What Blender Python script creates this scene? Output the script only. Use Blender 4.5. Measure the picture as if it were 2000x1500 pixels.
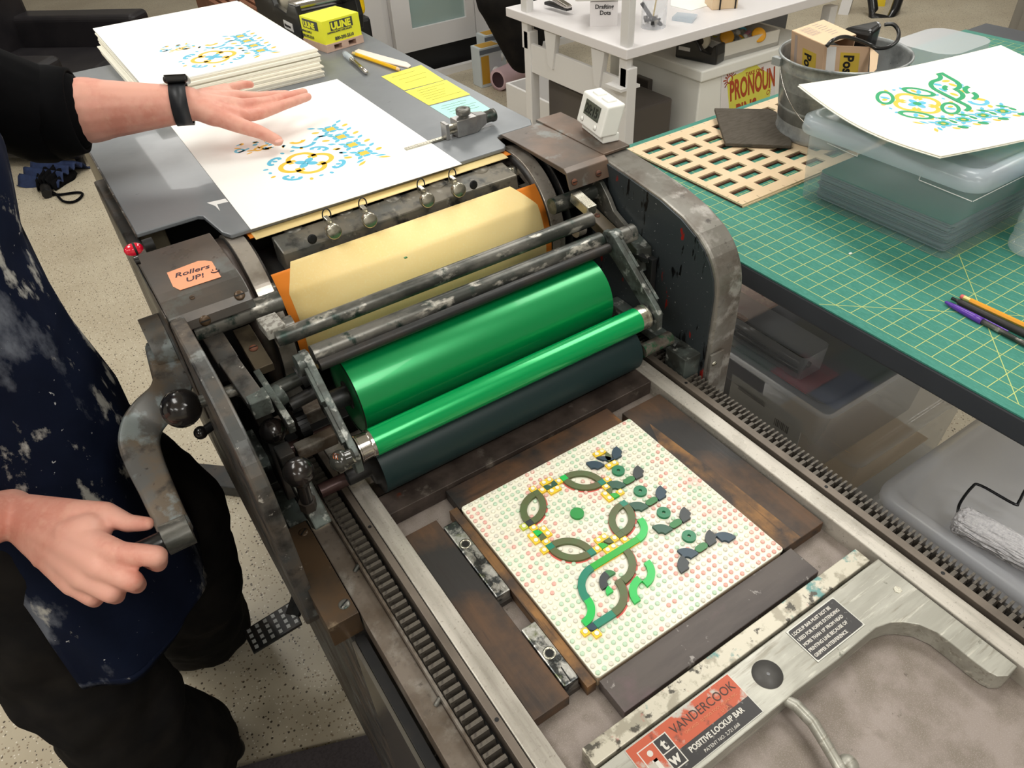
import bpy, bmesh, math, random
import numpy as np
from mathutils import Vector, Matrix
random.seed(7)
PI = math.pi
SC = bpy.context.scene
COL = SC.collection
for o in list(bpy.data.objects): bpy.data.objects.remove(o)

# ------------------------------------------------------------------ camera
# metres; origin at the corner of the studded plate, X across the press, Y along the bed, Z up from the bed
RC = Matrix(((0.8335002, -0.5502045, -0.0505220), (-0.3901965, -0.5214241, -0.7588568), (0.3911831, 0.6522208, -0.6492949)))
CP = Vector((-0.233309, -0.269176, 0.690448))
FPX = 1455.436
RT = RC.transposed()
cam_d = bpy.data.cameras.new('camera'); cam = bpy.data.objects.new('camera', cam_d); COL.objects.link(cam)
cam_d.sensor_fit = 'HORIZONTAL'; cam_d.sensor_width = 36.0; cam_d.lens = FPX/2000*36
cam_d.clip_start = 0.02; cam_d.clip_end = 60
m4 = Matrix.Identity(4)
for i in range(3):
    m4[i][0] = RC[0][i]; m4[i][1] = -RC[1][i]; m4[i][2] = -RC[2][i]; m4[i][3] = CP[i]
cam.matrix_world = m4
SC.camera = cam
SC.view_settings.view_transform = 'Standard'; SC.view_settings.look = 'None'
SC.view_settings.gamma = 1.0; SC.view_settings.use_curve_mapping = False
SC.view_settings.exposure = -0.72

FLOOR = -0.87
def ray(u, v): return RT @ Vector(((u-1000)/FPX, (v-750)/FPX, 1.0))
def az(u, v, z):
    d = ray(u, v); return CP + d*((z-CP.z)/d.z)
def ax(u, v, x):
    d = ray(u, v); return CP + d*((x-CP.x)/d.x)
def ay(u, v, y):
    d = ray(u, v); return CP + d*((y-CP.y)/d.y)
def ad(u, v, d): return CP + ray(u, v)*d

# ------------------------------------------------------------------ light
w = bpy.data.worlds.new('world'); SC.world = w; w.use_nodes = True
w.node_tree.nodes['Background'].inputs[0].default_value = (0.9, 0.93, 1.0, 1)
w.node_tree.nodes['Background'].inputs[1].default_value = 0.30
PANELS = [(-2.2, -1.6), (-3.6, -.6), (-3.4, 1.6), (-.6, -2.8), (0.35, -1.1), (-0.9, 0.9), (1.3, 0.75), (3.4, -0.6), (-0.7, 3.0), (1.6, 3.1), (3.9, 2.2), (0.6, 5.4), (3.2, 5.2), (5.6, 3.6)]
CEIL = 1.95
for i, (x, y) in enumerate(PANELS):
    ld = bpy.data.lights.new('ceiling_panel_light', 'AREA'); ld.shape = 'RECTANGLE'
    ld.size = 0.55; ld.size_y = 1.2; ld.energy = 27; ld.color = (1.0, 0.985, 0.95)
    lo = bpy.data.objects.new('ceiling_panel_light', ld); COL.objects.link(lo); lo.location = (x, y, CEIL-0.03)

# ------------------------------------------------------------------ materials
def lin(c):
    o = []
    for v in c[:3]:
        v /= 255.0
        o.append(v/12.92 if v <= 0.04045 else ((v+0.055)/1.055)**2.4)
    return (o[0], o[1], o[2], 1.0)
MATS = {}
def M(name, col, rough=0.5, metal=0.0, layers=(), bump=None, coat=0.0, alpha=1.0, trans=0.0, ior=1.45, emit=0.0, rn=None, spec=0.5, coord='Object', sub=0.0, aniso=0.0):
    """col in 0-255 sRGB. layers: (scale, detail, lo, hi, colour, (sx,sy,sz))"""
    if .4 <= metal <= .8: metal *= .55
    m = bpy.data.materials.new(name); m.use_nodes = True; nt = m.node_tree; N = nt.nodes; L = nt.links
    b = N['Principled BSDF']
    b.inputs['Base Color'].default_value = lin(col); b.inputs['Roughness'].default_value = rough
    b.inputs['Metallic'].default_value = metal; b.inputs['Coat Weight'].default_value = coat
    b.inputs['Alpha'].default_value = alpha; b.inputs['Transmission Weight'].default_value = trans
    b.inputs['IOR'].default_value = ior; b.inputs['Specular IOR Level'].default_value = spec
    if sub: b.inputs['Subsurface Weight'].default_value = sub; b.inputs['Subsurface Radius'].default_value = (0.01, 0.004, 0.002)
    if aniso: b.inputs['Anisotropic'].default_value = aniso
    if emit: b.inputs['Emission Color'].default_value = lin(col); b.inputs['Emission Strength'].default_value = emit
    if layers or bump or rn:
        tc = N.new('ShaderNodeTexCoord')
        gp = N.new('ShaderNodeNewGeometry')
        src = gp.outputs['Position'] if coord == 'World' else tc.outputs[coord]
        def noise(scale, detail, st=(1, 1, 1), rough_=0.6):
            mp = N.new('ShaderNodeMapping'); mp.inputs['Scale'].default_value = st; L.new(src, mp.inputs['Vector'])
            n = N.new('ShaderNodeTexNoise'); n.inputs['Scale'].default_value = scale; n.inputs['Detail'].default_value = detail
            n.inputs['Roughness'].default_value = rough_
            L.new(mp.outputs[0], n.inputs['Vector']); return n
        prev = None
        for i, ly in enumerate(layers):
            sc, det, lo, hi, c2 = ly[:5]; st = ly[5] if len(ly) > 5 else (1, 1, 1)
            n = noise(sc, det, st)
            if i:
                n.noise_dimensions = '4D'; n.inputs['W'].default_value = i*3.7
            r = N.new('ShaderNodeMapRange'); r.inputs[1].default_value = lo; r.inputs[2].default_value = hi
            L.new(n.outputs[0], r.inputs[0])
            mx = N.new('ShaderNodeMix'); mx.data_type = 'RGBA'
            L.new(r.outputs[0], mx.inputs[0])
            if prev is None: mx.inputs[6].default_value = lin(col)
            else: L.new(prev, mx.inputs[6])
            mx.inputs[7].default_value = lin(c2); prev = mx.outputs[2]
        if prev is not None: L.new(prev, b.inputs['Base Color'])
        if rn:
            n = noise(rn[0], 4); r = N.new('ShaderNodeMapRange'); r.inputs[1].default_value = 0.3; r.inputs[2].default_value = 0.7
            r.inputs[3].default_value = rn[1]; r.inputs[4].default_value = rn[2]
            L.new(n.outputs[0], r.inputs[0]); L.new(r.outputs[0], b.inputs['Roughness'])
        if bump:
            n = noise(bump[0], 3, bump[2] if len(bump) > 2 else (1, 1, 1))
            bp = N.new('ShaderNodeBump'); bp.inputs['Strength'].default_value = bump[1]; bp.inputs['Distance'].default_value = 0.001
            L.new(n.outputs[0], bp.inputs['Height']); L.new(bp.outputs[0], b.inputs['Normal'])
    MATS[name] = m
    return m

# ------------------------------------------------------------------ mesh builder
def frame(d):
    d = d.normalized(); a = Vector((0, 0, 1)) if abs(d.z) < 0.9 else Vector((0, 1, 0))
    u = a.cross(d).normalized(); return u, d.cross(u).normalized()
class MB:
    def __init__(s): s.v = []; s.f = []; s.s = []
    def add(s, V, F, smooth=False):
        n = len(s.v); s.v += [tuple(p) for p in V]
        for f in F: s.f.append(tuple(i+n for i in f)); s.s.append(smooth)
        return s
    def hexa(s, P):  # 8 points: bottom 4 ccw, top 4
        return s.add(P, [(3, 2, 1, 0), (4, 5, 6, 7), (0, 1, 5, 4), (1, 2, 6, 5), (2, 3, 7, 6), (3, 0, 4, 7)])
    def box(s, x0, x1, y0, y1, z0, z1):
        return s.hexa([(x0, y0, z0), (x1, y0, z0), (x1, y1, z0), (x0, y1, z0), (x0, y0, z1), (x1, y0, z1), (x1, y1, z1), (x0, y1, z1)])
    def obox(s, c, X, Y, Z):
        c = Vector(c); X = Vector(X); Y = Vector(Y); Z = Vector(Z)
        return s.hexa([c-X-Y-Z, c+X-Y-Z, c+X+Y-Z, c-X+Y-Z, c-X-Y+Z, c+X-Y+Z, c+X+Y+Z, c-X+Y+Z])
    def bar(s, a, b, w, h, up=(0, 0, 1)):  # bar from a to b, width w across, height h along up
        a = Vector(a); b = Vector(b); d = (b-a); u = d.cross(Vector(up)).normalized(); n = u.cross(d).normalized()
        return s.obox((a+b)/2, u*(w/2), d/2, n*(h/2))
    def cyl(s, a, b, r, r2=None, n=24, caps=True):
        a = Vector(a); b = Vector(b); r2 = r if r2 is None else r2; u, v = frame(b-a); V = []
        for i in range(n):
            t = 2*PI*i/n; d = u*math.cos(t)+v*math.sin(t); V += [a+d*r, b+d*r2]
        s.add(V, [(2*i, 2*((i+1) % n), 2*((i+1) % n)+1, 2*i+1) for i in range(n)], True)
        if caps: s.add([V[2*i] for i in range(n)], [tuple(range(n-1, -1, -1))]); s.add([V[2*i+1] for i in range(n)], [tuple(range(n))])
        return s
    def lathe(s, prof, o, axis=(0, 0, 1), n=28, a0=0, a1=2*PI, smooth=True):  # prof [(r,h)]
        o = Vector(o); w = Vector(axis).normalized(); u, v = frame(w); full = abs(a1-a0-2*PI) < 1e-6
        k = n if full else n+1; V = []
        for i in range(k):
            t = a0+(a1-a0)*i/n; d = u*math.cos(t)+v*math.sin(t)
            for r, h in prof: V.append(o+d*r+w*h)
        P = len(prof); F = []
        for i in range(n):
            j = (i+1) % k
            for q in range(P-1): F.append((i*P+q, j*P+q, j*P+q+1, i*P+q+1))
        return s.add(V, F, smooth)
    def tube(s, pts, r, n=10, closed=False, caps=True):
        P = [Vector(p) for p in pts]; k = len(P); R = r if isinstance(r, (list, tuple)) else [r]*k; V = []
        up = None
        for i in range(k):
            if closed: t = P[(i+1) % k]-P[i-1]
            else: t = P[min(i+1, k-1)]-P[max(i-1, 0)]
            t.normalize()
            if up is None: up = frame(t)[0]
            up = (up-t*up.dot(t)).normalized(); q = t.cross(up)
            for j in range(n):
                a = 2*PI*j/n; V.append(P[i]+(up*math.cos(a)+q*math.sin(a))*R[i])
        F = []
        for i in range(k if closed else k-1):
            ii = (i+1) % k
            for j in range(n): F.append((i*n+j, i*n+(j+1) % n, ii*n+(j+1) % n, ii*n+j))
        s.add(V, F, True)
        if caps and not closed: s.add(V[:n], [tuple(range(n-1, -1, -1))]); s.add(V[-n:], [tuple(range(n))])
        return s
    def prism(s, poly, lo, hi, plane='XY'):
        f = {'XY': lambda a, b, c: (a, b, c), 'YZ': lambda a, b, c: (c, a, b), 'XZ': lambda a, b, c: (a, c, b)}[plane]
        A = sum(poly[i][0]*poly[(i+1) % len(poly)][1]-poly[(i+1) % len(poly)][0]*poly[i][1] for i in range(len(poly)))
        if (A < 0) != (plane == 'XZ'): poly = poly[::-1]
        n = len(poly); V = [f(a, b, lo) for a, b in poly]+[f(a, b, hi) for a, b in poly]
        return s.add(V, [tuple(range(n-1, -1, -1)), tuple(range(n, 2*n))]+[(i, (i+1) % n, (i+1) % n+n, i+n) for i in range(n)])
    def strip(s, A, B, lo, hi):  # flat band between polylines A and B (2d), extruded in z
        n = len(A); V = []
        for z in (lo, hi):
            V += [(a[0], a[1], z) for a in A]+[(b[0], b[1], z) for b in B]
        F = []
        for i in range(n-1):
            F += [(i, i+1, n+i+1, n+i), (2*n+i, 3*n+i, 3*n+i+1, 2*n+i+1), (i, 2*n+i, 2*n+i+1, i+1), (n+i, n+i+1, 3*n+i+1, 3*n+i)]
        F += [(0, n, 3*n, 2*n), (n-1, 3*n-1, 4*n-1, 2*n-1)]
        return s.add(V, F)
    def ball(s, c, r, n=20, m=12, sc=(1, 1, 1)):
        c = Vector(c); V = []; F = []
        for i in range(1, m):
            a = PI*i/m
            for j in range(n):
                b = 2*PI*j/n; V.append(c+Vector((r*sc[0]*math.sin(a)*math.cos(b), r*sc[1]*math.sin(a)*math.sin(b), r*sc[2]*math.cos(a))))
        V += [c+Vector((0, 0, r*sc[2])), c-Vector((0, 0, r*sc[2]))]; t = len(V)-2
        for i in range(m-2):
            for j in range(n): F.append((i*n+j, (i+1)*n+j, (i+1)*n+(j+1) % n, i*n+(j+1) % n))
        for j in range(n): F += [(t, j, (j+1) % n), (t+1, (m-2)*n+(j+1) % n, (m-2)*n+j)]
        return s.add(V, F, True)
    def build(s, name, mat, parent=None, bevel=0, seg=2, local=False, fix=True, solid=0):
        me = bpy.data.meshes.new(name)
        V = s.v; o = Vector((0, 0, 0)); base = Vector((0, 0, 0))
        if not local:
            if parent is not None: base = wloc(parent)
            else:
                xs = [p[0] for p in V]; ys = [p[1] for p in V]; zs = [p[2] for p in V]
                base = Vector(((min(xs)+max(xs))/2, (min(ys)+max(ys))/2, min(zs)))
            V = [(p[0]-base.x, p[1]-base.y, p[2]-base.z) for p in V]
        me.from_pydata(V, [], s.f); me.polygons.foreach_set('use_smooth', s.s)
        if fix:
            bm = bmesh.new(); bm.from_mesh(me); bmesh.ops.recalc_face_normals(bm, faces=bm.faces); bm.to_mesh(me); bm.free()
        me.update()
        ob = bpy.data.objects.new(name, me); COL.objects.link(ob)
        if mat is not None: me.materials.append(mat if not isinstance(mat, str) else MATS[mat])
        if parent is not None: ob.parent = parent
        elif not local: ob.location = base
        if bevel:
            md = ob.modifiers.new('bevel', 'BEVEL'); md.width = bevel; md.segments = seg; md.limit_method = 'ANGLE'; md.angle_limit = 0.7
            md.use_clamp_overlap = True
        if solid:
            md = ob.modifiers.new('solid', 'SOLIDIFY'); md.thickness = solid; md.offset = 0
        return ob
def wloc(o):
    p = Vector((0, 0, 0))
    while o is not None: p += o.location; o = o.parent
    return p
def tag(o, label=None, cat=None, group=None, kind=None):
    if label: o['label'] = label
    if cat: o['category'] = cat
    if group: o['group'] = group
    if kind: o['kind'] = kind
    return o
def thing(name, label, cat, loc, group=None):
    o = bpy.data.objects.new(name, None); COL.objects.link(o); o.location = loc; o.empty_display_size = 0.02
    return tag(o, label, cat, group)
def struct(name, mb, mat, parent=None, **k):
    o = mb.build(name, mat, parent, **k)
    if parent is None: o['kind'] = 'structure'
    return o
def text_mesh(txt, size, origin, ux, uy, mat, parent, name='lettering', lift=0.0002, extr=0.0001, align='LEFT', shear=0.0, bold=0.0, spacing=1.0, sx=1.0):
    cu = bpy.data.curves.new('t', 'FONT'); cu.body = txt; cu.size = size; cu.extrude = extr; cu.align_x = align; cu.shear = shear; cu.offset = bold
    cu.space_character = spacing; cu.resolution_u = 3
    to = bpy.data.objects.new('t', cu); COL.objects.link(to)
    dg = bpy.context.evaluated_depsgraph_get(); me = bpy.data.meshes.new_from_object(to.evaluated_get(dg))
    bpy.data.objects.remove(to); bpy.data.curves.remove(cu)
    ux = Vector(ux).normalized(); uy = Vector(uy).normalized(); n = ux.cross(uy).normalized(); o = Vector(origin)
    base = wloc(parent) if parent else Vector((0, 0, 0))
    for v in me.vertices:
        c = v.co.copy(); v.co = o+ux*(c.x*sx)+uy*c.y+n*(c.z+lift)-base
    me.materials.clear(); me.materials.append(MATS[mat] if isinstance(mat, str) else mat)
    ob = bpy.data.objects.new(name, me); COL.objects.link(ob); ob.parent = parent
    return ob
def copy_tree(o, parent=None):
    c = o.copy(); COL.objects.link(c); c.parent = parent
    for ch in list(o.children): copy_tree(ch, c)
    return c
def arc(cx, cy, r, a0, a1, n=12): return [(cx+r*math.cos(a0+(a1-a0)*i/n), cy+r*math.sin(a0+(a1-a0)*i/n)) for i in range(n+1)]
def rrect(x0, x1, y0, y1, r, n=5):
    return arc(x1-r, y0+r, r, -PI/2, 0, n)+arc(x1-r, y1-r, r, 0, PI/2, n)+arc(x0+r, y1-r, r, PI/2, PI, n)+arc(x0+r, y0+r, r, PI, 1.5*PI, n)
# ------------------------------------------------------------------ material library
M('cast_iron', (78, 79, 78), 0.42, 0.65, [(14, 8, .42, .6, (98, 88, 78)), (34, 8, .50, .64, (46, 44, 42)), (24, 8, .60, .66, (128, 132, 130)), (90, 6, .64, .69, (176, 172, 164))], (90, .12), rn=(14, .3, .55))
M('dark_iron', (44, 45, 45), 0.4, 0.6, [(10, 6, .45, .65, (62, 54, 48)), (40, 6, .6, .72, (26, 26, 26))], (80, .1), rn=(14, .28, .5))
M('black_iron', (20, 20, 21), 0.5, 0.4, [(20, 5, .5, .7, (36, 33, 30))], (80, .1))
M('green_iron', (92, 100, 96), 0.4, 0.6, [(30, 8, .42, .58, (62, 64, 60)), (70, 7, .56, .64, (160, 162, 156)), (40, 7, .58, .66, (34, 34, 32))], (120, .12))
M('rod_steel', (112, 110, 104), 0.34, 0.8, [(24, 8, .42, .58, (62, 64, 60), (.4, 1, 1)), (60, 8, .56, .64, (176, 172, 162), (.5, 1, 1)), (40, 7, .57, .65, (40, 56, 50))], (120, .1))
M('bright_rail', (190, 184, 174), 0.34, 0.55, [(14, 6, .45, .7, (140, 134, 124), (3, .25, 1)), (300, 4, .58, .75, (120, 112, 100))], (500, .08, (1, .3, 1)), rn=(20, .2, .42))
M('thin_rail', (118, 108, 98), 0.4, 0.75, [(10, 5, .4, .7, (92, 84, 76))], (200, .05))
M('bed_plate', (142, 131, 124), 0.52, 0.45, [(26, 9, .42, .62, (120, 110, 100)), (24, 8, .6, .8, (106, 96, 86)), (900, 3, .5, .8, (160, 150, 144)), (60, 6, .68, .74, (70, 60, 50))], (700, .15), rn=(12, .42, .62))
M('bed_dark', (78, 68, 62), 0.45, 0.5, [(20, 8, .4, .58, (52, 44, 40)), (50, 6, .6, .7, (104, 96, 88)), (40, 5, .66, .72, (96, 50, 34))], (200, .1))
M('ledge', (116, 106, 96), 0.4, 0.6, [(9, 8, .42, .58, (86, 74, 62)), (22, 8, .52, .64, (140, 134, 126)), (130, 6, .56, .7, (90, 82, 74)), (60, 6, .66, .73, (60, 52, 46))], (150, .08), rn=(12, .3, .55))
M('brown_plate', (84, 66, 48), 0.34, 0.6, [(9, 6, .42, .62, (62, 56, 50)), (50, 6, .62, .7, (120, 104, 84))], (90, .1))
M('bearer_ring', (176, 168, 158), 0.33, 0.8, [(18, 5, .45, .65, (128, 116, 104), (1, 1, 1)), (60, 5, .6, .72, (96, 86, 78))], (80, .06), rn=(16, .16, .36))
M('rack_tooth', (94, 88, 80), 0.42, 0.7, [(200, 3, .5, .7, (60, 54, 50))], (200, .08))
M('rack_root', (46, 40, 34), 0.6, 0.4, [(200, 3, .5, .7, (80, 66, 50))])
M('grip_bar', (92, 92, 88), 0.36, 0.7, [(24, 8, .42, .56, (114, 108, 96)), (40, 8, .52, .64, (50, 50, 48)), (80, 7, .6, .68, (140, 136, 126))], (90, .08), rn=(12, .28, .45))
M('nickel', (190, 186, 172), 0.25, 0.9, [(90, 5, .55, .7, (130, 124, 110))])
M('chrome', (205, 200, 195), 0.16, 1.0)
M('feed_grey', (122, 126, 130), 0.36, 0.15, [(6, 5, .5, .75, (110, 114, 118)), (70, 8, .69, .71, (80, 80, 80), (1, 3, 1))], (60, .03), rn=(6, .3, .45), coat=.1)
M('worn_edge', (92, 84, 78), 0.5, 0.4, [(60, 6, .45, .55, (48, 44, 42)), (90, 6, .6, .66, (190, 190, 188))], (90, .2))
M('cover_brown', (92, 82, 74), 0.4, 0.5, [(8, 7, .44, .58, (112, 92, 78)), (14, 7, .56, .62, (122, 124, 120)), (40, 6, .66, .72, (60, 52, 48))], (90, .1), rn=(12, .3, .5))
M('frame_rim', (130, 127, 120), 0.34, 0.75, [(12, 8, .44, .58, (104, 96, 88)), (30, 8, .54, .64, (164, 160, 154)), (60, 7, .6, .68, (84, 80, 76))], (60, .12), rn=(12, .25, .45))
M('frame_inner', (58, 64, 67), 0.36, 0.3, [(60, 5, .60, .63, (12, 12, 14), (1, 1, .22)), (46, 4, .655, .675, (150, 34, 26), (1, 1, .3)), (300, 2, .70, .73, (190, 190, 190))], rn=(10, .3, .5))
M('copper', (196, 110, 66), 0.3, 0.9)
M('black_plastic', (20, 20, 21), 0.3, 0, [(30, 4, .5, .8, (34, 33, 33))], coat=.3)
M('black_knob', (24, 22, 22), 0.22, 0.1, [(30, 5, .5, .75, (46, 36, 32))], coat=.4)
M('brown_shaft', (70, 48, 46), 0.3, 0.6, [(14, 5, .45, .65, (40, 34, 36), (.3, 1, 1)), (60, 5, .64, .7, (140, 120, 112))])
M('tympan', (250, 224, 158), 0.55, 0, [(5, 4, .45, .7, (246, 216, 144)), (300, 3, .5, .8, (250, 228, 168))], (400, .04))
M('orange_sheet', (250, 146, 50), 0.5)
M('orange_pale', (244, 176, 104), 0.5)
M('green_ink', (0, 142, 76), 0.30, 0.38, coat=.2, spec=.8)
M('green_rider', (0, 158, 84), 0.24, 0.5, coat=.2)
M('form_rubber', (26, 46, 48), 0.42, 0.0, [(6, 3, .4, .7, (20, 40, 40), (.2, 1, 1))], spec=.35)
M('wood_dark', (70, 52, 38), 0.5, 0, [(26, 8, .42, .6, (90, 64, 42), (1, .12, 1)), (9, 6, .46, .6, (38, 35, 33)), (80, 5, .56, .7, (34, 28, 24), (1, .08, 1)), (14, 6, .66, .72, (124, 84, 44))], (200, .25, (1, .1, 1)), rn=(12, .38, .6))
M('wood_dark_x', (74, 52, 38), 0.5, 0, [(26, 8, .42, .6, (94, 66, 42), (.12, 1, 1)), (12, 6, .46, .6, (36, 33, 31)), (80, 5, .56, .7, (34, 28, 24), (.08, 1, 1)), (14, 6, .62, .7, (140, 92, 44))], (200, .25, (.1, 1, 1)), rn=(12, .38, .6))
M('wood_orange', (138, 98, 52), 0.5, 0, [(40, 8, .42, .6, (90, 64, 38), (1, .1, 1)), (14, 6, .46, .6, (60, 46, 36)), (120, 5, .58, .7, (50, 34, 22), (1, .06, 1))], (220, .25, (1, .1, 1)))
M('wood_grey', (84, 76, 72), 0.46, 0, [(18, 7, .42, .6, (66, 58, 56), (.2, 1, 1)), (10, 6, .56, .68, (104, 82, 86)), (90, 6, .62, .68, (150, 144, 140))], (200, .15, (.1, 1, 1)))
M('quoin_metal', (74, 76, 76), 0.28, 0.9, [(50, 7, .46, .54, (176, 174, 168)), (26, 6, .58, .66, (84, 92, 40)), (22, 6, .6, .68, (130, 66, 58))], (200, .4), rn=(40, .15, .5))
M('lockup_metal', (172, 170, 160), 0.36, 0.7, [(20, 8, .42, .58, (150, 148, 138), (.2, 1.8, 1)), (200, 6, .54, .66, (132, 128, 116), (.1, 1, 1)), (120, 6, .58, .68, (200, 196, 184), (.1, 1, 1)), (60, 7, .66, .72, (96, 98, 86))], (300, .1, (.15, 1, 1)), rn=(20, .28, .48))
M('lockup_bar', (186, 180, 164), 0.4, 0.5, [(60, 8, .50, .58, (150, 144, 128)), (34, 8, .58, .63, (96, 136, 132)), (70, 8, .58, .63, (76, 72, 64)), (50, 7, .62, .68, (170, 110, 100))], (200, .12))
M('lockup_side', (120, 118, 112), 0.38, 0.7, [(20, 6, .4, .65, (90, 86, 80), (.2, .2, 1))], (90, .1))
M('plate_black', (52, 50, 50), 0.4, 0.3, [(160, 5, .62, .7, (120, 118, 114))])
M('plate_red', (176, 84, 58), 0.42, 0.2, [(30, 7, .54, .6, (172, 166, 156)), (70, 6, .6, .68, (110, 60, 48))])
M('plate_frame', (176, 174, 166), 0.35, 0.7)
M('plate_text', (196, 192, 184), 0.45, 0.3)
M('plate_text_dark', (66, 48, 42), 0.5)
M('plate_text_orange', (206, 132, 96), 0.5)
M('disc_grey', (78, 76, 74), 0.5, 0.4)
M('baseplate', (232, 228, 210), 0.32, 0, [(14, 6, .6, .72, (236, 196, 184)), (16, 5, .64, .74, (206, 226, 204)), (18, 5, .68, .76, (238, 228, 168))], coat=.1)
for nm, c in (('white', (234, 231, 212)), ('red', (226, 170, 158)), ('green', (186, 212, 184)), ('grey', (212, 208, 194))):
    M('stud_'+nm, c, 0.3, 0, [(300, 3, .5, .75, (232, 228, 210))])
M('tile_yellow', (240, 200, 44), 0.35, 0, [(120, 4, .6, .75, (214, 170, 50))])
M('tile_yellowgreen', (196, 206, 70), 0.35)
M('tile_olive', (84, 100, 60), 0.38, 0, [(60, 3, .4, .7, (92, 92, 58))])
M('tile_bright', (20, 184, 78), 0.3)
M('tile_mid', (12, 164, 40), 0.3)
M('tile_teal', (14, 124, 98), 0.33)
M('tile_navy', (34, 60, 76), 0.36)
M('tile_dark', (48, 54, 56), 0.36)
M('tile_ring', (14, 118, 76), 0.33)
M('tile_leaf', (46, 118, 62), 0.35)
M('tile_disc', (32, 142, 62), 0.33)
M('tile_dgreen', (40, 84, 66), 0.35)
M('paper', (247, 247, 243), 0.6, 0, spec=.2)
M('paper_cream', (250, 247, 234), 0.6, 0, spec=.2)
M('paper_edge', (226, 220, 204), 0.7)
M('print_blue', (94, 190, 222), 0.5)
M('print_yellow', (246, 196, 60), 0.5)
M('print_green', (24, 160, 104), 0.5)
M('note_yellow', (246, 236, 84), 0.55)
M('note_mint', (176, 234, 220), 0.55)
M('note_salmon', (246, 164, 124), 0.55)
M('pen_ink', (90, 88, 70), 0.6)
M('marker_ink', (60, 44, 56), 0.6)
M('skin', (232, 174, 156), 0.45, 0, [(14, 5, .45, .65, (216, 146, 128)), (60, 4, .5, .75, (230, 174, 154))], (260, .06), sub=.08, spec=.35)
M('nail', (232, 178, 164), 0.3)
M('shirt', (9, 9, 11), 0.9, 0, [(30, 4, .4, .7, (14, 14, 16))], spec=.1)
M('trouser', (25, 24, 24), 0.92, 0, [(9, 5, .4, .7, (38, 35, 32))], (60, .3), spec=.1)
M('apron', (17, 25, 46), 0.85, 0, [(7, 5, .4, .7, (11, 17, 34)), (15, 6, .56, .66, (104, 108, 118), (.8, .8, .45)), (34, 6, .6, .66, (176, 174, 168), (.7, .7, .4)), (110, 3, .69, .72, (190, 190, 190))], (50, .3), spec=.15)
M('watch_strap', (34, 36, 40), 0.45)
M('watch_glass', (8, 8, 9), 0.08, 0, coat=.6)
M('wood_light', (222, 196, 160), 0.6, 0, [(8, 5, .4, .7, (230, 206, 172), (.3, 1, 1))])
M('burnt_edge', (82, 52, 36), 0.7)
M('sponge', (92, 86, 78), 0.9, 0, [(200, 3, .4, .7, (80, 74, 66), (.2, 1, 1))], (300, .5), spec=.1)
M('galvanized', (168, 172, 172), 0.36, 0.7, [(14, 5, .42, .62, (112, 116, 116)), (40, 4, .55, .7, (160, 160, 158))], rn=(20, .25, .45))
M('bucket_inside', (70, 78, 76), 0.4, 0.7)
M('card_box', (206, 174, 144), 0.7, 0, [(10, 4, .4, .7, (198, 164, 134))])
M('card_light', (224, 196, 162), 0.7)
M('card_grey', (176, 160, 152), 0.7)
M('label_yellow', (206, 176, 66), 0.5)
M('label_white', (226, 224, 222), 0.5)
M('ink_black', (28, 26, 26), 0.5)
M('clear_bin', (232, 240, 248), 0.18, 0, alpha=.27, spec=.6, coat=.2)
M('clear_lid', (214, 226, 236), 0.2, 0, alpha=.5, spec=.6, coat=.2)
M('clear_thin', (230, 234, 240), 0.15, 0, alpha=.34, spec=.7)
M('clear_tub', (214, 216, 222), 0.25, 0, alpha=.5, spec=.5)
M('bottle_pet', (235, 240, 245), 0.05, 0, alpha=.28, spec=.9, coat=.5)
M('bottle_label', (24, 84, 170), 0.4)
M('grey_sheet', (104, 112, 122), 0.5)
M('top_sheet', (44, 100, 90), 0.45)
M('desk_edge', (66, 69, 74), 0.45, 0, [(6, 3, .4, .7, (60, 63, 68))])
M('white_lam', (232, 228, 228), 0.35)
M('white_metal', (226, 224, 222), 0.4)
M('white_plastic', (240, 240, 234), 0.35)
M('grey_white', (200, 196, 192), 0.5)
M('lcd', (54, 60, 50), 0.25, 0, coat=.3)
M('lcd_digit', (16, 18, 16), 0.4)
M('uline_yellow', (240, 240, 60), 0.5)
M('pallet_wood', (206, 176, 158), 0.7, 0, [(40, 5, .4, .7, (190, 156, 138), (.2, 1, 1))])
M('pencil_yellow', (240, 186, 14), 0.3, coat=.3)
M('pencil_orange', (244, 166, 40), 0.3, coat=.3)
M('pencil_wood', (226, 190, 150), 0.6)
M('ferrule', (214, 196, 126), 0.3, 0.7)
M('eraser', (222, 108, 110), 0.6)
M('bone', (240, 226, 214), 0.4)
M('purple', (92, 52, 160), 0.3, coat=.3)
M('leather', (30, 28, 31), 0.42, 0, [(8, 5, .4, .7, (40, 37, 39))], (60, .15), spec=.4)
M('yellow_plastic', (236, 196, 10), 0.4)
M('rust', (116, 70, 48), 0.7, 0, [(40, 5, .4, .7, (70, 44, 34))])
M('cabinet_white', (214, 212, 212), 0.45)
M('glass_cab', (150, 170, 166), 0.1, 0, coat=.5)
M('glass_dark', (92, 110, 108), 0.1, 0, coat=.5)
M('kick_black', (20, 20, 22), 0.5)
M('sock_yellow', (206, 176, 8), 0.7)
M('shoe_blue', (30, 66, 130), 0.6)
M('pink_paper', (214, 184, 190), 0.6)
M('bulb_box', (198, 206, 210), 0.5)
M('bulb_gold', (196, 150, 50), 0.5)
M('sticker_yellow', (226, 222, 90), 0.5)
M('sticker_red', (176, 74, 38), 0.5)
M('pin_pink', (226, 150, 176), 0.4); M('pin_red', (206, 70, 70), 0.4); M('pin_white', (236, 236, 232), 0.4); M('pin_orange', (246, 176, 40), 0.4); M('pin_grey', (120, 124, 126), 0.4)
M('tub_beige', (222, 218, 208), 0.45)
M('brown_block', (82, 76, 72), 0.35)
M('grey_cab', (134, 130, 122), 0.5)
M('grey_dark', (84, 85, 88), 0.6)
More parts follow.
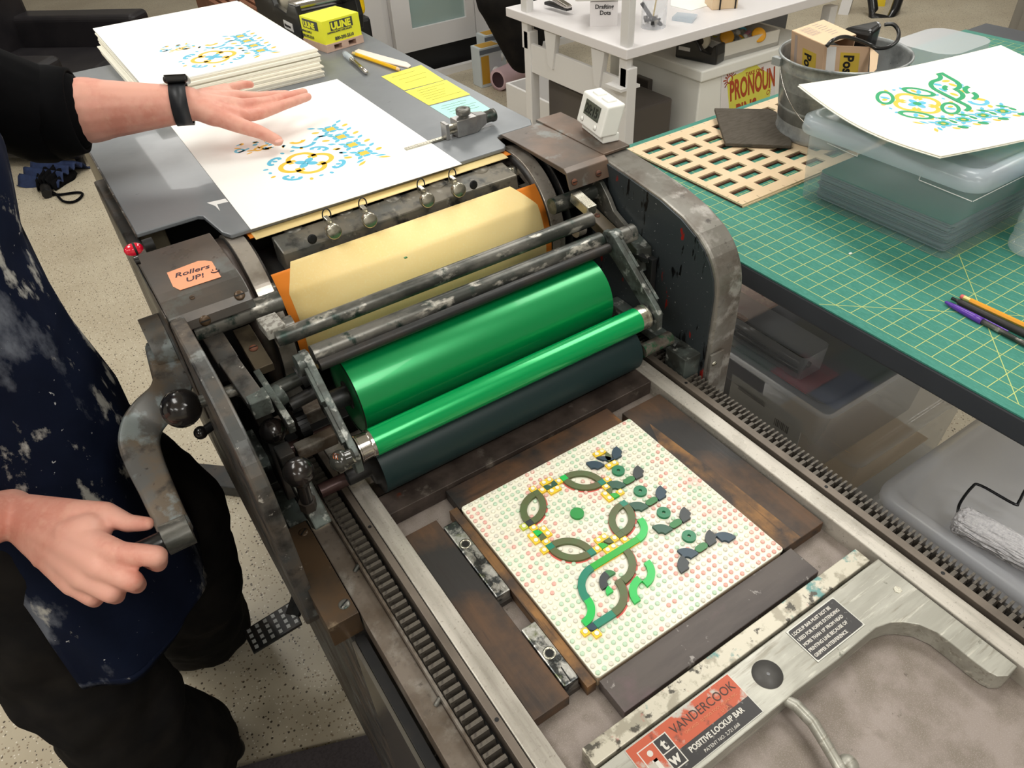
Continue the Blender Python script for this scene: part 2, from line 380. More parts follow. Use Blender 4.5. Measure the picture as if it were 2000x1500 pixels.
M('floor_mat', (74, 68, 70), 0.85, 0, [(200, 3, .4, .7, (60, 55, 57))], (400, .3))
M('umbrella', (30, 46, 82), 0.8, 0, [(30, 4, .4, .7, (22, 34, 66))])
M('roller_nap', (226, 224, 226), 0.95, 0, [(300, 3, .4, .7, (196, 194, 198))], (500, .8))
M('quilt', (104, 100, 50), 0.7, 0, [(60, 6, .5, .56, (66, 62, 36))])
M('sheet_green', (26, 84, 66), 0.6); M('sheet_red', (186, 42, 66), 0.6, 0, [(40, 3, .5, .6, (140, 40, 60))]); M('sheet_blue', (44, 76, 130), 0.6)
M('booklet', (34, 40, 84), 0.6); M('pkg_white', (200, 200, 198), 0.5)
M('mag_pink', (222, 196, 184), 0.6, 0, [(60, 5, .5, .6, (236, 214, 196)), (30, 4, .62, .66, (180, 120, 110))])
M('ceiling_paint', (235, 235, 232), 0.8); M('wall_paint', (222, 220, 216), 0.8)
M('lamp_panel', (255, 252, 244), 0.5, emit=4.0)
M('indicator', (196, 14, 44), 0.12, 0, coat=.8, emit=.25)
M('wire_dark', (40, 40, 42), 0.25, 0.8)

def terrazzo():
    m = bpy.data.materials.new('terrazzo'); m.use_nodes = True; nt = m.node_tree; N = nt.nodes; L = nt.links; b = N['Principled BSDF']
    tc = N.new('ShaderNodeTexCoord')
    def rgbmix(fac, a, c, aa=None):
        x = N.new('ShaderNodeMix'); x.data_type = 'RGBA'; L.new(fac, x.inputs[0])
        if aa is None: x.inputs[6].default_value = lin(a)
        else: L.new(aa, x.inputs[6])
        x.inputs[7].default_value = lin(c); return x.outputs[2]
    n = N.new('ShaderNodeTexNoise'); n.inputs['Scale'].default_value = 3; n.inputs['Detail'].default_value = 6; L.new(tc.outputs['Object'], n.inputs['Vector'])
    r = N.new('ShaderNodeMapRange'); r.inputs[1].default_value = .35; r.inputs[2].default_value = .7; L.new(n.outputs[0], r.inputs[0])
    col = rgbmix(r.outputs[0], (192, 182, 160), (174, 162, 140))
    for sc, rad, c, prob in ((130, .24, (214, 208, 194), .4), (110, .26, (140, 124, 102), .5), (90, .24, (84, 74, 62), .22), (150, .23, (56, 50, 45), .2), (55, .10, (76, 64, 54), .2)):
        v = N.new('ShaderNodeTexVoronoi'); v.inputs['Scale'].default_value = sc; L.new(tc.outputs['Object'], v.inputs['Vector'])
        lt = N.new('ShaderNodeMath'); lt.operation = 'LESS_THAN'; lt.inputs[1].default_value = rad; L.new(v.outputs['Distance'], lt.inputs[0])
        sp = N.new('ShaderNodeSeparateColor'); L.new(v.outputs['Color'], sp.inputs[0])
        l2 = N.new('ShaderNodeMath'); l2.operation = 'LESS_THAN'; l2.inputs[1].default_value = prob; L.new(sp.outputs[0], l2.inputs[0])
        mu = N.new('ShaderNodeMath'); mu.operation = 'MULTIPLY'; L.new(lt.outputs[0], mu.inputs[0]); L.new(l2.outputs[0], mu.inputs[1])
        col = rgbmix(mu.outputs[0], None, c, col)
    L.new(col, b.inputs['Base Color']); b.inputs['Roughness'].default_value = .38; b.inputs['Specular IOR Level'].default_value = .4
    MATS['terrazzo'] = m
terrazzo()
M('mat_green', (66, 134, 118), 0.55, 0, [(5, 3, .4, .7, (58, 124, 110)), (600, 2, .45, .8, (82, 150, 136), (1, .2, 1))], spec=.3)
M('mat_line', (190, 204, 126), 0.5)

# ------------------------------------------------------------------ the room
struct('floor', MB().box(-5, 9, -4, 9.5, FLOOR-.1, FLOOR), 'terrazzo')
ceil_ = struct('ceiling', MB().box(-5, 9, -4, 9.5, CEIL, CEIL+.1), 'ceiling_paint')
struct('wall_back', MB().box(-5, 9, 9.5, 9.6, FLOOR, CEIL), 'wall_paint')
struct('wall_right', MB().box(9, 9.1, -4, 9.5, FLOOR, CEIL), 'wall_paint')
struct('wall_left', MB().box(-5.1, -5, -4, 9.5, FLOOR, CEIL), 'wall_paint')
struct('wall_front', MB().box(-5, 9, -4.1, -4, FLOOR, CEIL), 'wall_paint')
for i, (x, y) in enumerate(PANELS):
    t = tag(MB().box(x-.275, x+.275, y-.6, y+.6, CEIL-.02, CEIL-.002).build('ceiling_light', 'lamp_panel'), 'flat rectangular light panel set in the white ceiling', 'light', 'ceiling light panels')
# ================================================================== THE PRESS
P = thing('proof_press', 'old grey cast-iron cylinder proof press with green ink rollers and crank', 'printing press', (0.12, 0.3, FLOOR))
XL, XR = -.17, .40
# --- base cabinet and bed
base = MB()
base.box(-.17, .395, -1.05, 1.35, -.74, -.052)
base.build('base_cabinet', 'cast_iron', P, bevel=.006)
MB().box(-.172, -.168, -1.0, .205, -.72, -.035).build('side_panel', M('side_sheet', (112, 108, 100), 0.16, 0.75, [(5, 4, .4, .7, (92, 88, 82), (1, 1, .3))], (90, .05, (1, 1, .1))), P)
for y in (-.9, 1.3): MB().box(-.165, .39, y-.08, y+.08, FLOOR, -.741).build('foot_rail', 'dark_iron', P, bevel=.01)
MB().prism([(az(u, v, -.83).x, az(u, v, -.83).y) for u, v in ((380, 903), (470, 912), (490, 958), (395, 945))], FLOOR+.001, -.83).build('outrigger_foot', 'dark_iron', P, bevel=.004)
MB().box(-.0725, .3255, -.9, .56, -.05, 0).build('bed', 'bed_plate', P)
MB().box(-.0725, .3255, .2925, .325, .0005, .022).build('head_bar', 'bed_dark', P, bevel=.0008)
MB().box(-.0725, .3255, .335, .36, .0005, .012).build('cross_rib', 'bed_dark', P, bevel=.0008)
# bed rails (bearers) and narrow rails
for s, (a, b_, c, d) in (('L', (-.0945, -.0725, -.1035, -.0955)), ('R', (.3255, .3475, .3535, .3635))):
    r = MB().box(a, b_, -.9, .9, -.05, .0233).build('bearer_rail', 'bright_rail', P, bevel=.0012)
    MB().box(c, d, -.9, .9, -.05, .0225 if s == 'L' else .0245).build('narrow_rail', 'thin_rail', P, bevel=.0006)
for x, z, ys in ((-.0995, .0225, (.29, .02, -.25)), (.3585, .0245, (.26, .03, -.115, -.3))):
    for y in ys: MB().cyl((x, y, z-.002), (x, y, z+.0003), .0021, n=12).build('rail_screw', 'black_iron', P)
MB().box(.3475, .3535, -.9, .9, -.05, .012).build('rail_groove', 'black_iron', P)
# gear racks with single teeth
def rack(x0, x1, z0, z1, pitch, y0, y1, tw, nm):
    rk = MB().box(x0, x1, y0, y1, -.02, z0).build('gear_rack', 'rack_root', P)
    n = int((y1-y0)/pitch); me = None
    for i in range(n):
        y = y0+(i+.5)*pitch
        if me is None:
            t = MB(); h = z1-z0; w0 = tw/2; w1 = tw*.36
            t.hexa([(x0+.0004, -w0, -.0004), (x1-.0004, -w0, -.0004), (x1-.0004, w0, -.0004), (x0+.0004, w0, -.0004), (x0+.0004, -w1, h), (x1-.0004, -w1, h), (x1-.0004, w1, h), (x0+.0004, w1, h)])
            o = t.build('tooth', 'rack_tooth', None, local=True); me = o.data
        else:
            o = bpy.data.objects.new('tooth', me); COL.objects.link(o)
        o.parent = rk; b = wloc(rk); o.location = (-b.x, y-b.y, z0-b.z)
rack(-.126, -.108, .006, .0165, .01015, -.42, .46, .0058, 'l')
rack(.3655, .3785, .006, .0175, .01025, -.34, .46, .0062, 'r')
rack(.3790, .3925, .004, .0165, .00684, -.34, .46, .0034, 'r2')
MB().box(-.1295, -.1265, -.9, .46, -.03, .010).build('rack_lip', 'ledge', P, bevel=.0004)
MB().box(-.108, -.1035, -.9, .46, -.03, -.002).build('rack_channel', 'black_iron', P)
MB().box(.3925, .396, -.9, .46, -.03, .003).build('rack_channel', 'black_iron', P)
# ledge left of rack, dark slot and thin strip
MB().box(-.153, -.1295, -.9, .39, -.035, -.001).build('side_ledge', 'ledge', P, bevel=.0012)
MB().box(-.1675, -.1565, -.9, .205, -.2, -.03).build('inner_slot_wall', 'black_iron', P)
for y, x in ((.262, -.1315), (.075, -.1315)): MB().cyl((x-.004, y, -.001), (x+.003, y+.002, .004), .0026, n=10).build('stop_stud', 'rod_steel', P)
# guide plate near the operator (brown plate with two screws) and its steel fore piece
MB().box(-.189, -.1545, .208, .36, -.03, .004).build('guide_plate', 'brown_plate', P, bevel=.0008)
MB().box(-.1535, -.131, .345, .36, -.002, .0045).build('guide_clip', 'nickel', P, bevel=.0008)
MB().box(-.174, -.152, .362, .428, -.02, .002).build('guide_plate', 'green_iron', P, bevel=.001)
MB().box(-.1515, -.128, .361, .50, -.02, .006).build('guide_plate', 'brown_plate', P, bevel=.001)
MB().box(-.182, -.156, .43, .455, -.01, .014).build('guide_block', 'dark_iron', P, bevel=.001)
MB().box(-.182, -.156, .47, .55, -.01, .008).build('guide_block', 'green_iron', P, bevel=.001)
def screw(c, axis, r, parent, mt='dark_iron', slot=(1, 0, 0), h=.0016, nm='screw'):
    c = Vector(c); a = Vector(axis).normalized()
    m = MB().lathe([(0, h), (r*.7, h*.9), (r, h*.2), (r, -.0004)], c, a, 16)
    sl = Vector(slot); sl = (sl-a*sl.dot(a)).normalized(); o = m.build(nm, mt, parent)
    MB().obox(c+a*(h*.95), sl*r*.85, a.cross(sl)*r*.13, a*.0002).build('screw_slot', 'black_iron', o)
    return o
screw((-.163, .344, .004), (0, 0, 1), .0062, P, 'brown_plate', (1, .8, 0))
screw((-.163, .226, .004), (0, 0, 1), .0066, P, 'rod_steel', (1, .5, 0))

# --- side frames
profR = [(.665, .252), (.56, .252), (.50, .250), (.44, .244), (.38, .2365), (.34, .227), (.31, .214)]
profR += [(.265+.055*(1-math.sin(t))-.0, .15+.06*math.cos(t)) for t in [PI*.18, PI*.28, PI*.38, PI*.5]]
profR = profR[:7]+[(.300, .2075), (.291, .200), (.283, .191), (.276, .180), (.2705, .168), (.267, .156), (.265, .142), (.264, .1), (.264, -.05), (.28, -.3), (.665, -.3)]
fr = MB().prism([(y, z) for y, z in profR], .401, .447, 'YZ').build('side_frame', 'frame_rim', P, bevel=.004, seg=3)
inn = [(.66, .2475), (.50, .246), (.44, .240), (.38, .2325), (.34, .2225), (.312, .2095), (.296, .198), (.283, .182), (.274, .163), (.270, .142), (.270, .0), (.66, .0)]
MB().prism(inn, .3985, .4012, 'YZ').build('frame_inner_face', 'frame_inner', fr)
fl = MB().prism([(y, z) for y, z in [(.95, .233), (.50, .233), (.47, .2365), (.42, .2375)]+profR[4:-3]]+[(.266, -.045), (.30, -.10), (.50, -.16), (.95, -.2)], -.2015, -.1845, 'YZ').build('side_frame', 'cast_iron', P, bevel=.003, seg=2)
# under-feedboard side walls
MB().box(-.186, -.150, .735, 1.34, -.3, .238).build('side_wall', M('olive_side', (116, 108, 90), 0.4, 0.3, [(6, 5, .4, .7, (96, 88, 72))]), P, bevel=.004)
MB().box(-.150, .39, .78, 1.34, -.3, .235).build('feed_housing', 'black_iron', P)
MB().box(-.183, -.105, .655, .70, .0, .20).build('housing_recess', 'black_plastic', P)

# --- covers
cov = MB(); zt = .2435
cp = [(.665, .2), (.663, .232), (.655, .2435), (.545, .2445), (.528, .2435), (.515, .2405), (.505, .2345), (.499, .227), (.4965, .2165), (.4995, .2165), (.502, .2265), (.5075, .2325), (.5165, .2378), (.53, .2405), (.65, .240), (.659, .231), (.661, .2)]
cvL = MB().prism(cp, -.2015, -.1085, 'YZ').build('gear_cover', M('cover_left', (82, 78, 74), 0.36, 0.6, [(7, 6, .44, .6, (96, 86, 78)), (12, 6, .56, .66, (104, 110, 108)), (50, 6, .66, .72, (54, 50, 46))], (80, .12), rn=(12, .25, .45)), P, bevel=.0015)
MB().box(-.199, -.117, .545, .64, .10, .2).build('cover_back', 'black_iron', cvL)
MB().box(-.2035, -.2017, .50, .66, .09, .240).build('cover_side', 'cast_iron', cvL, bevel=.001)
screw((-.121, .5035, .2345), (0, -.6, .75), .006, cvL, 'brown_plate')
screw((-.166, .4975, .222), (0, -1, .3), .0062, cvL, 'brown_plate')
screw((-.168, .519, .2424), (0, -.5, .85), .0028, cvL, 'brown_plate', h=.0006)
nt_ = [az(326, 533, .2446), az(387, 510, .2446), az(400, 509, .2446), az(414, 511, .2446), az(432, 541, .2446), az(352, 567, .2446), az(338, 560, .2446)]
note = MB().prism([(p.x, p.y) for p in nt_], .2446, .2449).build('tape_label', 'note_salmon', None)
tag(note, 'salmon paper note reading Rollers UP with a smiley on the grey gear cover', 'note')
ux = az(414, 508, .245)-az(326, 533, .245); uy = Vector((-ux.y, ux.x, 0))
o0 = az(326, 533, .245); un = ux.normalized(); vn = Vector((-un.y, un.x, 0))
text_mesh('Rollers', .0140, o0+un*.006-vn*.0170, un, vn, 'marker_ink', note, lift=.0001, shear=.25, bold=.0002, sx=1.0)
text_mesh('UP!', .0140, o0+un*.016-vn*.034, un, vn, 'marker_ink', note, lift=.0001, shear=.15, bold=.0002)
sm = MB(); c0 = o0+un*.050-vn*.027+Vector((0, 0, .0003))
sm.tube([c0+un*(.0045*math.cos(a))+vn*(.0045*math.sin(a)) for a in [PI*(1.05+.9*i/8) for i in range(9)]], .0007, 5)
for dx in (-.002, .002): sm.tube([c0+un*dx+vn*.0015, c0+un*dx+vn*.0035], .0007, 5)
sm.build('smiley', 'marker_ink', note)
# right cover
cr = MB().prism([(y, z) for y, z in [(.70, .22), (.655, .2535), (.62, .2545), (.50, .2545), (.492, .250), (.484, .228), (.4865, .228), (.495, .247), (.62, .251), (.65, .250), (.695, .22)]], .3305, .402, 'YZ').build('gear_cover', 'cover_brown', P, bevel=.001)
MB().box(.40, .4475, .50, .665, .252, .2560).build('frame_cap', 'cover_brown', cr, bevel=.001)
screw((.3395, .4858, .238), (0, -1, .3), .0045, cr, 'rust'); screw((.381, .4858, .238), (0, -1, .3), .0045, cr, 'rust')
M('dgear', (18, 18, 19), .35, .5)
# ring gear + dark disc on right
CY, CZ, CR = .625, .1315, .1070
gr = MB().lathe([(CR-.03, .356), (CR+.004, .356), (CR+.006, .3585), (CR-.002, .3585), (CR-.002, .372), (CR-.03, .372)], (0, CY, CZ), (1, 0, 0), 64).build('gear_disc', 'black_plastic', P)
gt = MB()
for i in range(64):
    a = 2*PI*i/64; c, s_ = math.cos(a), math.sin(a)
    gt.obox((.384, CY+c*(CR-.004), CZ+s_*(CR-.004)), (.010, 0, 0), (0, c*.004, s_*.004), (0, -s_*.0022, c*.0022))
gt.cyl((.375, CY, CZ), (.394, CY, CZ), CR-.006, n=48)
gt.build('cylinder_gear', 'dgear', P)['kind'] = 'stuff'
# --- impression cylinder
cyl = MB().cyl((-.0730, CY, CZ), (.3240, CY, CZ), CR-.034, n=64).build('impression_cylinder', 'black_iron', P)
for a, b_ in ((-.0955, -.0745), (.3255, .3475)):
    MB().lathe([(CR-.026, a), (CR-.0006, a), (CR, a+.0006), (CR, b_-.0006), (CR-.0006, b_), (CR-.026, b_)], (0, CY, CZ), (1, 0, 0), 160, smooth=False).build('bearer_ring', 'bearer_ring', cyl)
    MB().lathe([(CR-.012, a-.004), (CR-.004, a-.003), (CR-.004, b_+.003), (CR-.012, b_+.003)], (0, CY, CZ), (1, 0, 0), 96).build('ring_liner', 'dark_iron', cyl)
MB().lathe([(CR-.02, -.115), (CR-.003, -.115), (CR-.003, -.0985), (CR-.02, -.0985)], (0, CY, CZ), (1, 0, 0), 96).build('gear_blank', 'bed_dark', P)
# tympan packing around the cylinder (with the opening on top)
def drum_sheet(r, t0, t1, xa, xb, mt, nm, parent, xa1=None, xb1=None, n=40, flat0=None, corner0=None):
    V = []; F = []
    for i in range(n+1):
        t = t0+(t1-t0)*i/n; f = i/n
        e = 0
        if corner0 and f < corner0: e = (1-f/corner0)
        for j, x in enumerate((xa+(.018*e), xb-(.028*e))):
            V.append((x, CY+r*math.cos(t), CZ+r*math.sin(t)))
    for i in range(n): F.append((2*i, 2*i+1, 2*i+3, 2*i+2))
    mb = MB(); mb.add(V, F, True); return mb.build(nm, mt, parent, solid=.0008)
RT_ = CR+.0005
# angle measured from +Y; front (towards operator bed) is angle > 90deg
drum_sheet(RT_-.0012, math.radians(129), math.radians(215), -.0705, .3225, 'orange_sheet', 'packing_sheet', cyl)
drum_sheet(RT_, math.radians(125), math.radians(215), -.0600, .3120, 'tympan', 'tympan_sheet', cyl, corner0=.22)
drum_sheet(RT_-.001, math.radians(30), math.radians(94), -.0700, .3225, 'orange_sheet', 'packing_sheet', cyl)
drum_sheet(RT_, math.radians(30), math.radians(98), -.0650, .3130, 'tympan', 'tympan_sheet', cyl)
# inking spot on tympan
MB().box(.088, .092, .512, .515, .1995, .2005).build('ink_spot', 'tile_leaf', cyl)
# gripper bar
gbz = .2345
gb = MB().hexa([(-.046, .568, .196), (.303, .568, .196), (.303, .612, .200), (-.046, .612, .200), (-.046, .572, gbz-.006), (.303, .572, gbz-.006), (.303, .612, gbz), (-.046, .612, gbz)]).build('gripper_bar', 'grip_bar', cyl, bevel=.002)
nrm = Vector((0, -1, .2)).normalized()
for u, v in ((572, 446), (672, 412), (766, 386), (855, 358), (938, 330)):
    p = az(u, v, gbz-.0005); MB().lathe([(0, .0014), (.0115, .001), (.0122, -.001)], p, (0, -.08, 1), 20).build('plug', 'grip_bar', gb)
for u, v in ((652, 452), (722, 430), (835, 391), (896, 371)):
    p = ay(u, v, .565)
    k = MB().lathe([(0, .0035), (.0085, .0035), (.0098, .0025), (.0102, -.004), (.0075, -.007)], p, nrm, 24).build('gripper_knob', 'nickel', gb)
    c = p+Vector((0, .012, .017)); pts = [c+Vector((.0055*math.cos(a), .002, .0085*math.sin(a))) for a in [2*PI*i/14 for i in range(14)]]
    MB().tube(pts, .0009, 6, closed=True).build('spring_clip', 'dark_iron', gb)
    MB().box(p.x-.0032, p.x+.0032, p.y+.008, p.y+.022, p.z+.004, p.z+.013).build('gripper_finger', 'nickel', gb, bevel=.001)
for u, v in ((610, 467), (925, 361)):
    screw(ay(u, v, .5695), nrm, .0062, gb, 'black_iron', (0, .2, 1), h=.0006)
for x0, x1, y, z, r in ((.303, .330, .60, .213, .010), (-.078, -.046, .583, .176, .0095)):
    pass
sh = MB().cyl((.303, .613, .212), (.320, .613, .212), .0105).cyl((.318, .613, .212), (.327, .613, .212), .0125, n=6).build('gripper_shaft', 'nickel', cyl, bevel=.001)
MB().cyl((.293, .575, .192), (.312, .575, .192), .013, n=24).cyl((.310, .575, .192), (.326, .575, .192), .016, n=6).build('shaft_nut', 'grip_bar', cyl, bevel=.001)
MB().cyl((-.071, .556, .196), (-.050, .556, .196), .0100, n=20).cyl((-.0745, .556, .196), (-.0695, .556, .196), .0108, n=8).build('gripper_shaft', 'rod_steel', cyl, bevel=.001)

# --- horizontal rods
MB().cyl((-.108, .446, .200), (.337, .446, .200), .0100, n=32).build('guide_rod', 'rod_steel', P, bevel=.0008)
MB().cyl((-.080, .416, .1835), (.330, .416, .1835), .0112, n=32).build('guide_rod', 'rod_steel', P)
MB().cyl((-.080, .398, .1800), (.330, .398, .1800), .0065, n=28).build('guide_rod', 'dark_iron', P)
# cross shaft left (from frame to ring) and right
MB().cyl((-.180, .518, .201), (-.076, .518, .201), .0125, n=28).build('rocker_shaft', 'rod_steel', P, bevel=.001)
MB().cyl((-.100, .492, .180), (-.075, .492, .180), .012, n=28).build('rocker_collar', 'rod_steel', P, bevel=.001)
MB().cyl((.313, .503, .203), (.397, .503, .203), .0115, n=28).build('rocker_shaft', 'rod_steel', P, bevel=.001)
MB().cyl((.335, .480, .170), (.348, .480, .170), .012, n=28).build('rocker_collar', 'bearer_ring', P, bevel=.001)
# rocker blocks
MB().bar((-.104, .484, .2035), (-.104, .446, .2085), .023, .013, (0, 0, 1)).build('rocker_block', M('block_mottled', (168, 166, 158), .4, .5, [(160, 5, .5, .56, (120, 116, 108)), (40, 5, .68, .7, (70, 50, 110))]), P, bevel=.0012)
MB().bar((.3415, .488, .2165), (.3415, .450, .2090), .0165, .014, (0, 0, 1)).build('rocker_block', 'nickel', P, bevel=.0012)
# left linkage: long flat lever, thin side levers, adjusters
lev = MB().bar((-.1635, .552, .190), (-.1625, .455, .188), .0235, .008).bar((-.1625, .458, .188), (-.156, .392, .170), .021, .010)
lev.build('link_lever', 'cast_iron', P, bevel=.0012)
MB().bar((-.128, .53, .172), (-.128, .455, .160), .021, .012).build('link_block', M('block_tan', (92, 82, 66), .4, .5, [(30, 6, .45, .65, (66, 58, 48))]), P, bevel=.001)
screw((-.128, .487, .1722), (0, -.2, 1), .0052, P, 'rust')
MB().bar((-.1385, .452, .160), (-.1340, .366, .140), .0075, .018).build('link_lever', 'green_iron', P, bevel=.001)
MB().cyl((-.134, .432, .145), (-.083, .432, .150), .0085, n=20).build('link_pin', 'rod_steel', P, bevel=.0006)
MB().cyl((-.099, .432, .1495), (-.089, .432, .1515), .0145, n=24).build('link_collar', 'dark_iron', P, bevel=.001)
MB().cyl((-.14, .42, .142), (-.124, .425, .143), .013, n=20).build('link_collar', 'green_iron', P, bevel=.001)
MB().cyl((-.120, .418, .128), (-.088, .418, .132), .008, n=16).build('link_pin', 'dark_iron', P)
MB().box(-.165, -.143, .384, .405, .155, .1775).build('link_clamp', 'green_iron', P, bevel=.0012)
MB().box(-.160, -.1435, .345, .368, .085, .125).build('link_yoke', 'dark_iron', P, bevel=.0015)
MB().box(-.162, -.143, .385, .43, .02, .13).build('link_post', 'dark_iron', P, bevel=.002)
MB().bar((-.150, .34, .10), (-.147, .30, .05), .02, .02).build('link_arm', 'green_iron', P, bevel=.002)
# big knob with stem
k0 = az(470, 757, .168); k1 = ad(440, 770, .86); kc = ad(355, 797, .80)
dk = (k1-k0).normalized()
MB().cyl(k0, kc, .0072, n=20).lathe([(.0095, 0), (.0095, .006)], k0, dk, 16).build('knob_stem', 'rod_steel', P)
MB().lathe([(0, -.0215), (.006, -.0205), (.013, -.0165), (.0175, -.011), (.0205, -.004), (.0208, -.0015), (.0198, -.0008), (.0198, .0008), (.0212, .0016), (.0212, .0036), (.0202, .0042), (.0195, .008), (.0155, .0145), (.009, .019), (0, .0205)], kc, dk, 32).build('ball_knob', 'black_knob', P)
MB().ball(ad(392, 845, .93), .0085).build('ball_knob', 'black_knob', P)
MB().cyl(ad(392, 845, .93)+Vector((.004, 0, 0)), (-.186, ad(392, 845, .93).y+.01, ad(392, 845, .93).z), .006).build('knob_stem', 'black_iron', P)
# red indicator lamp
rl = ax(271, 484, -.206)
lp = MB().ball(rl+Vector((-.004, 0, 0)), .0058, sc=(1.3, .9, .9)).build('indicator_lamp', 'indicator', P)
MB().lathe([(.0052, 0), (.0056, .0010), (.0052, .002)], rl+Vector((-.004, 0, 0)), (1, 0, 0), 20).cyl(rl+Vector((.004, 0, 0)), rl+Vector((.012, 0, 0)), .0052).build('lamp_collar', 'black_iron', lp)
MB().lathe([(.004, 0), (.0045, .004)], ax(264, 510, -.208), (1, 0, 0), 12).build('toggle_switch', 'black_knob', P)

# --- crank
cr_ = [ad(322, 672, .955), ad(332, 716, .935), ad(338, 745, .925), ad(325, 778, .91), ad(296, 806, .895), ad(278, 832, .885), ad(272, 866, .87), ad(284, 906, .855), ad(306, 955, .835), ad(330, 1008, .815), ad(347, 1044, .80)]
wid = [.048, .046, .046, .046, .046, .046, .044, .040, .036, .034, .034]
def spline(P, W, k=4):
    Q = []; R_ = []; n = len(P)
    for i in range(n-1):
        p0, p1, p2, p3 = P[max(i-1, 0)], P[i], P[i+1], P[min(i+2, n-1)]
        for j in range(k):
            t = j/k; Q.append(.5*((2*p1)+(p2-p0)*t+(2*p0-5*p1+4*p2-p3)*t*t+(3*p1-p0-3*p2+p3)*t**3)); R_.append(W[i]+(W[i+1]-W[i])*t)
    Q.append(P[-1]); R_.append(W[-1]); return Q, R_
cr_, wid = spline(cr_, wid)
def flat_arm(pts, wids, thick, nx, nm, mt, parent, bevel=.002):
    V = []; n = len(pts); K = 16
    for i, p in enumerate(pts):
        a = max(i-2, 0); b = min(i+2, n-1); t = (pts[b]-pts[a]).normalized()
        nn = (Vector(nx)-t*Vector(nx).dot(t)).normalized(); s_ = t.cross(nn); w_ = wids[i]/2; th = thick/2
        sc2 = 1.0 if 0 < i < n-1 else .9
        for j in range(K):
            q = 2*PI*(j+.5)/K; c, s2 = math.cos(q), math.sin(q); e = .26
            V.append(p+s_*w_*sc2*math.copysign(abs(c)**e, c)+nn*th*sc2*math.copysign(abs(s2)**e, s2))
    F = [tuple(range(K-1, -1, -1)), tuple(range((n-1)*K, n*K))]
    for i in range(n-1):
        for j in range(K): F.append((K*i+j, K*i+(j+1) % K, K*i+K+(j+1) % K, K*i+K+j))
    mb = MB(); mb.add(V, F, True); return mb.build(nm, mt, parent)
viewd = (ad(300, 850, .9)-CP).normalized()
ck = flat_arm(cr_, wid, .017, -viewd, 'crank_arm', M('crank_iron', (104, 103, 100), .4, .7, [(16, 8, .44, .56, (114, 102, 88)), (22, 8, .54, .60, (138, 146, 146)), (30, 8, .56, .66, (70, 66, 62)), (60, 6, .64, .7, (60, 56, 52))], (80, .12)), P, bevel=.004)
MB().cyl(Vector((-.204, CY, CZ)), Vector((-.228, CY, CZ)), .040, n=40).build('crank_hub', 'crank_iron', ck, bevel=.003)
screw(ad(311, 645, .93), -viewd, .0058, ck, 'brown_plate')
HE = ad(347, 1044, .80)
hb = MB().cyl(HE+Vector((.014, 0, 0)), HE+Vector((-.014, 0, 0)), .017, n=32).build('crank_boss', 'rod_steel', ck, bevel=.002)
MB().lathe([(.0105, 0), (.0115, .004), (.0115, .064), (.008, .069), (0, .071)], HE+Vector((-.012, 0, 0)), (-1, 0, 0), 24).build('crank_grip', 'black_plastic', ck)

# --- ink rollers
dr = MB().cyl((-.0550, .4081, .1167), (.3068, .4081, .1167), .0515, n=96).build('ink_drum', 'green_ink', P, bevel=.0008)
rim = MB().lathe([(.050, -.0551), (.0475, -.0556), (.0475, -.050), (.018, -.050), (.018, -.0556), (.012, -.0556), (.012, -.072)], (0, .4081, .1167), (1, 0, 0), 48)
rim.build('drum_end', 'dark_iron', dr)
sp = MB()
for i in range(6):
    a = i*PI/3+.3; sp.cyl((-.0515, .4081+.033*math.cos(a), .1167+.033*math.sin(a)), (-.0499, .4081+.033*math.cos(a), .1167+.033*math.sin(a)), .0085, n=18)
sp.build('drum_hole', 'black_plastic', dr)
MB().cyl((-.088, .4081, .1167), (-.055, .4081, .1167), .0125, n=24).build('drum_shaft', 'dark_iron', dr)
MB().cyl((.3068, .4081, .1167), (.330, .4081, .1167), .0075, n=24).build('drum_shaft', 'nickel', dr)
fo = MB().cyl((-.0640, .3390, .0590), (.3180, .3390, .0590), .0345, n=96).build('form_roller', 'form_rubber', P, bevel=.0008)
MB().lathe([(.0335, -.0642), (.022, -.0655), (.0205, -.070), (.009, -.0705), (.009, -.098)], (0, .339, .059), (1, 0, 0), 40).build('roller_end', 'black_iron', fo)
rd = MB().cyl((-.0645, .3218, .1118), (.3165, .3218, .1118), .0164, n=64).build('rider_roller', 'green_rider', P)
for s_, (a, b_, c) in enumerate(((-.0690, -.0645, -.0840), (.3165, .3165, .3300))):
    pr = [(.0164, -.0645), (.0168, -.0650), (.0168, -.0680), (.0150, -.0682), (.0152, -.0695), (.0158, -.0810), (.0166, -.0818), (.0166, -.0832), (0, -.0836)] if s_ == 0 else [(.0164, .3165), (.0160, .317), (.0160, .3275), (.0168, .328), (.0168, .331), (0, .3315)]
    MB().lathe(pr, (0, .3218, .1118), (1, 0, 0), 64, smooth=False).build('roller_collar', 'chrome' if s_ == 0 else 'nickel', rd)
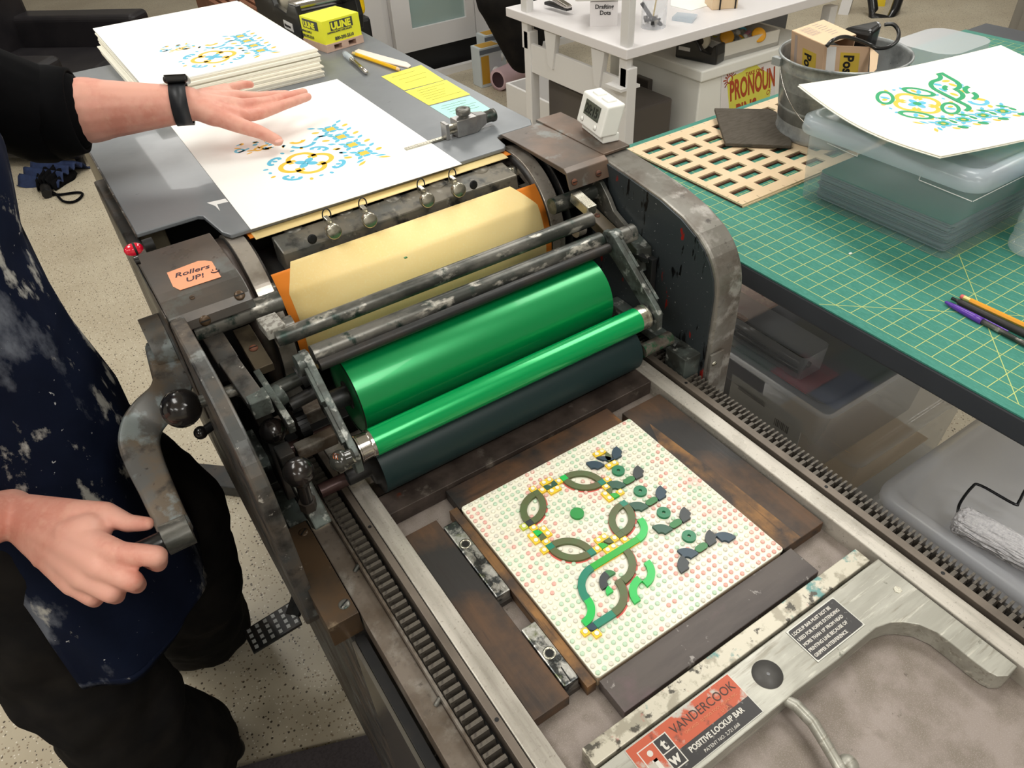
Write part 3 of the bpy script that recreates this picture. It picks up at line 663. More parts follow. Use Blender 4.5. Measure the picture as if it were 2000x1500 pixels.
# roller hanger arms (left and right)
def hanger(x, side):
    w_ = .0085
    pr = [(.4210, .1850), (.4160, .1960), (.4040, .1995), (.3930, .1950), (.3090, .1325), (.3000, .124), (.2990, .1000), (.3060, .0945), (.3150, .0960), (.3190, .1080), (.3250, .1160), (.4000, .1660), (.4160, .1740)]
    h = MB().prism(pr, x-w_/2, x+w_/2, 'YZ').build('roller_hanger', 'green_iron', P, bevel=.0012)
    xo = x+side*(w_/2+.002)
    for (ya, za), (yb, zb) in (((.392, .1870), (.357, .1625)), ((.352, .1590), (.316, .1340))):
        MB().bar((xo, ya, za), (xo, yb, zb), .0042, .010).build('hanger_strip', 'green_iron', h, bevel=.0006)
    MB().cyl((x, .3105, .1300), (x, .3105, .1322), .0022, n=12).build('hanger_hole', 'black_plastic', h)
    MB().cyl((x-side*.002, .404, .186), (x+side*.012, .404, .186), .0128, n=24).build('hanger_boss', 'green_iron', h, bevel=.001)
    return h
hanger(-.0905, -1); hanger(.3385, 1)
# plates behind drum, cross beams between the frames
MB().box(-.150, -.07, .455, .475, .055, .075).build('cross_beam', 'ledge', P, bevel=.002)
MB().box(-.134, -.085, .386, .402, .070, .0875).build('cross_beam', 'ledge', P, bevel=.002)
MB().box(-.13, .33, .47, .52, -.02, .03).build('cross_beam', 'black_iron', P, bevel=.002)
# trip shafts with brown stain
for (u0, v0, u1, v1, z) in ((545, 880, 655, 842, .052), (610, 960, 735, 908, .040)):
    a = az(u0+15, v0, z); b_ = az(u1+5, v1, z); b_.y = a.y
    MB().cyl(a, (b_.x, a.y, a.z), .0085, n=24).build('trip_shaft', 'brown_shaft', P, bevel=.001)
# small round knobs on posts, two left and two right
def post_knob(p, base, r, mt='black_knob'):
    p = Vector(p); base = Vector(base); d = (p-base).normalized()
    L_ = (p-base).length
    k = MB().lathe([(.0075, 0), (.0082, .003), (.0075, .006), (.0068, .012), (.0068, L_-r*1.3), (.009, L_-r*.9), (r*.82, L_-r*.55), (r, L_-.02*r), (r*.985, L_+.05*r), (r*1.0, L_+.08*r), (r*.92, L_+.42*r), (r*.7, L_+.72*r), (r*.4, L_+.93*r), (0, L_+r)], base, d, 28).build('trip_knob', mt, P)
    MB().cyl(base-d*.001, base+d*.012, .0095, n=6).build('knob_nut', 'dark_iron', k, bevel=.0008)
    return k
post_knob(ad(533, 842, .83), ad(549, 893, .865), .0150)
post_knob(ad(583, 922, .76), ad(603, 990, .80), .0160)
post_knob(az(1254, 532, .085), az(1256, 560, .050), .0115, 'black_knob')
post_knob(az(1335, 580, .085), az(1332, 622, .046), .0135, M('knob_steel', (104, 98, 94), .25, .9))
MB().ball(ad(665, 900, .785), .0118).cyl(ad(665, 900, .785), ad(690, 890, .785), .0085).build('ball_fitting', M('fitting_glass', (58, 58, 54), .15, .4, coat=.5), P)
cw = MB()
for i in range(3):
    c = ad(653+i*4, 891+i, .768); cw.tube([c+Vector((.0012*math.cos(a), .003*math.sin(a), .003*math.cos(a))) for a in [PI*k/8 for k in range(9)]], .0004, 5)
cw.build('copper_wire', 'copper', P)
# right side: bar under knobs and bracket block
MB().box(.418, .4285-.03, .30, .46, .03, .046).box(.3785, .3985, .30, .455, .0305, .0455).build('trip_bar', 'green_iron', P, bevel=.0015)
MB().box(.3705, .4010, .277, .315, .005, .046).build('trip_block', 'green_iron', P, bevel=.001)
MB().box(.4015, .4260, .2600, .2635, -.02, .05).build('frame_plate', 'frame_rim', P, bevel=.0006)
screw((.409, .2598, .033), (0, -1, 0), .0042, P, 'nickel')
MB().cyl((.322, .312, .064), (.372, .312, .064), .0095, n=24).build('trip_shaft', M('shaft_greenstain', (110, 104, 96), .35, .8, [(60, 5, .5, .58, (40, 96, 66)), (30, 5, .55, .7, (72, 62, 56))]), P, bevel=.001)
# right linkage
MB().prism([(.520, .215), (.505, .226), (.488, .222), (.470, .205), (.458, .19), (.425, .176), (.385, .150), (.381, .143), (.388, .140), (.430, .164), (.462, .172), (.500, .185)], .386, .393, 'YZ').build('link_lever', 'rod_steel', P, bevel=.001)
MB().bar((.362, .484, .186), (.368, .440, .168), .021, .014).build('link_block', 'block_tan', P, bevel=.001)
screw((.3655, .468, .1865), (0, -.2, 1), .0045, P, 'rust')
MB().cyl((.342, .404, .185), (.376, .404, .185), .0118, n=24).cyl((.366, .404, .185), (.369, .404, .185), .0124, n=24).build('link_collar', 'rod_steel', P, bevel=.0008)
MB().hexa([(.3745, .388, .128), (.398, .384, .128), (.398, .426, .136), (.3745, .426, .136), (.3745, .392, .164), (.398, .388, .162), (.398, .432, .176), (.3745, .432, .178)]).build('link_clamp', 'green_iron', P, bevel=.0015)
screw((.384, .3895, .147), (0, -1, .1), .0052, P, 'dark_iron', h=.003)
MB().box(.388, .3975, .375, .385, .05, .150).build('link_post', 'dark_iron', P, bevel=.001)
MB().prism([(.386, .394), (.372, .398), (.378, .372)], .150, .156).build('link_tab', 'dark_iron', P)
# dark infill of the mechanism (plates inside, behind the rollers)
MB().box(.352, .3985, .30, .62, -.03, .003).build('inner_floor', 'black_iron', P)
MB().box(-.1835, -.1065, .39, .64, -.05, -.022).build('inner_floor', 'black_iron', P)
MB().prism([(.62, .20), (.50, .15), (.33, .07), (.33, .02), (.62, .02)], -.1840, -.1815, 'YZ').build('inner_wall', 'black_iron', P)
# drive gear seen low on the left
dg = MB()
for i in range(20):
    a = 2*PI*i/20; c, s_ = math.cos(a), math.sin(a); dg.obox((-.112, .44+c*.03, .075+s_*.03), (.006, 0, 0), (0, c*.0035, s_*.0035), (0, -s_*.002, c*.002))
dg.cyl((-.118, .44, .075), (-.106, .44, .075), .029, n=30); dg.build('drive_gear', 'dgear', P)['kind'] = 'stuff'
# --- feed board with notches
fbp = [(-.187, 1.484), (-.187, .706), (-.110, .706), (-.104, .700), (-.0965, .640), (-.0900, .6262), (.3180, .6262), (.3245, .634), (.3300, .664), (.338, .672), (.398, .672), (.408, .690), (.416, 1.60), (-.187, 1.60)]
fbp = [(-.187, 1.484), (-.187, .706), (-.110, .706), (-.104, .700), (-.0965, .640), (-.0900, .6262), (.3180, .6262), (.3245, .634), (.3300, .664), (.338, .672), (.398, .672), (.408, .690), (.416, 1.49)]
fb = MB().prism(fbp, .2405, .2465).build('feed_board', 'feed_grey', P, bevel=.0015)
MB().box(-.1885, -.1868, .707, 1.484, .2400, .2468).build('worn_edge', 'worn_edge', fb)
MB().box(.20, .352, .7085, .7165, .2464, .2467).build('board_slot', 'black_plastic', fb)
sc_ = MB(); rr = random.Random(3)
for i in range(5):
    x, y = -.085+rr.random()*.035, .735+rr.random()*.03
sc_.prism([(az(u, v, .2467).x, az(u, v, .2467).y) for u, v in ((404, 396), (440, 388), (446, 394), (424, 399), (430, 412), (420, 402))], .2466, .24675)
sc_.build('scratch', 'label_white', fb)
# foot pedal with punched holes
pc = [az(u, v, -.70) for u, v in ((474, 1232), (570, 1172), (590, 1218), (495, 1276))]
pd = MB().prism([(p.x, p.y) for p in pc], -.706, -.70).build('foot_pedal', 'dark_iron', P, bevel=.002)
hl = MB(); e1 = pc[1]-pc[0]; e2 = pc[3]-pc[0]
for i in range(6):
    for j in range(4):
        if True:
            c = pc[0]+e1*((i+.6)/6.3)+e2*((j+.62)/4.3); hl.box(c.x-.0038, c.x+.0038, c.y-.0045, c.y+.0045, -.7001, -.6994)
hl.build('pedal_hole', M('pedal_gap', (196, 198, 196), .4), pd)
MB().bar(tuple((pc[1]+pc[2])/2+Vector((-.01, 0, -.004))), (-.12, .84, -.66), .03, .012).build('pedal_arm', 'dark_iron', pd)
# ================================================================== THE FORME ON THE BED
def solo(mb, name, mt, label, cat, group=None, **k):
    return tag(mb.build(name, mt, None, **k), label, cat, group)
g_f = 'wooden blocking pieces around the white plate'
solo(MB().box(.0, .2475, .2575, .2915, .0003, .0160), 'furniture_block', 'wood_dark_x', 'ink-stained brown wooden strip between the white studded plate and the rollers', 'wood block', g_f, bevel=.0008)
wr = solo(MB().box(.2568, .3215, .0012, .2715, .0003, .0162), 'furniture_block', 'wood_dark', 'wide blackened wooden board between the white plate and the right rail, orange inner edge', 'wood block', g_f, bevel=.0008)
MB().prism([(.2575, .002), (.285, .002), (.283, .1), (.276, .17), (.2725, .235), (.2575, .2)], .0161, .01635).build('bare_strip', 'wood_orange', wr)
solo(MB().box(.0015, .2655, -.0385, -.0012, .0003, .0158), 'furniture_block', 'wood_grey', 'dark grey smooth wooden board between the white plate and the steel lockup bar', 'wood block', g_f, bevel=.0008)
solo(MB().box(-.0118, -.0012, -.0005, .2620, .0003, .0160), 'furniture_block', 'wood_orange', 'thin orange-brown wooden stick along the left edge of the white plate', 'wood block', g_f, bevel=.0006)
solo(MB().box(-.0712, -.0305, .0025, .2590, .0003, .0164), 'furniture_block', 'wood_dark', 'wide scarred brown wooden board between the left rail and the two metal quoins', 'wood block', g_f, bevel=.0008)
MB().box(.248, .262, .272, .2915, .0003, .0008).build('bed_patch', 'bed_plate', P)
def quoin(y0, y1, yh, lab):
    q = thing('quoin', lab, 'quoin', (-.0212, (y0+y1)/2, 0.0003), 'high-speed quoins')
    m = MB().box(-.0298, -.0126, y0+.0015, y1-.0015, .0003, .0182); m.build('body', 'quoin_metal', q, bevel=.0014)
    MB().lathe([(.0042, -.0004), (.0068, .0002), (.0068, .0008), (.0046, .0008), (.0042, -.004), (0, -.004)], (-.0212, yh, .0182), (0, 0, 1), 24).build('key_hole_ring', 'nickel', q)
    MB().cyl((-.0212, yh, .0178), (-.0212, yh, .01845), .0041, n=20).build('key_hole', 'black_plastic', q)
    MB().bar((-.0215, yh-.035, .0183), (-.0205, yh-.018, .0183), .0012, .0005).build('direction_mark', 'black_plastic', q)
    MB().box(-.0292, -.0132, y0-.0012, y1+.0012, .0004, .0075).build('wedge', 'dark_iron', q)
quoin(.1285, .2455, .2085, 'long scratched steel quoin with green paint, nearer the rollers')
quoin(.0100, .0865, .0475, 'speckled steel quoin with a red-painted end, nearer the lockup bar')
# white studded plate
S8 = .008; TOP = .0195; STUD_H = .0017
bp = thing('studded_baseplate', 'white toy-brick baseplate with ink-tinted studs locked up on the press bed', 'baseplate', (.128, .128, .0003))
MB().prism(rrect(.0002, .2558, .0002, .2558, .004), .0165, TOP).build('plate', 'baseplate', bp, bevel=.0004)
MB().box(.002, .254, .002, .254, .0003, .0165).build('backing_board', 'card_light', bp)
# ---- tiles. T(name, polygon builder, material, label, category)
TZ0, TZ1 = TOP+.0001, TOP+.0034
covered = set()
def cover(poly_cells): covered.update(poly_cells)
def inside(poly, x, y):
    c = False; n = len(poly)
    for i in range(n):
        (x1, y1), (x2, y2) = poly[i], poly[(i+1) % n]
        if (y1 > y) != (y2 > y) and x < (x2-x1)*(y-y1)/(y2-y1)+x1: c = not c
    return c
def cover_poly(poly):
    for i in range(32):
        for j in range(32):
            if inside(poly, i+.5, j+.5) or sum(inside(poly, i+.5+dx, j+.5+dy) for dx in (-.26, .26) for dy in (-.26, .26)) >= 2: covered.add((i, j))
def tile(poly, mt, label, group, name='tile', h=TZ1, edge=None, cat='tile'):
    cover_poly(poly)
    cx = sum(p[0] for p in poly)/len(poly); cy = sum(p[1] for p in poly)/len(poly)
    pl = [((p[0]+(.035 if p[0] < cx else -.035)*0)*S8, p[1]*S8) for p in poly]
    o = MB().prism(pl, TZ0, h).build(name, mt, None)
    tag(o, label, cat, group)
    if edge: MB().prism([(S8*(cx+(p[0]-cx)*1.015), S8*(cy+(p[1]-cy)*1.015)) for p in poly], TZ0, TZ0+.0018).build('tile_side', edge, o)
    return o
def qarc(cx, cy, r0, r1, a0, n=12):
    a0 = math.radians(a0); return arc(cx, cy, r1, a0, a0+PI/2, n)+arc(cx, cy, r0, a0, a0+PI/2, n)[::-1]
def sq(x, y, w=1, h=1): return [(x+.02, y+.02), (x+w-.02, y+.02), (x+w-.02, y+h-.02), (x+.02, y+h-.02)]
G1 = 'olive curved tiles of the four petals'
for nm, (cA, cB), pos in (('top', ((16, 24), (19, 27)), 'petal nearest the rollers'), ('left', ((10, 24), (7, 27)), 'left petal by the quoins'), ('bottom', ((7, 15), (10, 18)), 'petal left of the long bar'), ('right', ((19, 15), (16, 18)), 'right petal by the rings')):
    aA, aB = {'top': (0, 180), 'left': (90, 270), 'bottom': (0, 180), 'right': (90, 270)}[nm]
    sideA = {'top': 'roller-side', 'left': 'outer', 'bottom': 'upper', 'right': 'inner'}[nm]; sideB = {'top': 'inner', 'left': 'inner', 'bottom': 'lower', 'right': 'outer'}[nm]
    tile(qarc(cA[0], cA[1], 3, 4, aA, 16), 'tile_olive', 'olive curved tile, %s edge of the %s' % (sideA, pos), G1, edge='pin_red' if nm == 'right' else None)
    tile(qarc(cB[0], cB[1], 3, 4, aB, 16), 'tile_olive', 'olive curved tile, %s edge of the %s' % (sideB, pos), G1)
    MB_ = None
GS = 'small square corner tiles of the petals'
for x, y, mt, lab in ((15, 27, 'tile_bright', 'bright green square tile at the left tip of the petal nearest the rollers'), (19, 23, 'tile_teal', 'teal square tile at the right tip of the petal nearest the rollers'),
    (6, 23, 'tile_dark', 'blackish square tile at the lower tip of the left petal'), (10, 27, 'tile_olive', 'olive square tile at the upper tip of the left petal'),
    (6, 18, 'tile_teal', 'teal square tile at the left tip of the lower petal'), (10, 14, 'tile_teal', 'teal square tile at the right tip of the lower petal beside the green bar'),
    (19, 18, 'tile_teal', 'teal square tile at the upper tip of the right petal'), (15, 14, 'tile_olive', 'olive square tile at the lower tip of the right petal')):
    tile(sq(x, y), mt, lab, GS)
tile(arc(13, 21, 1, 0, 2*PI*23/24, 23), 'tile_disc', 'round plain green disc tile at the centre of the flower', None, cat='tile')
GY = 'yellow studded plates in small clusters'
def yplate(x, y, w=1, h=1, lab='', mt='tile_yellow'):
    t = thing('yellow_plate', lab, 'brick plate', ((x+w/2)*S8, (y+h/2)*S8, TZ0), GY)
    MB().box((x+.02)*S8, (x+w-.02)*S8, (y+.02)*S8, (y+h-.02)*S8, TZ0, TZ0+.0026).build('plate', mt, t)
    for i in range(w):
        for j in range(h):
            covered.add((x+i, y+j)); MB().cyl(((x+i+.5)*S8, (y+j+.5)*S8, TZ0+.0026), ((x+i+.5)*S8, (y+j+.5)*S8, TZ0+.0038), .0024, n=12).build('stud', 'stud_white', t)
for a in ((10, 28, 1, 1, 'single yellow plate just outside the upper tip of the left petal'), (11, 27, 1, 1, 'single yellow plate touching the upper tip of the left petal'),
    (12, 28, 2, 1, 'double yellow plate on the roller side of the upper left cluster'), (14, 27, 1, 1, 'single yellow plate touching the bright green square tile'), (12, 26, 2, 1, 'double yellow plate on the inner side of the upper left cluster'),
    (20, 23, 1, 1, 'single yellow plate just right of the teal tip of the roller-side petal'), (19, 22, 1, 1, 'single yellow plate just below the teal tip of the roller-side petal'), (18, 20, 1, 2, 'double yellow plate on the inner side of the upper right cluster'), (20, 20, 1, 1, 'single yellow plate at the outer end of the upper right cluster'),
    (6, 22, 1, 1, 'single yellow plate touching the blackish square tile'), (7, 20, 1, 2, 'double yellow plate on the inner side of the lower left cluster'), (5, 20, 1, 2, 'double yellow plate on the outer side of the lower left cluster'), (6, 19, 1, 1, 'single yellow plate touching the left teal tip of the lower petal'), (5, 18, 1, 1, 'single yellow plate outside the left tip of the lower petal'),
    (12, 15, 2, 1, 'double yellow plate on the inner side of the cluster above the green bar'), (14, 14, 1, 1, 'single yellow plate touching the lower tip of the right petal'), (15, 13, 1, 1, 'single yellow plate between the right petal and the green bar'), (11, 14, 1, 1, 'single yellow plate touching the right teal tip of the lower petal'), (12, 13, 2, 1, 'double yellow plate lying against the long green bar'),
    (22, 28, 2, 1, 'double yellow plate nearest the rollers, beside the leaf-shaped tiles'), (22, 25, 2, 1, 'double yellow plate between the leaf-shaped tiles and the first ring'), (2, 5, 1, 1, 'leftmost of the two single yellow plates at the near end of the pattern'), (3, 4, 1, 1, 'rightmost of the two single yellow plates at the near end of the pattern')):
    yplate(*a)
yplate(5, 23, 1, 1, 'greenish yellow single plate outside the lower tip of the left petal', 'tile_yellowgreen')
GQ = 'quarter round tiles among the yellow plates'
def quarter(x, y, corner, mt, lab, r=1.0):
    cx, cy = {'bl': (x, y), 'br': (x+1, y), 'tl': (x, y+1), 'tr': (x+1, y+1)}[corner]; a0 = {'bl': 0, 'br': PI/2, 'tr': PI, 'tl': 1.5*PI}[corner]
    return tile([(cx, cy)]+arc(cx, cy, r, a0, a0+PI/2, 8), mt, lab, GQ)
quarter(13, 27, 'br', 'tile_dgreen', 'dark green quarter tile, right one in the upper left yellow cluster'); quarter(12, 27, 'bl', 'tile_dgreen', 'dark green quarter tile, left one in the upper left yellow cluster')
quarter(19, 21, 'tl', 'tile_olive', 'olive quarter tile in the upper right yellow cluster'); quarter(19, 20, 'bl', 'tile_mid', 'bright green quarter tile in the upper right yellow cluster')
quarter(6, 21, 'bl', 'tile_bright', 'bright green quarter tile in the lower left yellow cluster'); quarter(6, 20, 'br', 'tile_olive', 'olive quarter tile in the lower left yellow cluster')
quarter(13, 14, 'tr', 'tile_olive', 'olive quarter tile in the yellow cluster above the green bar'); quarter(12, 14, 'bl', 'tile_mid', 'green quarter tile in the yellow cluster above the green bar')
def leaf(x, y, w, h, flip, mt, lab):
    n = 8; A = (x, y+h) if flip else (x, y); B = (x+w, y) if flip else (x+w, y+h)
    dx, dy = B[0]-A[0], B[1]-A[1]; L_ = math.hypot(dx, dy); px, py = -dy/L_, dx/L_; P1 = []; P2 = []
    for i in range(n+1):
        t = i/n; b = .42*math.sin(PI*t)*1.05; P1.append((A[0]+dx*t+px*b, A[1]+dy*t+py*b)); P2.append((A[0]+dx*t-px*b, A[1]+dy*t-py*b))
    return tile(P1+P2[1:-1][::-1], mt, lab, 'leaf shaped tiles')
leaf(23, 26, 1, 2, False, 'tile_olive', 'olive leaf-shaped tile between two double yellow plates')
leaf(22, 26, 2, 2, True, 'tile_navy', 'dark navy leaf-shaped tile crossing the double yellow plates')
GM = 'dark two-stud quarter ring tiles of the chain'
def mac(cx, cy, a0, mt, lab):
    pl = arc(cx, cy, 2, math.radians(a0), math.radians(a0+90), 10)+arc(cx, cy, .62, math.radians(a0), math.radians(a0+90), 6)[::-1]
    o = tile(pl, mt, lab, GM)
    return o
ordn = ('first', 'second', 'third', 'fourth')
mac(26, 26, 90, 'tile_navy', 'navy quarter ring tile on the right of the leaf-shaped tiles'); mac(20, 26, 0, 'tile_navy', 'navy quarter ring tile on the left of the leaf-shaped tiles')
for k, y in enumerate((21, 16, 11, 6)):
    c1 = ('tile_dark', 'tile_navy', 'tile_dark', 'tile_dark')[k]; c2 = ('tile_dgreen', 'tile_dgreen', 'tile_dgreen', 'tile_navy')[k]
    mac(26, y, 90, c1, '%s quarter ring tile right of the %s green lozenge counted from the rollers' % ('navy' if c1 == 'tile_navy' else 'blackish', ordn[k]))
    mac(20, y, 0, c2, '%s quarter ring tile left of the %s green lozenge counted from the rollers' % ('navy' if c2 == 'tile_navy' else 'dark green', ordn[k]))
    tile(arc(22.5, y+.5, .5, PI/2, 1.5*PI, 8)+arc(23.5, y+.5, .5, -PI/2, PI/2, 8), 'tile_leaf', '%s rounded green lozenge tile of the chain counted from the rollers' % ordn[k], 'rounded lozenge tiles', edge='burnt_edge')
    cy = y+2.95 if k < 3 else y+2.85
    covered.update([(22, int(cy-.5)), (23, int(cy-.5)), (22, int(cy-.5)+1), (23, int(cy-.5)+1), (22, y+3), (23, y+3), (22, y+2), (23, y+2)])
    tag(MB().lathe([(.25*S8, TZ0), (.25*S8, TZ1), (S8*.98, TZ1), (S8*.98, TZ0)], (23*S8, cy*S8, 0), (0, 0, 1), 28, smooth=False).build('ring_tile', 'tile_ring', None), '%s round green ring tile with a hole counted from the rollers' % ordn[k], 'tile', 'round ring tiles')
mac(26, 5, 0, 'tile_navy', 'navy quarter ring tile at the right end of the chain'); mac(20, 5, 90, 'tile_dark', 'blackish quarter ring tile lowest at the left end of the chain')
GB = 'green curved and straight tiles of the bird figure'
for x in range(0, 8):
    pass
tile(sq(9, 12, 8, 1), 'tile_mid', 'long straight bright green bar tile across the middle of the pattern', GB, edge='tile_yellow')
tile(qarc(17, 15, 2, 3, 270, 14), 'tile_bright', 'bright green hook-shaped tile at the right end of the long bar', GB)
tile(qarc(9, 9, 3, 4, 90, 16), 'tile_teal', 'teal curved tile at the left end of the long bar', GB)
tile(qarc(3, 9, 2, 3, 270, 14), 'tile_bright', 'bright green curved tile continuing below the teal curve', GB)
tile(sq(4, 5, 3, 1), 'tile_teal', 'short straight teal tile near the near corner of the plate', GB)
tile([(3, 5.95), (3.98, 5.98), (3.98, 5.02), (3.45, 5.0), (3.0, 5.45)], 'tile_navy', 'small navy tile with a cut corner at the end of the teal strip', GB)
tile(qarc(11, 12, 3, 4, 270, 16), 'tile_olive', 'large olive curved tile starting under the long green bar', GB)
tile(qarc(7, 9, 3, 4, 270, 16)+[], 'tile_olive', 'large olive curved tile ending at the short teal strip', GB)
tile(qarc(13, 9, 2, 3, 270, 14), 'tile_bright', 'bright green curved tile standing alone, upper of the two by the chain', GB)
tile(qarc(13, 5, 2, 3, 90, 14), 'tile_bright', 'bright green curved tile standing alone, lower of the two by the chain', GB)
tile(qarc(10, 9, 1, 2, 90, 10), 'tile_dark', 'small black curved tile inside the bird figure', GB)
quarter(10, 10, 'bl', 'tile_leaf', 'green quarter tile at the upper end of the small black curve'); quarter(8, 8, 'br', 'tile_bright', 'green quarter tile at the lower end of the small black curve')
# studs: the 300 that show largest are single parts, the rest one part
rs = random.Random(5)
def hue(i, j):
    a = math.sin(i*.55+1.3)*math.cos(j*.42+.4)+.5*math.sin((i+j)*.33); r = rs.random()
    if i > 26 and j < 5: return 'red' if r < .8 else 'white'
    if j < 5 and i < 10: return 'green' if r < .75 else 'grey'
    if a > .45: return 'red' if r < .62 else 'grey' if r < .8 else 'white'
    if a < -.35: return 'green' if r < .6 else 'grey' if r < .8 else 'white'
    return ('white', 'grey', 'red', 'green', 'white')[int(r*5)]
free = [(i, j) for i in range(32) for j in range(32) if (i, j) not in covered]
free.sort(key=lambda c: (Vector(((c[0]+.5)*S8, (c[1]+.5)*S8, TOP))-CP).length)
cache = {}; rest = {}
for k, (i, j) in enumerate(free):
    h = hue(i, j); x, y = (i+.5)*S8, (j+.5)*S8
    if k < 300:
        if h not in cache:
            cache[h] = MB().lathe([(0, STUD_H), (.0021, STUD_H), (.0024, STUD_H-.0003), (.0024, 0)], (0, 0, 0), (0, 0, 1), 10).build('stud', 'stud_'+h, None, local=True).data
            o = [q for q in COL.objects if q.data == cache[h]][0]
        else:
            o = bpy.data.objects.new('stud', cache[h]); COL.objects.link(o)
        o.parent = bp; b = wloc(bp); o.location = (x-b.x, y-b.y, TOP-b.z)
    else:
        rest.setdefault(h, MB()).lathe([(0, STUD_H), (.0021, STUD_H), (.0024, STUD_H-.0003), (.0024, 0)], (x, y, TOP), (0, 0, 1), 10)
al = MB(); mi = []; order = sorted(rest)
for q, h in enumerate(order):
    n0 = len(al.f); al.add(rest[h].v, rest[h].f, True); mi += [q]*(len(al.f)-n0)
so = al.build('far_stud', 'stud_'+order[0], bp); so['kind'] = 'stuff'
for h in order[1:]: so.data.materials.append(MATS['stud_'+h])
so.data.polygons.foreach_set('material_index', mi)
# red ink bleed beside petals
for cx, cy, a0 in ((19, 27, 180), (7, 27, 270), (10, 18, 180), (16, 18, 270), (16, 24, 0), (7, 15, 0), (7, 9, 270), (11, 12, 270)):
    r1 = 4.0; a = math.radians(a0)
    o = MB().strip([(S8*p[0], S8*p[1]) for p in arc(cx, cy, 4.0, a, a+PI/2, 14)], [(S8*p[0], S8*p[1]) for p in arc(cx, cy, 4.22, a, a+PI/2, 14)], TOP+.00005, TOP+.0001)
    o.build('ink_trace', 'ink_red' if 'ink_red' in MATS else M('ink_red', (232, 110, 100), .4), bp)

# ---- lockup bar
lk = thing('lockup_bar', 'steel positive lockup bar with maker plates locking the forme on the bed', 'lockup bar', (.13, -.06, .0003))
MB().box(-.0520, .3140, -.0625, -.0440, .0004, .0233).build('clamp_bar', 'lockup_bar', lk, bevel=.0008)
bpts = [(1984, 1305), (1970, 1320), (1948, 1321), (1930, 1312), (1900, 1290), (1860, 1258), (1830, 1235), (1796, 1220), (1764, 1215), (1740, 1216), (1712, 1226), (1680, 1252), (1640, 1286), (1600, 1316), (1532, 1366)]
pl = [az(u, v, .0233) for u, v in bpts]; pl = [(p.x, p.y) for p in pl]
yb = pl[-1][1]
pl = [(.3225, -.0655)]+[(.3225, pl[0][1])]+pl[1:-1]+[(.14, -.1145), (.06, -.1150), (-.035, -.1155), (-.050, -.20), (-.0700, -.20), (-.060, -.0655)]
lb = MB().prism(pl, .0004, .0233).build('bar_body', 'lockup_metal', lk, bevel=.0010)
MB().lathe([(0, .0006), (.0143, .0006), (.0143, -.002)], (.1305, -.0885, .0233), (0, 0, 1), 40).build('pivot_disc', 'disc_grey', lk)
MB().cyl((.1310, -.0890, .0236), (.1310, -.0890, .0242), .0016, n=14).build('pivot_hole', 'black_plastic', lk)
hx = az(1753, 1152, .0233); MB().cyl((hx.x, hx.y, .0230), (hx.x, hx.y, .0238), .0042, n=6).build('rivet', 'nickel', lk)
MB().tube([az(1525, 1362, .016), az(1555, 1378, .018), az(1588, 1412, .020), az(1612, 1452, .020), az(1640, 1500, .020), az(1700, 1580, .02)], [.0050, .0056, .0056, .0052, .0050, .0048], 14).build('clamp_lever', 'lockup_metal', lk)
MB().ball(az(1655, 1496, .014), .0095).build('lever_boss', 'lockup_metal', lk)
# warning plate
wp = MB().box(.1775, .2460, -.1075, -.0690, .0233, .0240).build('warning_plate', 'plate_frame', lk, bevel=.0002)
MB().prism(rrect(.1788, .2447, -.1062, -.0703, .002), .0240, .0242).build('plate_field', 'plate_black', wp)
for k, t in enumerate(('LOCKUP BAR MUST NOT BE', 'USED FOR FORMS EXTENDING', 'MORE THAN 19" FROM HEAD', 'PRINTING LINE BECAUSE OF', 'GRIPPER INTERFERENCE')):
    text_mesh(t, .0046, (.1800, -.0768-.0066*k, .0242), (1, 0, 0), (0, 1, 0), 'plate_text', wp, bold=.00012, sx=.92, align='LEFT')
# maker plate
vp = MB().box(-.0235, .1010, -.1112, -.0668, .0233, .0239).build('maker_plate', 'plate_frame', lk, bevel=.0002)
MB().box(-.0225, .1000, -.0930, -.0676, .0239, .0241).build('red_field', 'plate_red', vp)
MB().box(-.0225, .1000, -.1104, -.0930, .0239, .0241).build('black_field', 'plate_black', vp)
text_mesh('VANDERCOOK', .0118, (.0215, -.0815, .0241), (1, 0, 0), (0, 1, 0), 'plate_text_dark', vp, sx=.93)
text_mesh('CHICAGO   ILLINOIS TOOL WORKS INC.', .0033, (.030, -.0866, .0241), (1, 0, 0), (0, 1, 0), 'plate_text_orange', vp, sx=1.05)
text_mesh('U.S.A.', .0040, (.070, -.0912, .0241), (1, 0, 0), (0, 1, 0), 'plate_text_orange', vp)
text_mesh('POSITIVE LOCKUP BAR', .0068, (.0230, -.1012, .0241), (1, 0, 0), (0, 1, 0), 'plate_text', vp, bold=.0002, sx=.92)
text_mesh('PATENT NO. 2,721,668', .0042, (.0330, -.1080, .0241), (1, 0, 0), (0, 1, 0), 'plate_text', vp, sx=1.0)
lg = MB().box(-.0160, .0165, -.1045, -.0745, .0241, .0243).build('logo_frame', 'plate_text', vp)
MB().box(-.0150, .0010, -.1035, -.0755, .0243, .0244).build('logo_cell', 'plate_red', lg)
MB().box(.0020, .0155, -.0885, -.0755, .0243, .0244).build('logo_cell', 'plate_black', lg)
MB().box(.0020, .0155, -.1035, -.0895, .0243, .0244).build('logo_cell', 'plate_black', lg)
def on_logo(m, nm): m.build(nm, 'plate_text', lg)
on_logo(MB().cyl((-.0068, -.0815, .0243), (-.0068, -.0815, .0246), .0027, n=20), 'letter_dot')
on_logo(MB().box(-.0098, -.0045, -.0895, -.0872, .0243, .0246).box(-.0084, -.0045, -.1005, -.0872, .0243, .0246).box(-.0105, -.0025, -.1018, -.0996, .0243, .0246), 'letter')
text_mesh('t', .0150, (.0055, -.0872, .0244), (1, 0, 0), (0, 1, 0), 'plate_text', lg, name='letter', bold=.0004)
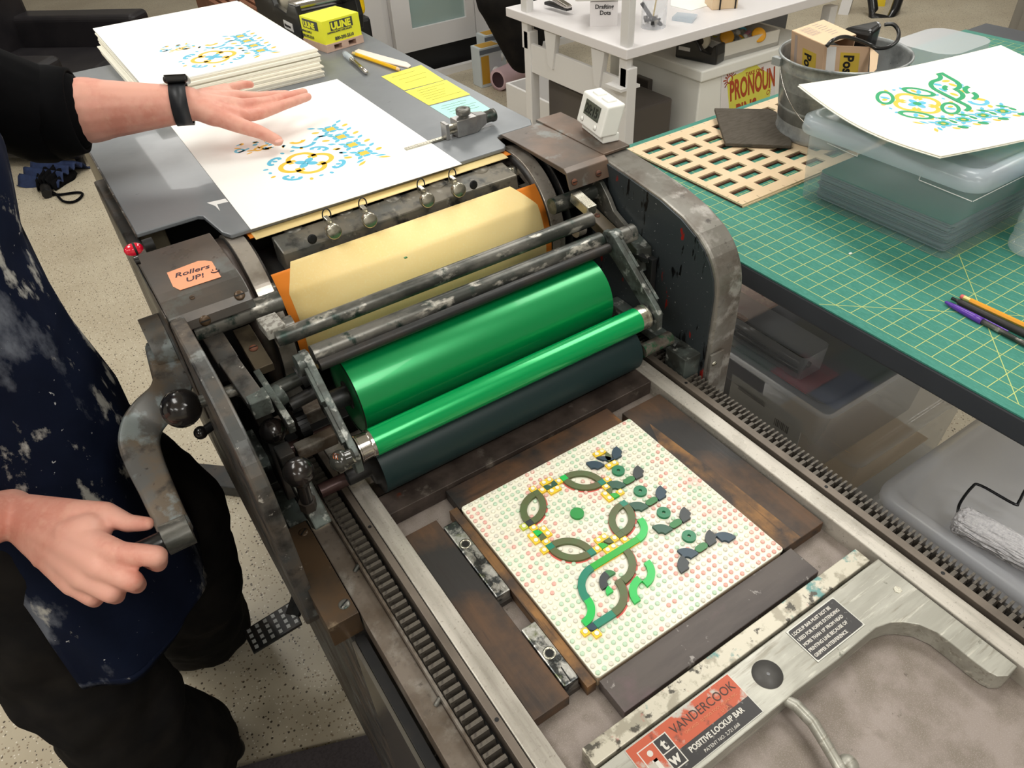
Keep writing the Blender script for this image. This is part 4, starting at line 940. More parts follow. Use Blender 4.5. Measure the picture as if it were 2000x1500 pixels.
text_mesh('w', .0145, (.0028, -.1010, .0244), (1, 0, 0), (0, 1, 0), 'plate_text', lg, name='letter', bold=.0004, sx=.95)
# ================================================================== PRINTS AND THINGS ON THE FEED BOARD
def motif(o, parent, ox, oy, z, ux, vx, layers, tilt=None):
    """o: flower centre. ux, vx: 2d unit vectors of the print; shapes in stud units about the flower centre (u right, v down the sheet)"""
    def W(p): return (ox+S8*(p[0]*ux[0]+p[1]*vx[0]), oy+S8*(p[0]*ux[1]+p[1]*vx[1]))
    acc = {}
    def shape(mt, poly, lift): acc.setdefault((mt, lift), MB()).prism([W(p) for p in poly], z+lift, z+lift+.00005)
    def band(mt, A, B, lift): acc.setdefault((mt, lift), MB()).strip([W(p) for p in A], [W(p) for p in B], z+lift, z+lift+.00005)
    def ell(cx, cy, a, b, t, n=14): c, s = math.cos(t), math.sin(t); return [(cx+a*math.cos(q)*c-b*math.sin(q)*s, cy+a*math.cos(q)*s+b*math.sin(q)*c) for q in [2*PI*k/n for k in range(n)]]
    def lens(ax_, ay_, bx, by, wd, n=8):
        dx, dy = bx-ax_, by-ay_; L_ = math.hypot(dx, dy); px, py = -dy/L_, dx/L_
        return [(ax_+dx*k/n+px*wd*math.sin(PI*k/n), ay_+dy*k/n+py*wd*math.sin(PI*k/n)) for k in range(n+1)]+[(ax_+dx*k/n-px*wd*math.sin(PI*k/n), ay_+dy*k/n-py*wd*math.sin(PI*k/n)) for k in range(n-1, 0, -1)]
    Y, B, G = 'print_yellow', 'print_blue', 'print_green'
    # yellow four-lobed ring: outward arcs
    for k in range(4):
        a = PI/2*k; cx, cy = 2.3*math.cos(a), 2.3*math.sin(a)
        A = arc(cx, cy, 1.95, a-PI*.70, a+PI*.70, 20); Bp = arc(cx, cy, 2.85, a-PI*.62, a+PI*.62, 20)
        band(Y, A, Bp, .0001)
    # blue four leaf centre
    for k in range(4):
        a = PI/2*k+ (0 if G in layers else PI/4); c, s = math.cos(a), math.sin(a)
        shape(B, ell(c*1.15, s*1.15, 1.05, .72, a), .0001)
    if G in layers: shape(G, ell(0, 0, .85, .85, 0), .0002)
    # petals: leaf outlines (green) and hooks (blue)
    for k in range(4):
        a = PI/4+PI/2*k; c, s = math.cos(a), math.sin(a); cx, cy = c*6.2, s*6.2
        tx, ty = -s, c
        if G in layers:
            for sg in (1, -1):
                P0 = [(cx+tx*3.4*math.cos(q)+c*sg*1.9*math.sin(q), cy+ty*3.4*math.cos(q)+s*sg*1.9*math.sin(q)) for q in [PI*m_/14 for m_ in range(15)]]
                P1 = [(cx+tx*2.4*math.cos(q)+c*sg*1.15*math.sin(q), cy+ty*2.4*math.cos(q)+s*sg*1.15*math.sin(q)) for q in [PI*m_/14 for m_ in range(15)]]
                band(G, P1, P0, .0002)
            shape(B, ell(cx, cy, 1.0, .5, a), .0001)
            shape(Y, ell(cx+tx, cy+ty, .7, .4, a+1), .00015)
        else:
            A = [(cx+tx*1.9*math.cos(q)+c*1.2*math.sin(q), cy+ty*1.9*math.cos(q)+s*1.2*math.sin(q)) for q in [PI*(-.2+1.5*m_/12) for m_ in range(13)]]
            Bp = [(cx+tx*1.1*math.cos(q)+c*.45*math.sin(q), cy+ty*1.1*math.cos(q)+s*.45*math.sin(q)) for q in [PI*(-.2+1.5*m_/12) for m_ in range(13)]]
            band(B, Bp, A, .0001)
            shape(B, ell(cx-c*.1, cy-s*.1, .5, .35, a), .0001)
        for q, rr_ in ((a+.52, 7.2), (a-.52, 7.2)): shape(B if k % 2 else Y, ell(rr_*math.cos(q), rr_*math.sin(q), .5, .33, q), .0001)
        q = PI/2*k; shape(B, ell(6.8*math.cos(q), 6.8*math.sin(q), .45, .3, q+PI/2), .0001)
    # chain of rosettes: forme columns 20..26, rows -7..16 about the flower centre
    for k in range(4):
        cx, cy = 10, -3+5*k+ .0
        shape(Y, [(cx-.9, cy-.9), (cx+.9, cy-.9), (cx+.9, cy+.9), (cx-.9, cy+.9)] if G not in layers else ell(cx, cy, 1.3, 1.3, 0), .0001)
        for q in range(4):
            a = PI/4+PI/2*q; shape(B, lens(cx+math.cos(a)*1.0, cy+math.sin(a)*1.0, cx+math.cos(a)*2.9, cy+math.sin(a)*2.9, .42), .00015)
            a = PI/2*q; shape(B, ell(cx+math.cos(a)*1.25, cy+math.sin(a)*1.25, .45, .75, a), .00015)
        for sg in (-1, 1):
            shape(Y, ell(cx+sg*3.1, cy+.1, .75, .45, sg*.5), .0001); shape(B, lens(cx+sg*2.2, cy+2.2, cx+sg*3.6, cy+3.3, .4), .0001)
        shape('print_olive' if 'print_olive' in MATS else M('print_olive', (120, 170, 70), .5), ell(cx-.7, cy+.7, .35, .22, .8), .0002)
        if G in layers:
            band(G, arc(cx, cy, .45, 0, 2*PI, 16), arc(cx, cy, 1.0, 0, 2*PI, 16), .0003)
            shape(G, ell(cx, cy+2.5, .9, .42, 0), .0003); shape(G, lens(cx-3, cy+1.2, cx-1, cy+2.8, .5), .0003); shape(G, ell(cx+3.2, cy+1.6, 1.0, .7, .6), .0003)
    for sg in (-1, 1): shape(Y, lens(10+sg*1.2, -6.3, 10+sg*3.2, -7.6, .35), .0001); shape(B, lens(10+sg*1.0, -5.4, 10+sg*3.0, -6.2, .35), .0001)
    # bird figure: hooks and scrolls below the flower (v positive)
    if G in layers:
        T = lambda x, y: (x-13, -(y-21))
        for cx, cy, r0, r1, a0 in ((17, 15, 2, 3, 270), (9, 9, 3, 4, 90), (3, 9, 2, 3, 270), (11, 12, 3, 4, 270), (7, 9, 3, 4, 270), (13, 9, 2, 3, 270), (13, 5, 2, 3, 90), (10, 9, 1, 2, 90)):
            a = math.radians(a0); band(G, [T(*p) for p in arc(cx, cy, r0, a, a+PI/2, 12)], [T(*p) for p in arc(cx, cy, r1, a, a+PI/2, 12)], .0003)
        shape(G, [T(9, 12), T(17, 12), T(17, 13), T(9, 13)], .0003); shape(G, [T(3, 5), T(7, 5), T(7, 6), T(3, 6)], .0003)
        for (x, y, mt, t) in ((8.5, 7.4, Y, .3), (10.4, 6.2, B, 1.2), (7.2, 10.3, B, .8), (12.2, 10.6, Y, .2), (6.5, 7.4, Y, 1.5), (9.6, 11.1, B, .2), (11.6, 8.0, Y, .9), (8.8, 5.9, B, .4)):
            shape(mt, ell(x-13, 21-y, .95, .5, t), .0001)
        band(B, [T(*p) for p in arc(17, 9, 1.2, -1.6, 2.2, 12)], [T(*p) for p in arc(17, 9, 2.1, -1.6, 2.2, 12)], .0001)
        shape(Y, ell(3.2, 13.2, 1.3, .6, .5), .0001)
    else:
        band(B, [(p[0], p[1]) for p in arc(3.0, 9.4, 2.0, PI*1.05, PI*1.85, 12)], arc(3.0, 9.4, 2.8, PI*1.1, PI*1.8, 12), .0001)
        band(B, arc(7.3, 7.6, 1.9, PI*.2, PI*.85, 10), arc(7.3, 7.6, 2.6, PI*.2, PI*.85, 10), .0001)
        band(Y, arc(2.6, 10.9, .8, PI*1.0, PI*1.9, 8), arc(2.6, 10.9, 1.6, PI*1.0, PI*1.9, 8), .0001)
        rr2 = random.Random(9)
        for k in range(26):
            x = -8.5+rr2.random()*9; y = 9.5+rr2.random()*5.5+(-x*.25); mt = Y if rr2.random() < .5 else B
            shape(mt, ell(x, y, .35+rr2.random()*.5, .22+rr2.random()*.25, rr2.random()*3), .0001)
        band(Y, arc(-4.6, 12.0, .5, 0, 2*PI, 12), arc(-4.6, 12.0, 1.0, 0, 2*PI, 12), .0001)
        band(B, arc(-7.8, 13.6, .5, 0, 2*PI, 12), arc(-7.8, 13.6, 1.0, 0, 2*PI, 12), .0001)
    for (mt, lift), mb in acc.items(): tag(mb.build({'print_blue': 'blue_print', 'print_yellow': 'yellow_print', 'print_green': 'green_print'}.get(mt, 'overprint'), mt, parent), kind='stuff')
BL = ('print_blue', 'print_yellow')
pz = .2473
c_ = [az(490, 447, pz), az(900, 320, pz), az(655, 150, pz)]
pz2 = [(-.065, .622), (.240, .617), (.2485, 1.080), (-.0565, 1.085)]
sh_ = MB().prism(pz2, .2467, pz).build('print_sheet', 'paper', None)
tag(sh_, 'white card sheet with blue and yellow folk print under the reaching hand', 'print')
motif(None, sh_, .066, .767, pz, (1, 0), (-.02, 1), BL)
ORD = ['second', 'third', 'fourth', 'fifth', 'sixth', 'seventh', 'eighth', 'ninth', 'tenth', 'eleventh', 'twelfth', 'thirteenth', 'fourteenth', 'fifteenth', 'sixteenth', 'seventeenth', 'eighteenth']
# stack of sheets behind
rs = random.Random(11); gz = .2467
for k in range(18):
    z0 = gz+k*.0025; dx = rs.uniform(-.003, .003)+(-.004 if k < 6 else 0); dy = rs.uniform(-.003, .003)-(.010 if k < 7 else 0)+k*.0006; a = rs.uniform(-.008, .008)
    cx, cy = .088+dx, 1.352+dy; hx_, hy_ = .1525, .2330
    pl = [(cx+math.cos(a)*x-math.sin(a)*y, cy+math.sin(a)*x+math.cos(a)*y) for x, y in ((-hx_, -hy_), (hx_, -hy_), (hx_, hy_), (-hx_, hy_))]
    nm = 'print_sheet'
    o = MB().prism(pl, z0+.0001, z0+.0023).build(nm, 'paper' if k == 17 else 'paper_edge' if k % 3 == 0 else 'paper_cream', None)
    if k == 17: tag(o, 'topmost printed sheet of the tall stack at the far end of the feed board', 'print'); topst = o
    else: tag(o, 'white card sheet, %s from the top of the tall stack on the feed board' % ORD[16-k], 'print', 'sheets inside the tall stack')
motif(None, topst, .075, 1.215, gz+18*.0025-.0002, (1, 0), (0, 1), BL)
# notes taped to the board
for (pts, mt, lab, rows) in (([(743, 149), (823, 126), (869, 156), (789, 177)], 'note_yellow', 'yellow handwritten note on the feed board, nearest the pencil', 3), ([(789, 178), (872, 155), (920, 184), (837, 206)], 'note_yellow', 'yellow handwritten note on the feed board, in the middle of the three notes', 6), ([(838, 207), (918, 186), (962, 214), (885, 236)], 'note_mint', 'mint green handwritten note beside the metal side guide', 5)):
    Q = [az(u, v, .2472) for u, v in pts]; qc = sum(Q, Vector((0, 0, 0)))/4; Q = [qc+(p-qc)*.975 for p in Q]; e1 = (Q[1]-Q[0]); e2 = (Q[3]-Q[0])
    nt = MB().prism([(p.x, p.y) for p in Q], .2467, .2470).build('sticky_note', mt, None); tag(nt, lab, 'note', 'notes on the feed board')
    wr_ = MB(); r3 = random.Random(rows)
    for k in range(rows):
        t = .16+k*.12 if rows > 3 else .2+k*.22; s0 = .12+r3.random()*.1; s1 = s0+.4+r3.random()*.3; n = 22; pts3 = []
        for q in range(n+1):
            f = s0+(s1-s0)*q/n; p = Q[0]+e1*t*1.0+e2*f; p = Q[0]+e2*t*1.05+e1*f; pts3.append(Vector((p.x+r3.uniform(-.0006, .0006), p.y+(.0012 if q % 2 else -.0012)*r3.random(), .24715)))
        wr_.tube(pts3, .00022, 4)
    wr_.build('handwriting', 'pen_ink', nt)
def rod_thing(name, label, cat, a, b, parts, loc=None, group=None):
    """parts: [(part name, [(radius, t along axis 0..1)], material, sides)]"""
    a = Vector(a); b = Vector(b); t = thing(name, label, cat, (a+b)/2, group); L_ = (b-a).length; d = (b-a)/L_
    for nm, pr, mt, n in parts: MB().lathe([(r, h*L_) for r, h in pr], a, d, n, smooth=n > 8).build(nm, mt, t)
    return t
kf = rod_thing('craft_knife', 'silver craft knife with a clear blade cap beside the paper stack', 'knife', az(672, 103, .2515), az(716, 142, .2515), [('handle', [(0, .42), (.0040, .43), (.0040, .98), (.0028, 1), (0, 1)], 'chrome', 18), ('collar', [(.0045, .30), (.0048, .42), (.004, .43)], 'nickel', 18), ('cap', [(0, 0), (.0045, .01), (.0062, .1), (.0062, .34), (.005, .36)], 'clear_lid', 18), ('blade', [(0, .12), (.0028, .3), (0, .31)], 'chrome', 4)])
rod_thing('pencil', 'sharpened yellow pencil lying on the feed board beside a bone folder', 'pencil', az(689, 104, .2505), az(783, 137, .2505), [('eraser', [(0, 0), (.0032, .002), (.0034, .02), (.0034, .035)], 'pencil_wood', 14), ('ferrule', [(.0036, .03), (.0036, .08)], 'ferrule', 14), ('shaft', [(.0036, .08), (.0036, .93)], 'pencil_yellow', 6), ('tip', [(.0036, .93), (.0012, .985)], 'pencil_wood', 12), ('lead', [(.0012, .985), (0, 1)], 'ink_black', 8)])
Q = [az(u, v, .2495) for u, v in ((692, 99), (700, 95), (795, 121), (803, 127), (797, 131), (745, 119), (697, 106))]
solo(MB().prism([(p.x, p.y) for p in Q], .2467, .2495), 'bone_folder', 'bone', 'pale bone folder with a pointed end lying behind the yellow pencil', 'bone folder', bevel=.001)
# side guide
sg = thing('side_guide', 'metal paper side guide with knurled thumb screw on the feed board', 'paper guide', (.30, .715, .2467))
b0 = az(904, 266, .2475); 
MB().hexa([(.283, .700, .2468), (.318, .700, .2468), (.318, .722, .2468), (.283, .722, .2468), (.283, .700, .272), (.318, .700, .272), (.318, .722, .272), (.283, .722, .272)]).build('body', M('guide_alu', (168, 166, 164), .3, .85, [(40, 5, .45, .7, (140, 138, 136))]), sg, bevel=.0012)
MB().hexa([(.318, .701, .2470), (.338, .705, .2540), (.338, .719, .2540), (.318, .721, .2470), (.318, .701, .2720), (.338, .705, .2690), (.338, .719, .2690), (.318, .721, .2720)]).build('neck', 'guide_alu', sg, bevel=.001)
MB().lathe([(.0075, 0), (.0088, .002), (.0088, .012), (.0098, .013), (.0098, .018), (.0085, .019), (0, .019)], (.337, .712, .2610), (1, 0, 0), 26).build('end_knob', 'rod_steel', sg)
MB().lathe([(.0075, 0), (.0075, .004), (.0112, .0045), (.0112, .0115), (.0095, .0125), (.004, .0128), (.0035, .0122), (0, .0122)], (.301, .711, .272), (0, 0, 1), 30).build('thumb_screw', 'rod_steel', sg)
MB().cyl((.270, .711, .262), (.284, .711, .262), .0045, n=16).cyl((.271, .711, .254), (.284, .711, .254), .003, n=12).build('guide_pin', 'nickel', sg)
MB().box(.2650, .2715, .703, .720, .2468, .2705).build('stop_block', 'guide_alu', sg, bevel=.001)
MB().cyl((.2705, .7115, .264), (.2722, .7115, .264), .0028, n=14).build('stop_hole', 'black_plastic', sg)
MB().box(.200, .270, .7095, .7165, .2468, .2495).build('ruler_bar', 'nickel', sg)
tk = MB()
for i in range(12): tk.box(.205+i*.005, .2054+i*.005, .7098, .713 if i % 3 else .7155, .2495, .2496)
tk.build('ruler_mark', 'ink_black', sg)
# timer
tm = thing('kitchen_timer', 'small white digital timer reading 20:15 on the right gear cover', 'timer', (.437, .56, .256))
Tb = az(1178, 282, .2565); Tl = az(1122, 238, .2565); Tr = az(1203, 268, .2565)
e1 = (Tb-Tl); wL = e1.length; X_ = e1.normalized(); Y_ = Vector((-X_.y, X_.x, 0)); Zv = Vector((0, 0, 1))
if Y_.dot(Tr-Tb) < 0: Y_ = -Y_
wL = .072; dp = .030; o_ = Tb-X_*wL
def tb(x0, x1, y0, y1, z0, z1, lean=0.0):
    P_ = []
    for z, (ya, yb_) in ((z0, (y0, y1)), (z1, (y0+lean, y1+lean))):
        P_ += [o_+X_*x0+Y_*ya+Zv*z, o_+X_*x1+Y_*ya+Zv*z, o_+X_*x1+Y_*yb_+Zv*z, o_+X_*x0+Y_*yb_+Zv*z]
    return MB().hexa(P_)
tb(.002, wL-.001, 0, dp-.004, 0, .012).build('stand', 'white_plastic', tm, bevel=.0015)
tb(-.003, wL+.002, -.007, dp-.009, .010, .052, lean=.012).build('case', 'white_plastic', tm, bevel=.003, seg=3)
fn = (Zv*.042+Y_*.012).normalized(); F0 = o_+Y_*(-.0074)+Zv*.010
def onface(x, s): return F0+X_*x+fn*s
nf = X_.cross(fn).normalized()
if nf.dot(CP-F0) < 0: nf = -nf
def fbox(x0, x1, s0, s1, d0, d1): 
    A = [onface(x0, s0)+nf*d0, onface(x1, s0)+nf*d0, onface(x1, s0)+nf*d1, onface(x0, s0)+nf*d1]; Bq = [onface(x0, s1)+nf*d0, onface(x1, s1)+nf*d0, onface(x1, s1)+nf*d1, onface(x0, s1)+nf*d1]
    return MB().hexa(A+Bq)
fbox(.014, .058, .0170, .0375, 0, .0009).build('display', 'lcd', tm)
text_mesh('20:15', .0175, onface(.0165, .0210)+nf*.0010, X_, fn, 'lcd_digit', tm, bold=.0004, sx=.98)
for x in (.014, .055):
    MB().lathe([(0, .0016), (.0032, .001), (.0036, 0)], onface(x, .009)+nf*.0004, nf, 18).build('button', 'white_plastic', tm)
tb(.012, .030, .012, .026, .050, .0545, lean=0).build('top_tab', 'white_plastic', tm, bevel=.001); tb(.040, .060, .012, .026, .050, .0545).build('top_tab', 'white_plastic', tm, bevel=.001)
# note cube on its toy pallet
ql = thing('note_cube', 'yellow note cube printed ULINE on a small wooden pallet', 'note cube', (.36, 1.25, .2467))
A = az(640, 104, .247); Bq = az(713, 82, .247); ex = (Bq-A).normalized(); W_ = .088; ey = Vector((-ex.y, ex.x, 0)); D_ = .086
if ey.y < 0: ey = -ey
def qb(x0, x1, y0, y1, z0, z1): return MB().hexa([A+ex*x+ey*y+Vector((0, 0, z)) for z in (z0, z1) for x, y in ((x0, y0), (x1, y0), (x1, y1), (x0, y1))])
for x0, x1 in ((.0, .018), (.036, .052), (.070, .088)): qb(x0, x1, 0, D_, .0025, .0115).build('pallet_block', 'pallet_wood', ql)
qb(0, W_, 0, D_, .0115, .0145).build('pallet_deck', 'pallet_wood', ql); qb(0, W_, 0, D_, 0, .0025).build('pallet_deck', 'pallet_wood', ql)
nb = qb(.001, W_-.001, .002, D_-.002, .0146, .0570).build('note_block', 'uline_yellow', ql)
qb(.018, .070, .0012, .0018, .037, .0535).build('name_panel', 'desk_edge', nb)
up = Vector((0, 0, 1)); f0 = A+ey*.0010
text_mesh('ULINE', .0170, f0+ex*.0195+up*.0392, ex, up, 'uline_yellow', nb, bold=.0009, sx=.98)
text_mesh('SHIPPING SUPPLY SPECIALISTS', .0042, f0+ey*.0005+ex*.009+up*.0325, ex, up, 'desk_edge', nb, bold=.00015, sx=1.02)
text_mesh('800-295-5510', .0085, f0+ey*.0005+ex*.024+up*.0185, ex, up, 'desk_edge', nb, bold=.0003, sx=.92)
sL = A-ex*.0003+ex*.001
qb(.0002, .0008, .02, .075, .037, .0535).build('name_panel', 'desk_edge', nb)
text_mesh('ULINE', .0150, A+ey*.072+up*.0392, -ey, up, 'uline_yellow', nb, bold=.0007)
text_mesh('SHIPPING SUPPLY', .0055, A+ex*.0008+ey*.090+up*.028, -ey, up, 'desk_edge', nb, bold=.0002)
text_mesh('800-295-5510', .0075, A+ex*.0008+ey*.085+up*.0185, -ey, up, 'desk_edge', nb, bold=.0002)
# heavy tape dispenser behind, its pallet rack and a yellow-black thing
td = thing('tape_dispenser', 'heavy black double tape dispenser behind the yellow note cube', 'tape dispenser', (.40, 1.47, .2467))
T0 = az(545, 62, .247); T1 = az(604, 76, .247); 
ty = Vector((-.04, 1, 0)).normalized(); tx = Vector((1, .04, 0)); tA = Vector((.285, 1.345, .2470))
def tdp(prof, x0, x1, nm, mt, bevel=.002):
    V = [tA+tx*x+ty*y+Vector((0, 0, z)) for x in (x0, x1) for y, z in prof]; n = len(prof); mb = MB()
    mb.add(V, [tuple(range(n)), tuple(range(2*n-1, n-1, -1))]+[(i, (i+1) % n, (i+1) % n+n, i+n) for i in range(n)]); return mb.build(nm, mt, td, bevel=bevel)
tdp([(0, 0), (.24, 0), (.25, .055), (.20, .10), (.165, .10), (.12, .05), (.06, .045), (.035, .068), (.0, .070), (-.01, .03)], 0, .012, 'side_cheek', 'black_plastic')
tdp([(0, 0), (.24, 0), (.25, .055), (.20, .10), (.165, .10), (.12, .05), (.06, .045), (.035, .068), (.0, .070), (-.01, .03)], .130, .142, 'side_cheek', 'black_plastic')
tdp([(0, 0), (.24, 0), (.24, .03), (.0, .03)], .012, .130, 'weighted_base', 'black_plastic')
for x in (.020, .078):
    c = tA+tx*x+ty*.17+Vector((0, 0, .062)); tp = MB().lathe([(.020, 0), (.043, 0), (.043, .044), (.020, .044)], c, tx, 36).build('tape_roll', M('tape_cream', (226, 218, 196), .4) if x < .05 else 'tape_cream', td)
    MB().lathe([(.014, .002), (.020, .002), (.020, .042), (.014, .042)], c, tx, 28).build('tape_core', M('core_blue', (28, 84, 140), .4) if x < .05 else 'core_blue', td)
cwh = tA+tx*.012+ty*.055+Vector((0, 0, .055)); MB().cyl(cwh, cwh+tx*.118, .014, n=24).build('guide_wheel', 'chrome', td)
MB().obox(tA+tx*-.0006+ty*.060+Vector((0, 0, .021)), tx*.0004, ty*.024, Vector((0, 0, .008))).build('maker_label', 'label_white', td)
text_mesh('dispenser', .0090, tA-tx*.0012+ty*.080+Vector((0, 0, .0180)), -ty, up, 'ink_black', td, bold=.0002)
# ================================================================== WORK TABLE WITH CUTTING MAT
wt = thing('work_table', 'dark grey-edged work table to the right of the press under a green cutting mat', 'table', (1.3, .4, FLOOR))
MB().box(.612, 2.05, -.100, .872, .010, .0455).build('table_top', 'desk_edge', wt, bevel=.003)
for x, y in ((1.45, .82), (1.98, .82), (1.98, -.05), (1.45, -.05)): MB().box(x-.025, x+.025, y-.025, y+.025, FLOOR, .0095).build('leg', 'desk_edge', wt, bevel=.003)
cm = MB().box(.6125, 1.95, -.098, .870, .0456, .0480).build('cutting_mat', 'mat_green', None)
tag(cm, 'green self-healing cutting mat with a yellow inch grid covering the work table', 'cutting mat')
ln = MB(); lw = .00055; x0 = ay_ = None
gx = az(1440+1372*.14, 480+828*.14, .048); X0 = gx.x-int((gx.x-.62)/.0254)*.0254; Y0 = gx.y-60*.0254
def lbox(x_0, x_1, y_0, y_1): ln.add([(x_0, y_0, .0482), (x_1, y_0, .0482), (x_1, y_1, .0482), (x_0, y_1, .0482)], [(0, 1, 2, 3)])
x = X0
while x < 1.93: lbox(x-lw, x+lw, -.085, .845); x += .0254
y = Y0
while y < .845: 
    if y > -.09: lbox(X0, 1.925, y-lw, y+lw)
    y += .0254
def dline(a, b, w_=.0006):
    a = Vector(a); b = Vector(b); d = (b-a).normalized(); n = Vector((-d.y, d.x, 0))*w_; ln.add([a-n, b-n, b+n, a+n], [(0, 1, 2, 3)])
Z2 = .04825
g = lambda u, v: az(u, v, Z2)
dline(g(1440+1372*.14, 480+828*.14)+Vector((-.0254*1.2, -.0254*.0, 0))*0+ (g(1600, 594)-g(1632, 596))*.0, g(2000, 617), .0006)
dline(g(1872, 495), g(1990, 790), .0006); dline(g(1600, 594), g(1632, 596), .0006)
lo = ln.build('grid_line', 'mat_line', cm, fix=False); lo['kind'] = 'stuff'
# laser cut board with windows
gb_ = thing('window_board', 'pale laser-cut plywood board with rows of rectangular windows on the green mat', 'board', (.96, .69, .0482))
xs = [.757+.0655*i for i in range(8)]; ys = [.548+.0406*j for j in range(8)]
X_a, X_b, Y_a, Y_b = .746, 1.268, .5325, .8455
def holed(z0, z1, ex_, mt, nm):
    mb = MB()
    wx = [(.766-ex_+.0645*i, .766+.040+ex_*0+.0645*i) for i in range(8)]; wy = [(.5580+.0396*j, .5580+.0190+ex_+.0396*j) for j in range(7)]
    cx = sorted([X_a, X_b]+[v for w_ in wx for v in w_ if v < X_b]); cy = sorted([Y_a, Y_b]+[v for w_ in wy for v in w_])
    for i in range(len(cx)-1):
        for j in range(len(cy)-1):
            mx, my = (cx[i]+cx[i+1])/2, (cy[j]+cy[j+1])/2
            if any(a < mx < b for a, b in wx) and any(a < my < b for a, b in wy): continue
            mb.box(cx[i], cx[i+1], cy[j], cy[j+1], z0, z1)
    bm = bmesh.new(); me = bpy.data.meshes.new('t'); me.from_pydata(mb.v, [], mb.f); bm.from_mesh(me); bmesh.ops.remove_doubles(bm, verts=bm.verts, dist=1e-5)
    seen = {}; dele = []
    for f in bm.faces:
        k = tuple(sorted(v.index for v in f.verts))
        if k in seen: dele += [f, seen[k]]
        seen[k] = f
    bmesh.ops.delete(bm, geom=list(set(dele)), context='FACES'); bmesh.ops.recalc_face_normals(bm, faces=bm.faces)
    b = wloc(gb_); 
    for v in bm.verts: v.co -= b
    bm.to_mesh(me); bm.free(); o = bpy.data.objects.new(nm, me); COL.objects.link(o); o.parent = gb_; me.materials.append(MATS[mt]); return o
holed(.0483, .0512, .0, 'burnt_edge', 'lower_layer'); 
MB().box(X_a+.001, X_b-.001, Y_a-.002, Y_a+.004, .0483, .0512).build('edge_strip', 'wood_light', gb_)
holed(.0514, .0545, .004, 'wood_light', 'upper_layer')
mk = MB()
for i in range(16):
    x = X_a+.012+i*.033; mk.box(x, x+.0006, Y_a+.001, Y_a+.008, .0545, .0546); mk.box(x, x+.0006, Y_b-.008, Y_b-.002, .0545, .0546)
for i in range(12):
    y = Y_a+.012+i*.026; mk.box(X_a+.001, X_a+.006, y, y+.0006, .0545, .0546)
mk.build('tick_mark', 'burnt_edge', gb_)['kind'] = 'stuff'
# grey foam sheet
sp_ = [p_+Vector((0, 0, .0038)) for p_ in (az(1395, 214, .072), az(1500, 216, .060), az(1516, 221, .058), az(1546, 280, .059), az(1545, 288, .059), az(1417, 283, .060), az(1412, 270, .062))]
V = sp_+[p-Vector((0, 0, .007)) for p in sp_]; n = len(sp_); mb = MB(); mb.add(V, [tuple(range(n)), tuple(range(2*n-1, n-1, -1))]+[(i, (i+1) % n, (i+1) % n+n, i+n) for i in range(n)])
solo(mb, 'foam_sheet', 'sponge', 'dark grey-brown curled foam sheet lying on the windowed board beside the bucket', 'foam sheet', bevel=.0015)
# bucket
bk = thing('bucket', 'galvanized metal bucket with a thin wire handle holding boxes and a tool', 'bucket', (1.12, .652, .0550))
MB().lathe([(0, .004), (.100, .004), (.102, 0), (.104, .001), (.1045, .010), (.103, .012), (.107, .055), (.1085, .058), (.1085, .060), (.108, .062), (.1165, .128), (.1185, .130), (.118, .133), (.1195, .148), (.1225, .150), (.1235, .1525), (.1225, .155), (.1195, .1545), (.1185, .148), (.102, .008), (0, .008)], (1.12, .652, .0550), (0, 0, 1), 56).build('pail', 'galvanized', bk)
hp = []; c = Vector((1.12, .652, .199))
dv = Vector((-.80, .60, 0)).normalized(); dn = Vector((-.60, -.80, 0)); 
for i in range(21):
    a = PI*i/20; hp.append(c+dv*(.123*math.cos(a))+dn*(.124*math.sin(a)*.93+.004)+Vector((0, 0, -.118*math.sin(a))))
MB().tube(hp, .0011, 6).build('wire_handle', 'chrome', bk)
MB().box(1.010, 1.022, .715, .735, .190, .205).build('handle_ear', 'galvanized', bk, bevel=.001)
# note boxes
bx = thing('card_box', 'open brown sticky-note cardboard box standing in the bucket, lid folded up', 'box', (1.08, .65, .065))
T = [az(1547, 60, .240), az(1608, 39, .240), az(1672, 68, .240), az(1610, 88, .240)]
dw = Vector((.022, -.008, -.150))
def slab(P_, th, nm, mt, par):
    n_ = (P_[1]-P_[0]).cross(P_[3]-P_[0]).normalized()*th/2; mb = MB(); mb.hexa([p-n_ for p in P_]+[p+n_ for p in P_]); return mb.build(nm, mt, par)
slab(T, .0015, 'top_flap', 'card_light', bx)
fr_ = slab([T[0], T[3], T[3]+dw, T[0]+dw], .0015, 'front_panel', 'card_box', bx)
slab([T[0], T[1], T[1]+dw, T[0]+dw], .0015, 'side_panel', 'card_box', bx); slab([T[1], T[2], T[2]+Vector((0, 0, -.03)), T[1]+Vector((0, 0, -.03))], .0015, 'side_panel', 'card_box', bx)
e = (T[3]-T[0]).normalized(); F2 = T[3]; nrm2 = e.cross(Vector((0, 0, 1)))
if nrm2.dot(CP-F2) < 0: nrm2 = -nrm2
def panel(o, u, wv, x0, x1, z0, z1, nm, mt, par, lift=.001): P_ = [o+u*x0+wv*z0+nrm2*lift, o+u*x1+wv*z0+nrm2*lift, o+u*x1+wv*z1+nrm2*lift, o+u*x0+wv*z1+nrm2*lift]; return slab(P_, .0002, nm, mt, par)
dwn = dw.normalized(); wf = (T[3]-T[0]).length
panel(T[0], e, dwn, wf*.12, wf*.20, .004, .12, 'grey_stripe', 'card_grey', fr_); panel(T[0], e, dwn, wf*.38, wf*.80, .022, .075, 'name_panel', 'label_yellow', fr_)
text_mesh('Post-it', .030, T[0]+e*wf*.46+dwn*.028+nrm2*.0014, dwn, e, 'ink_black', fr_, bold=.001, sx=.8)
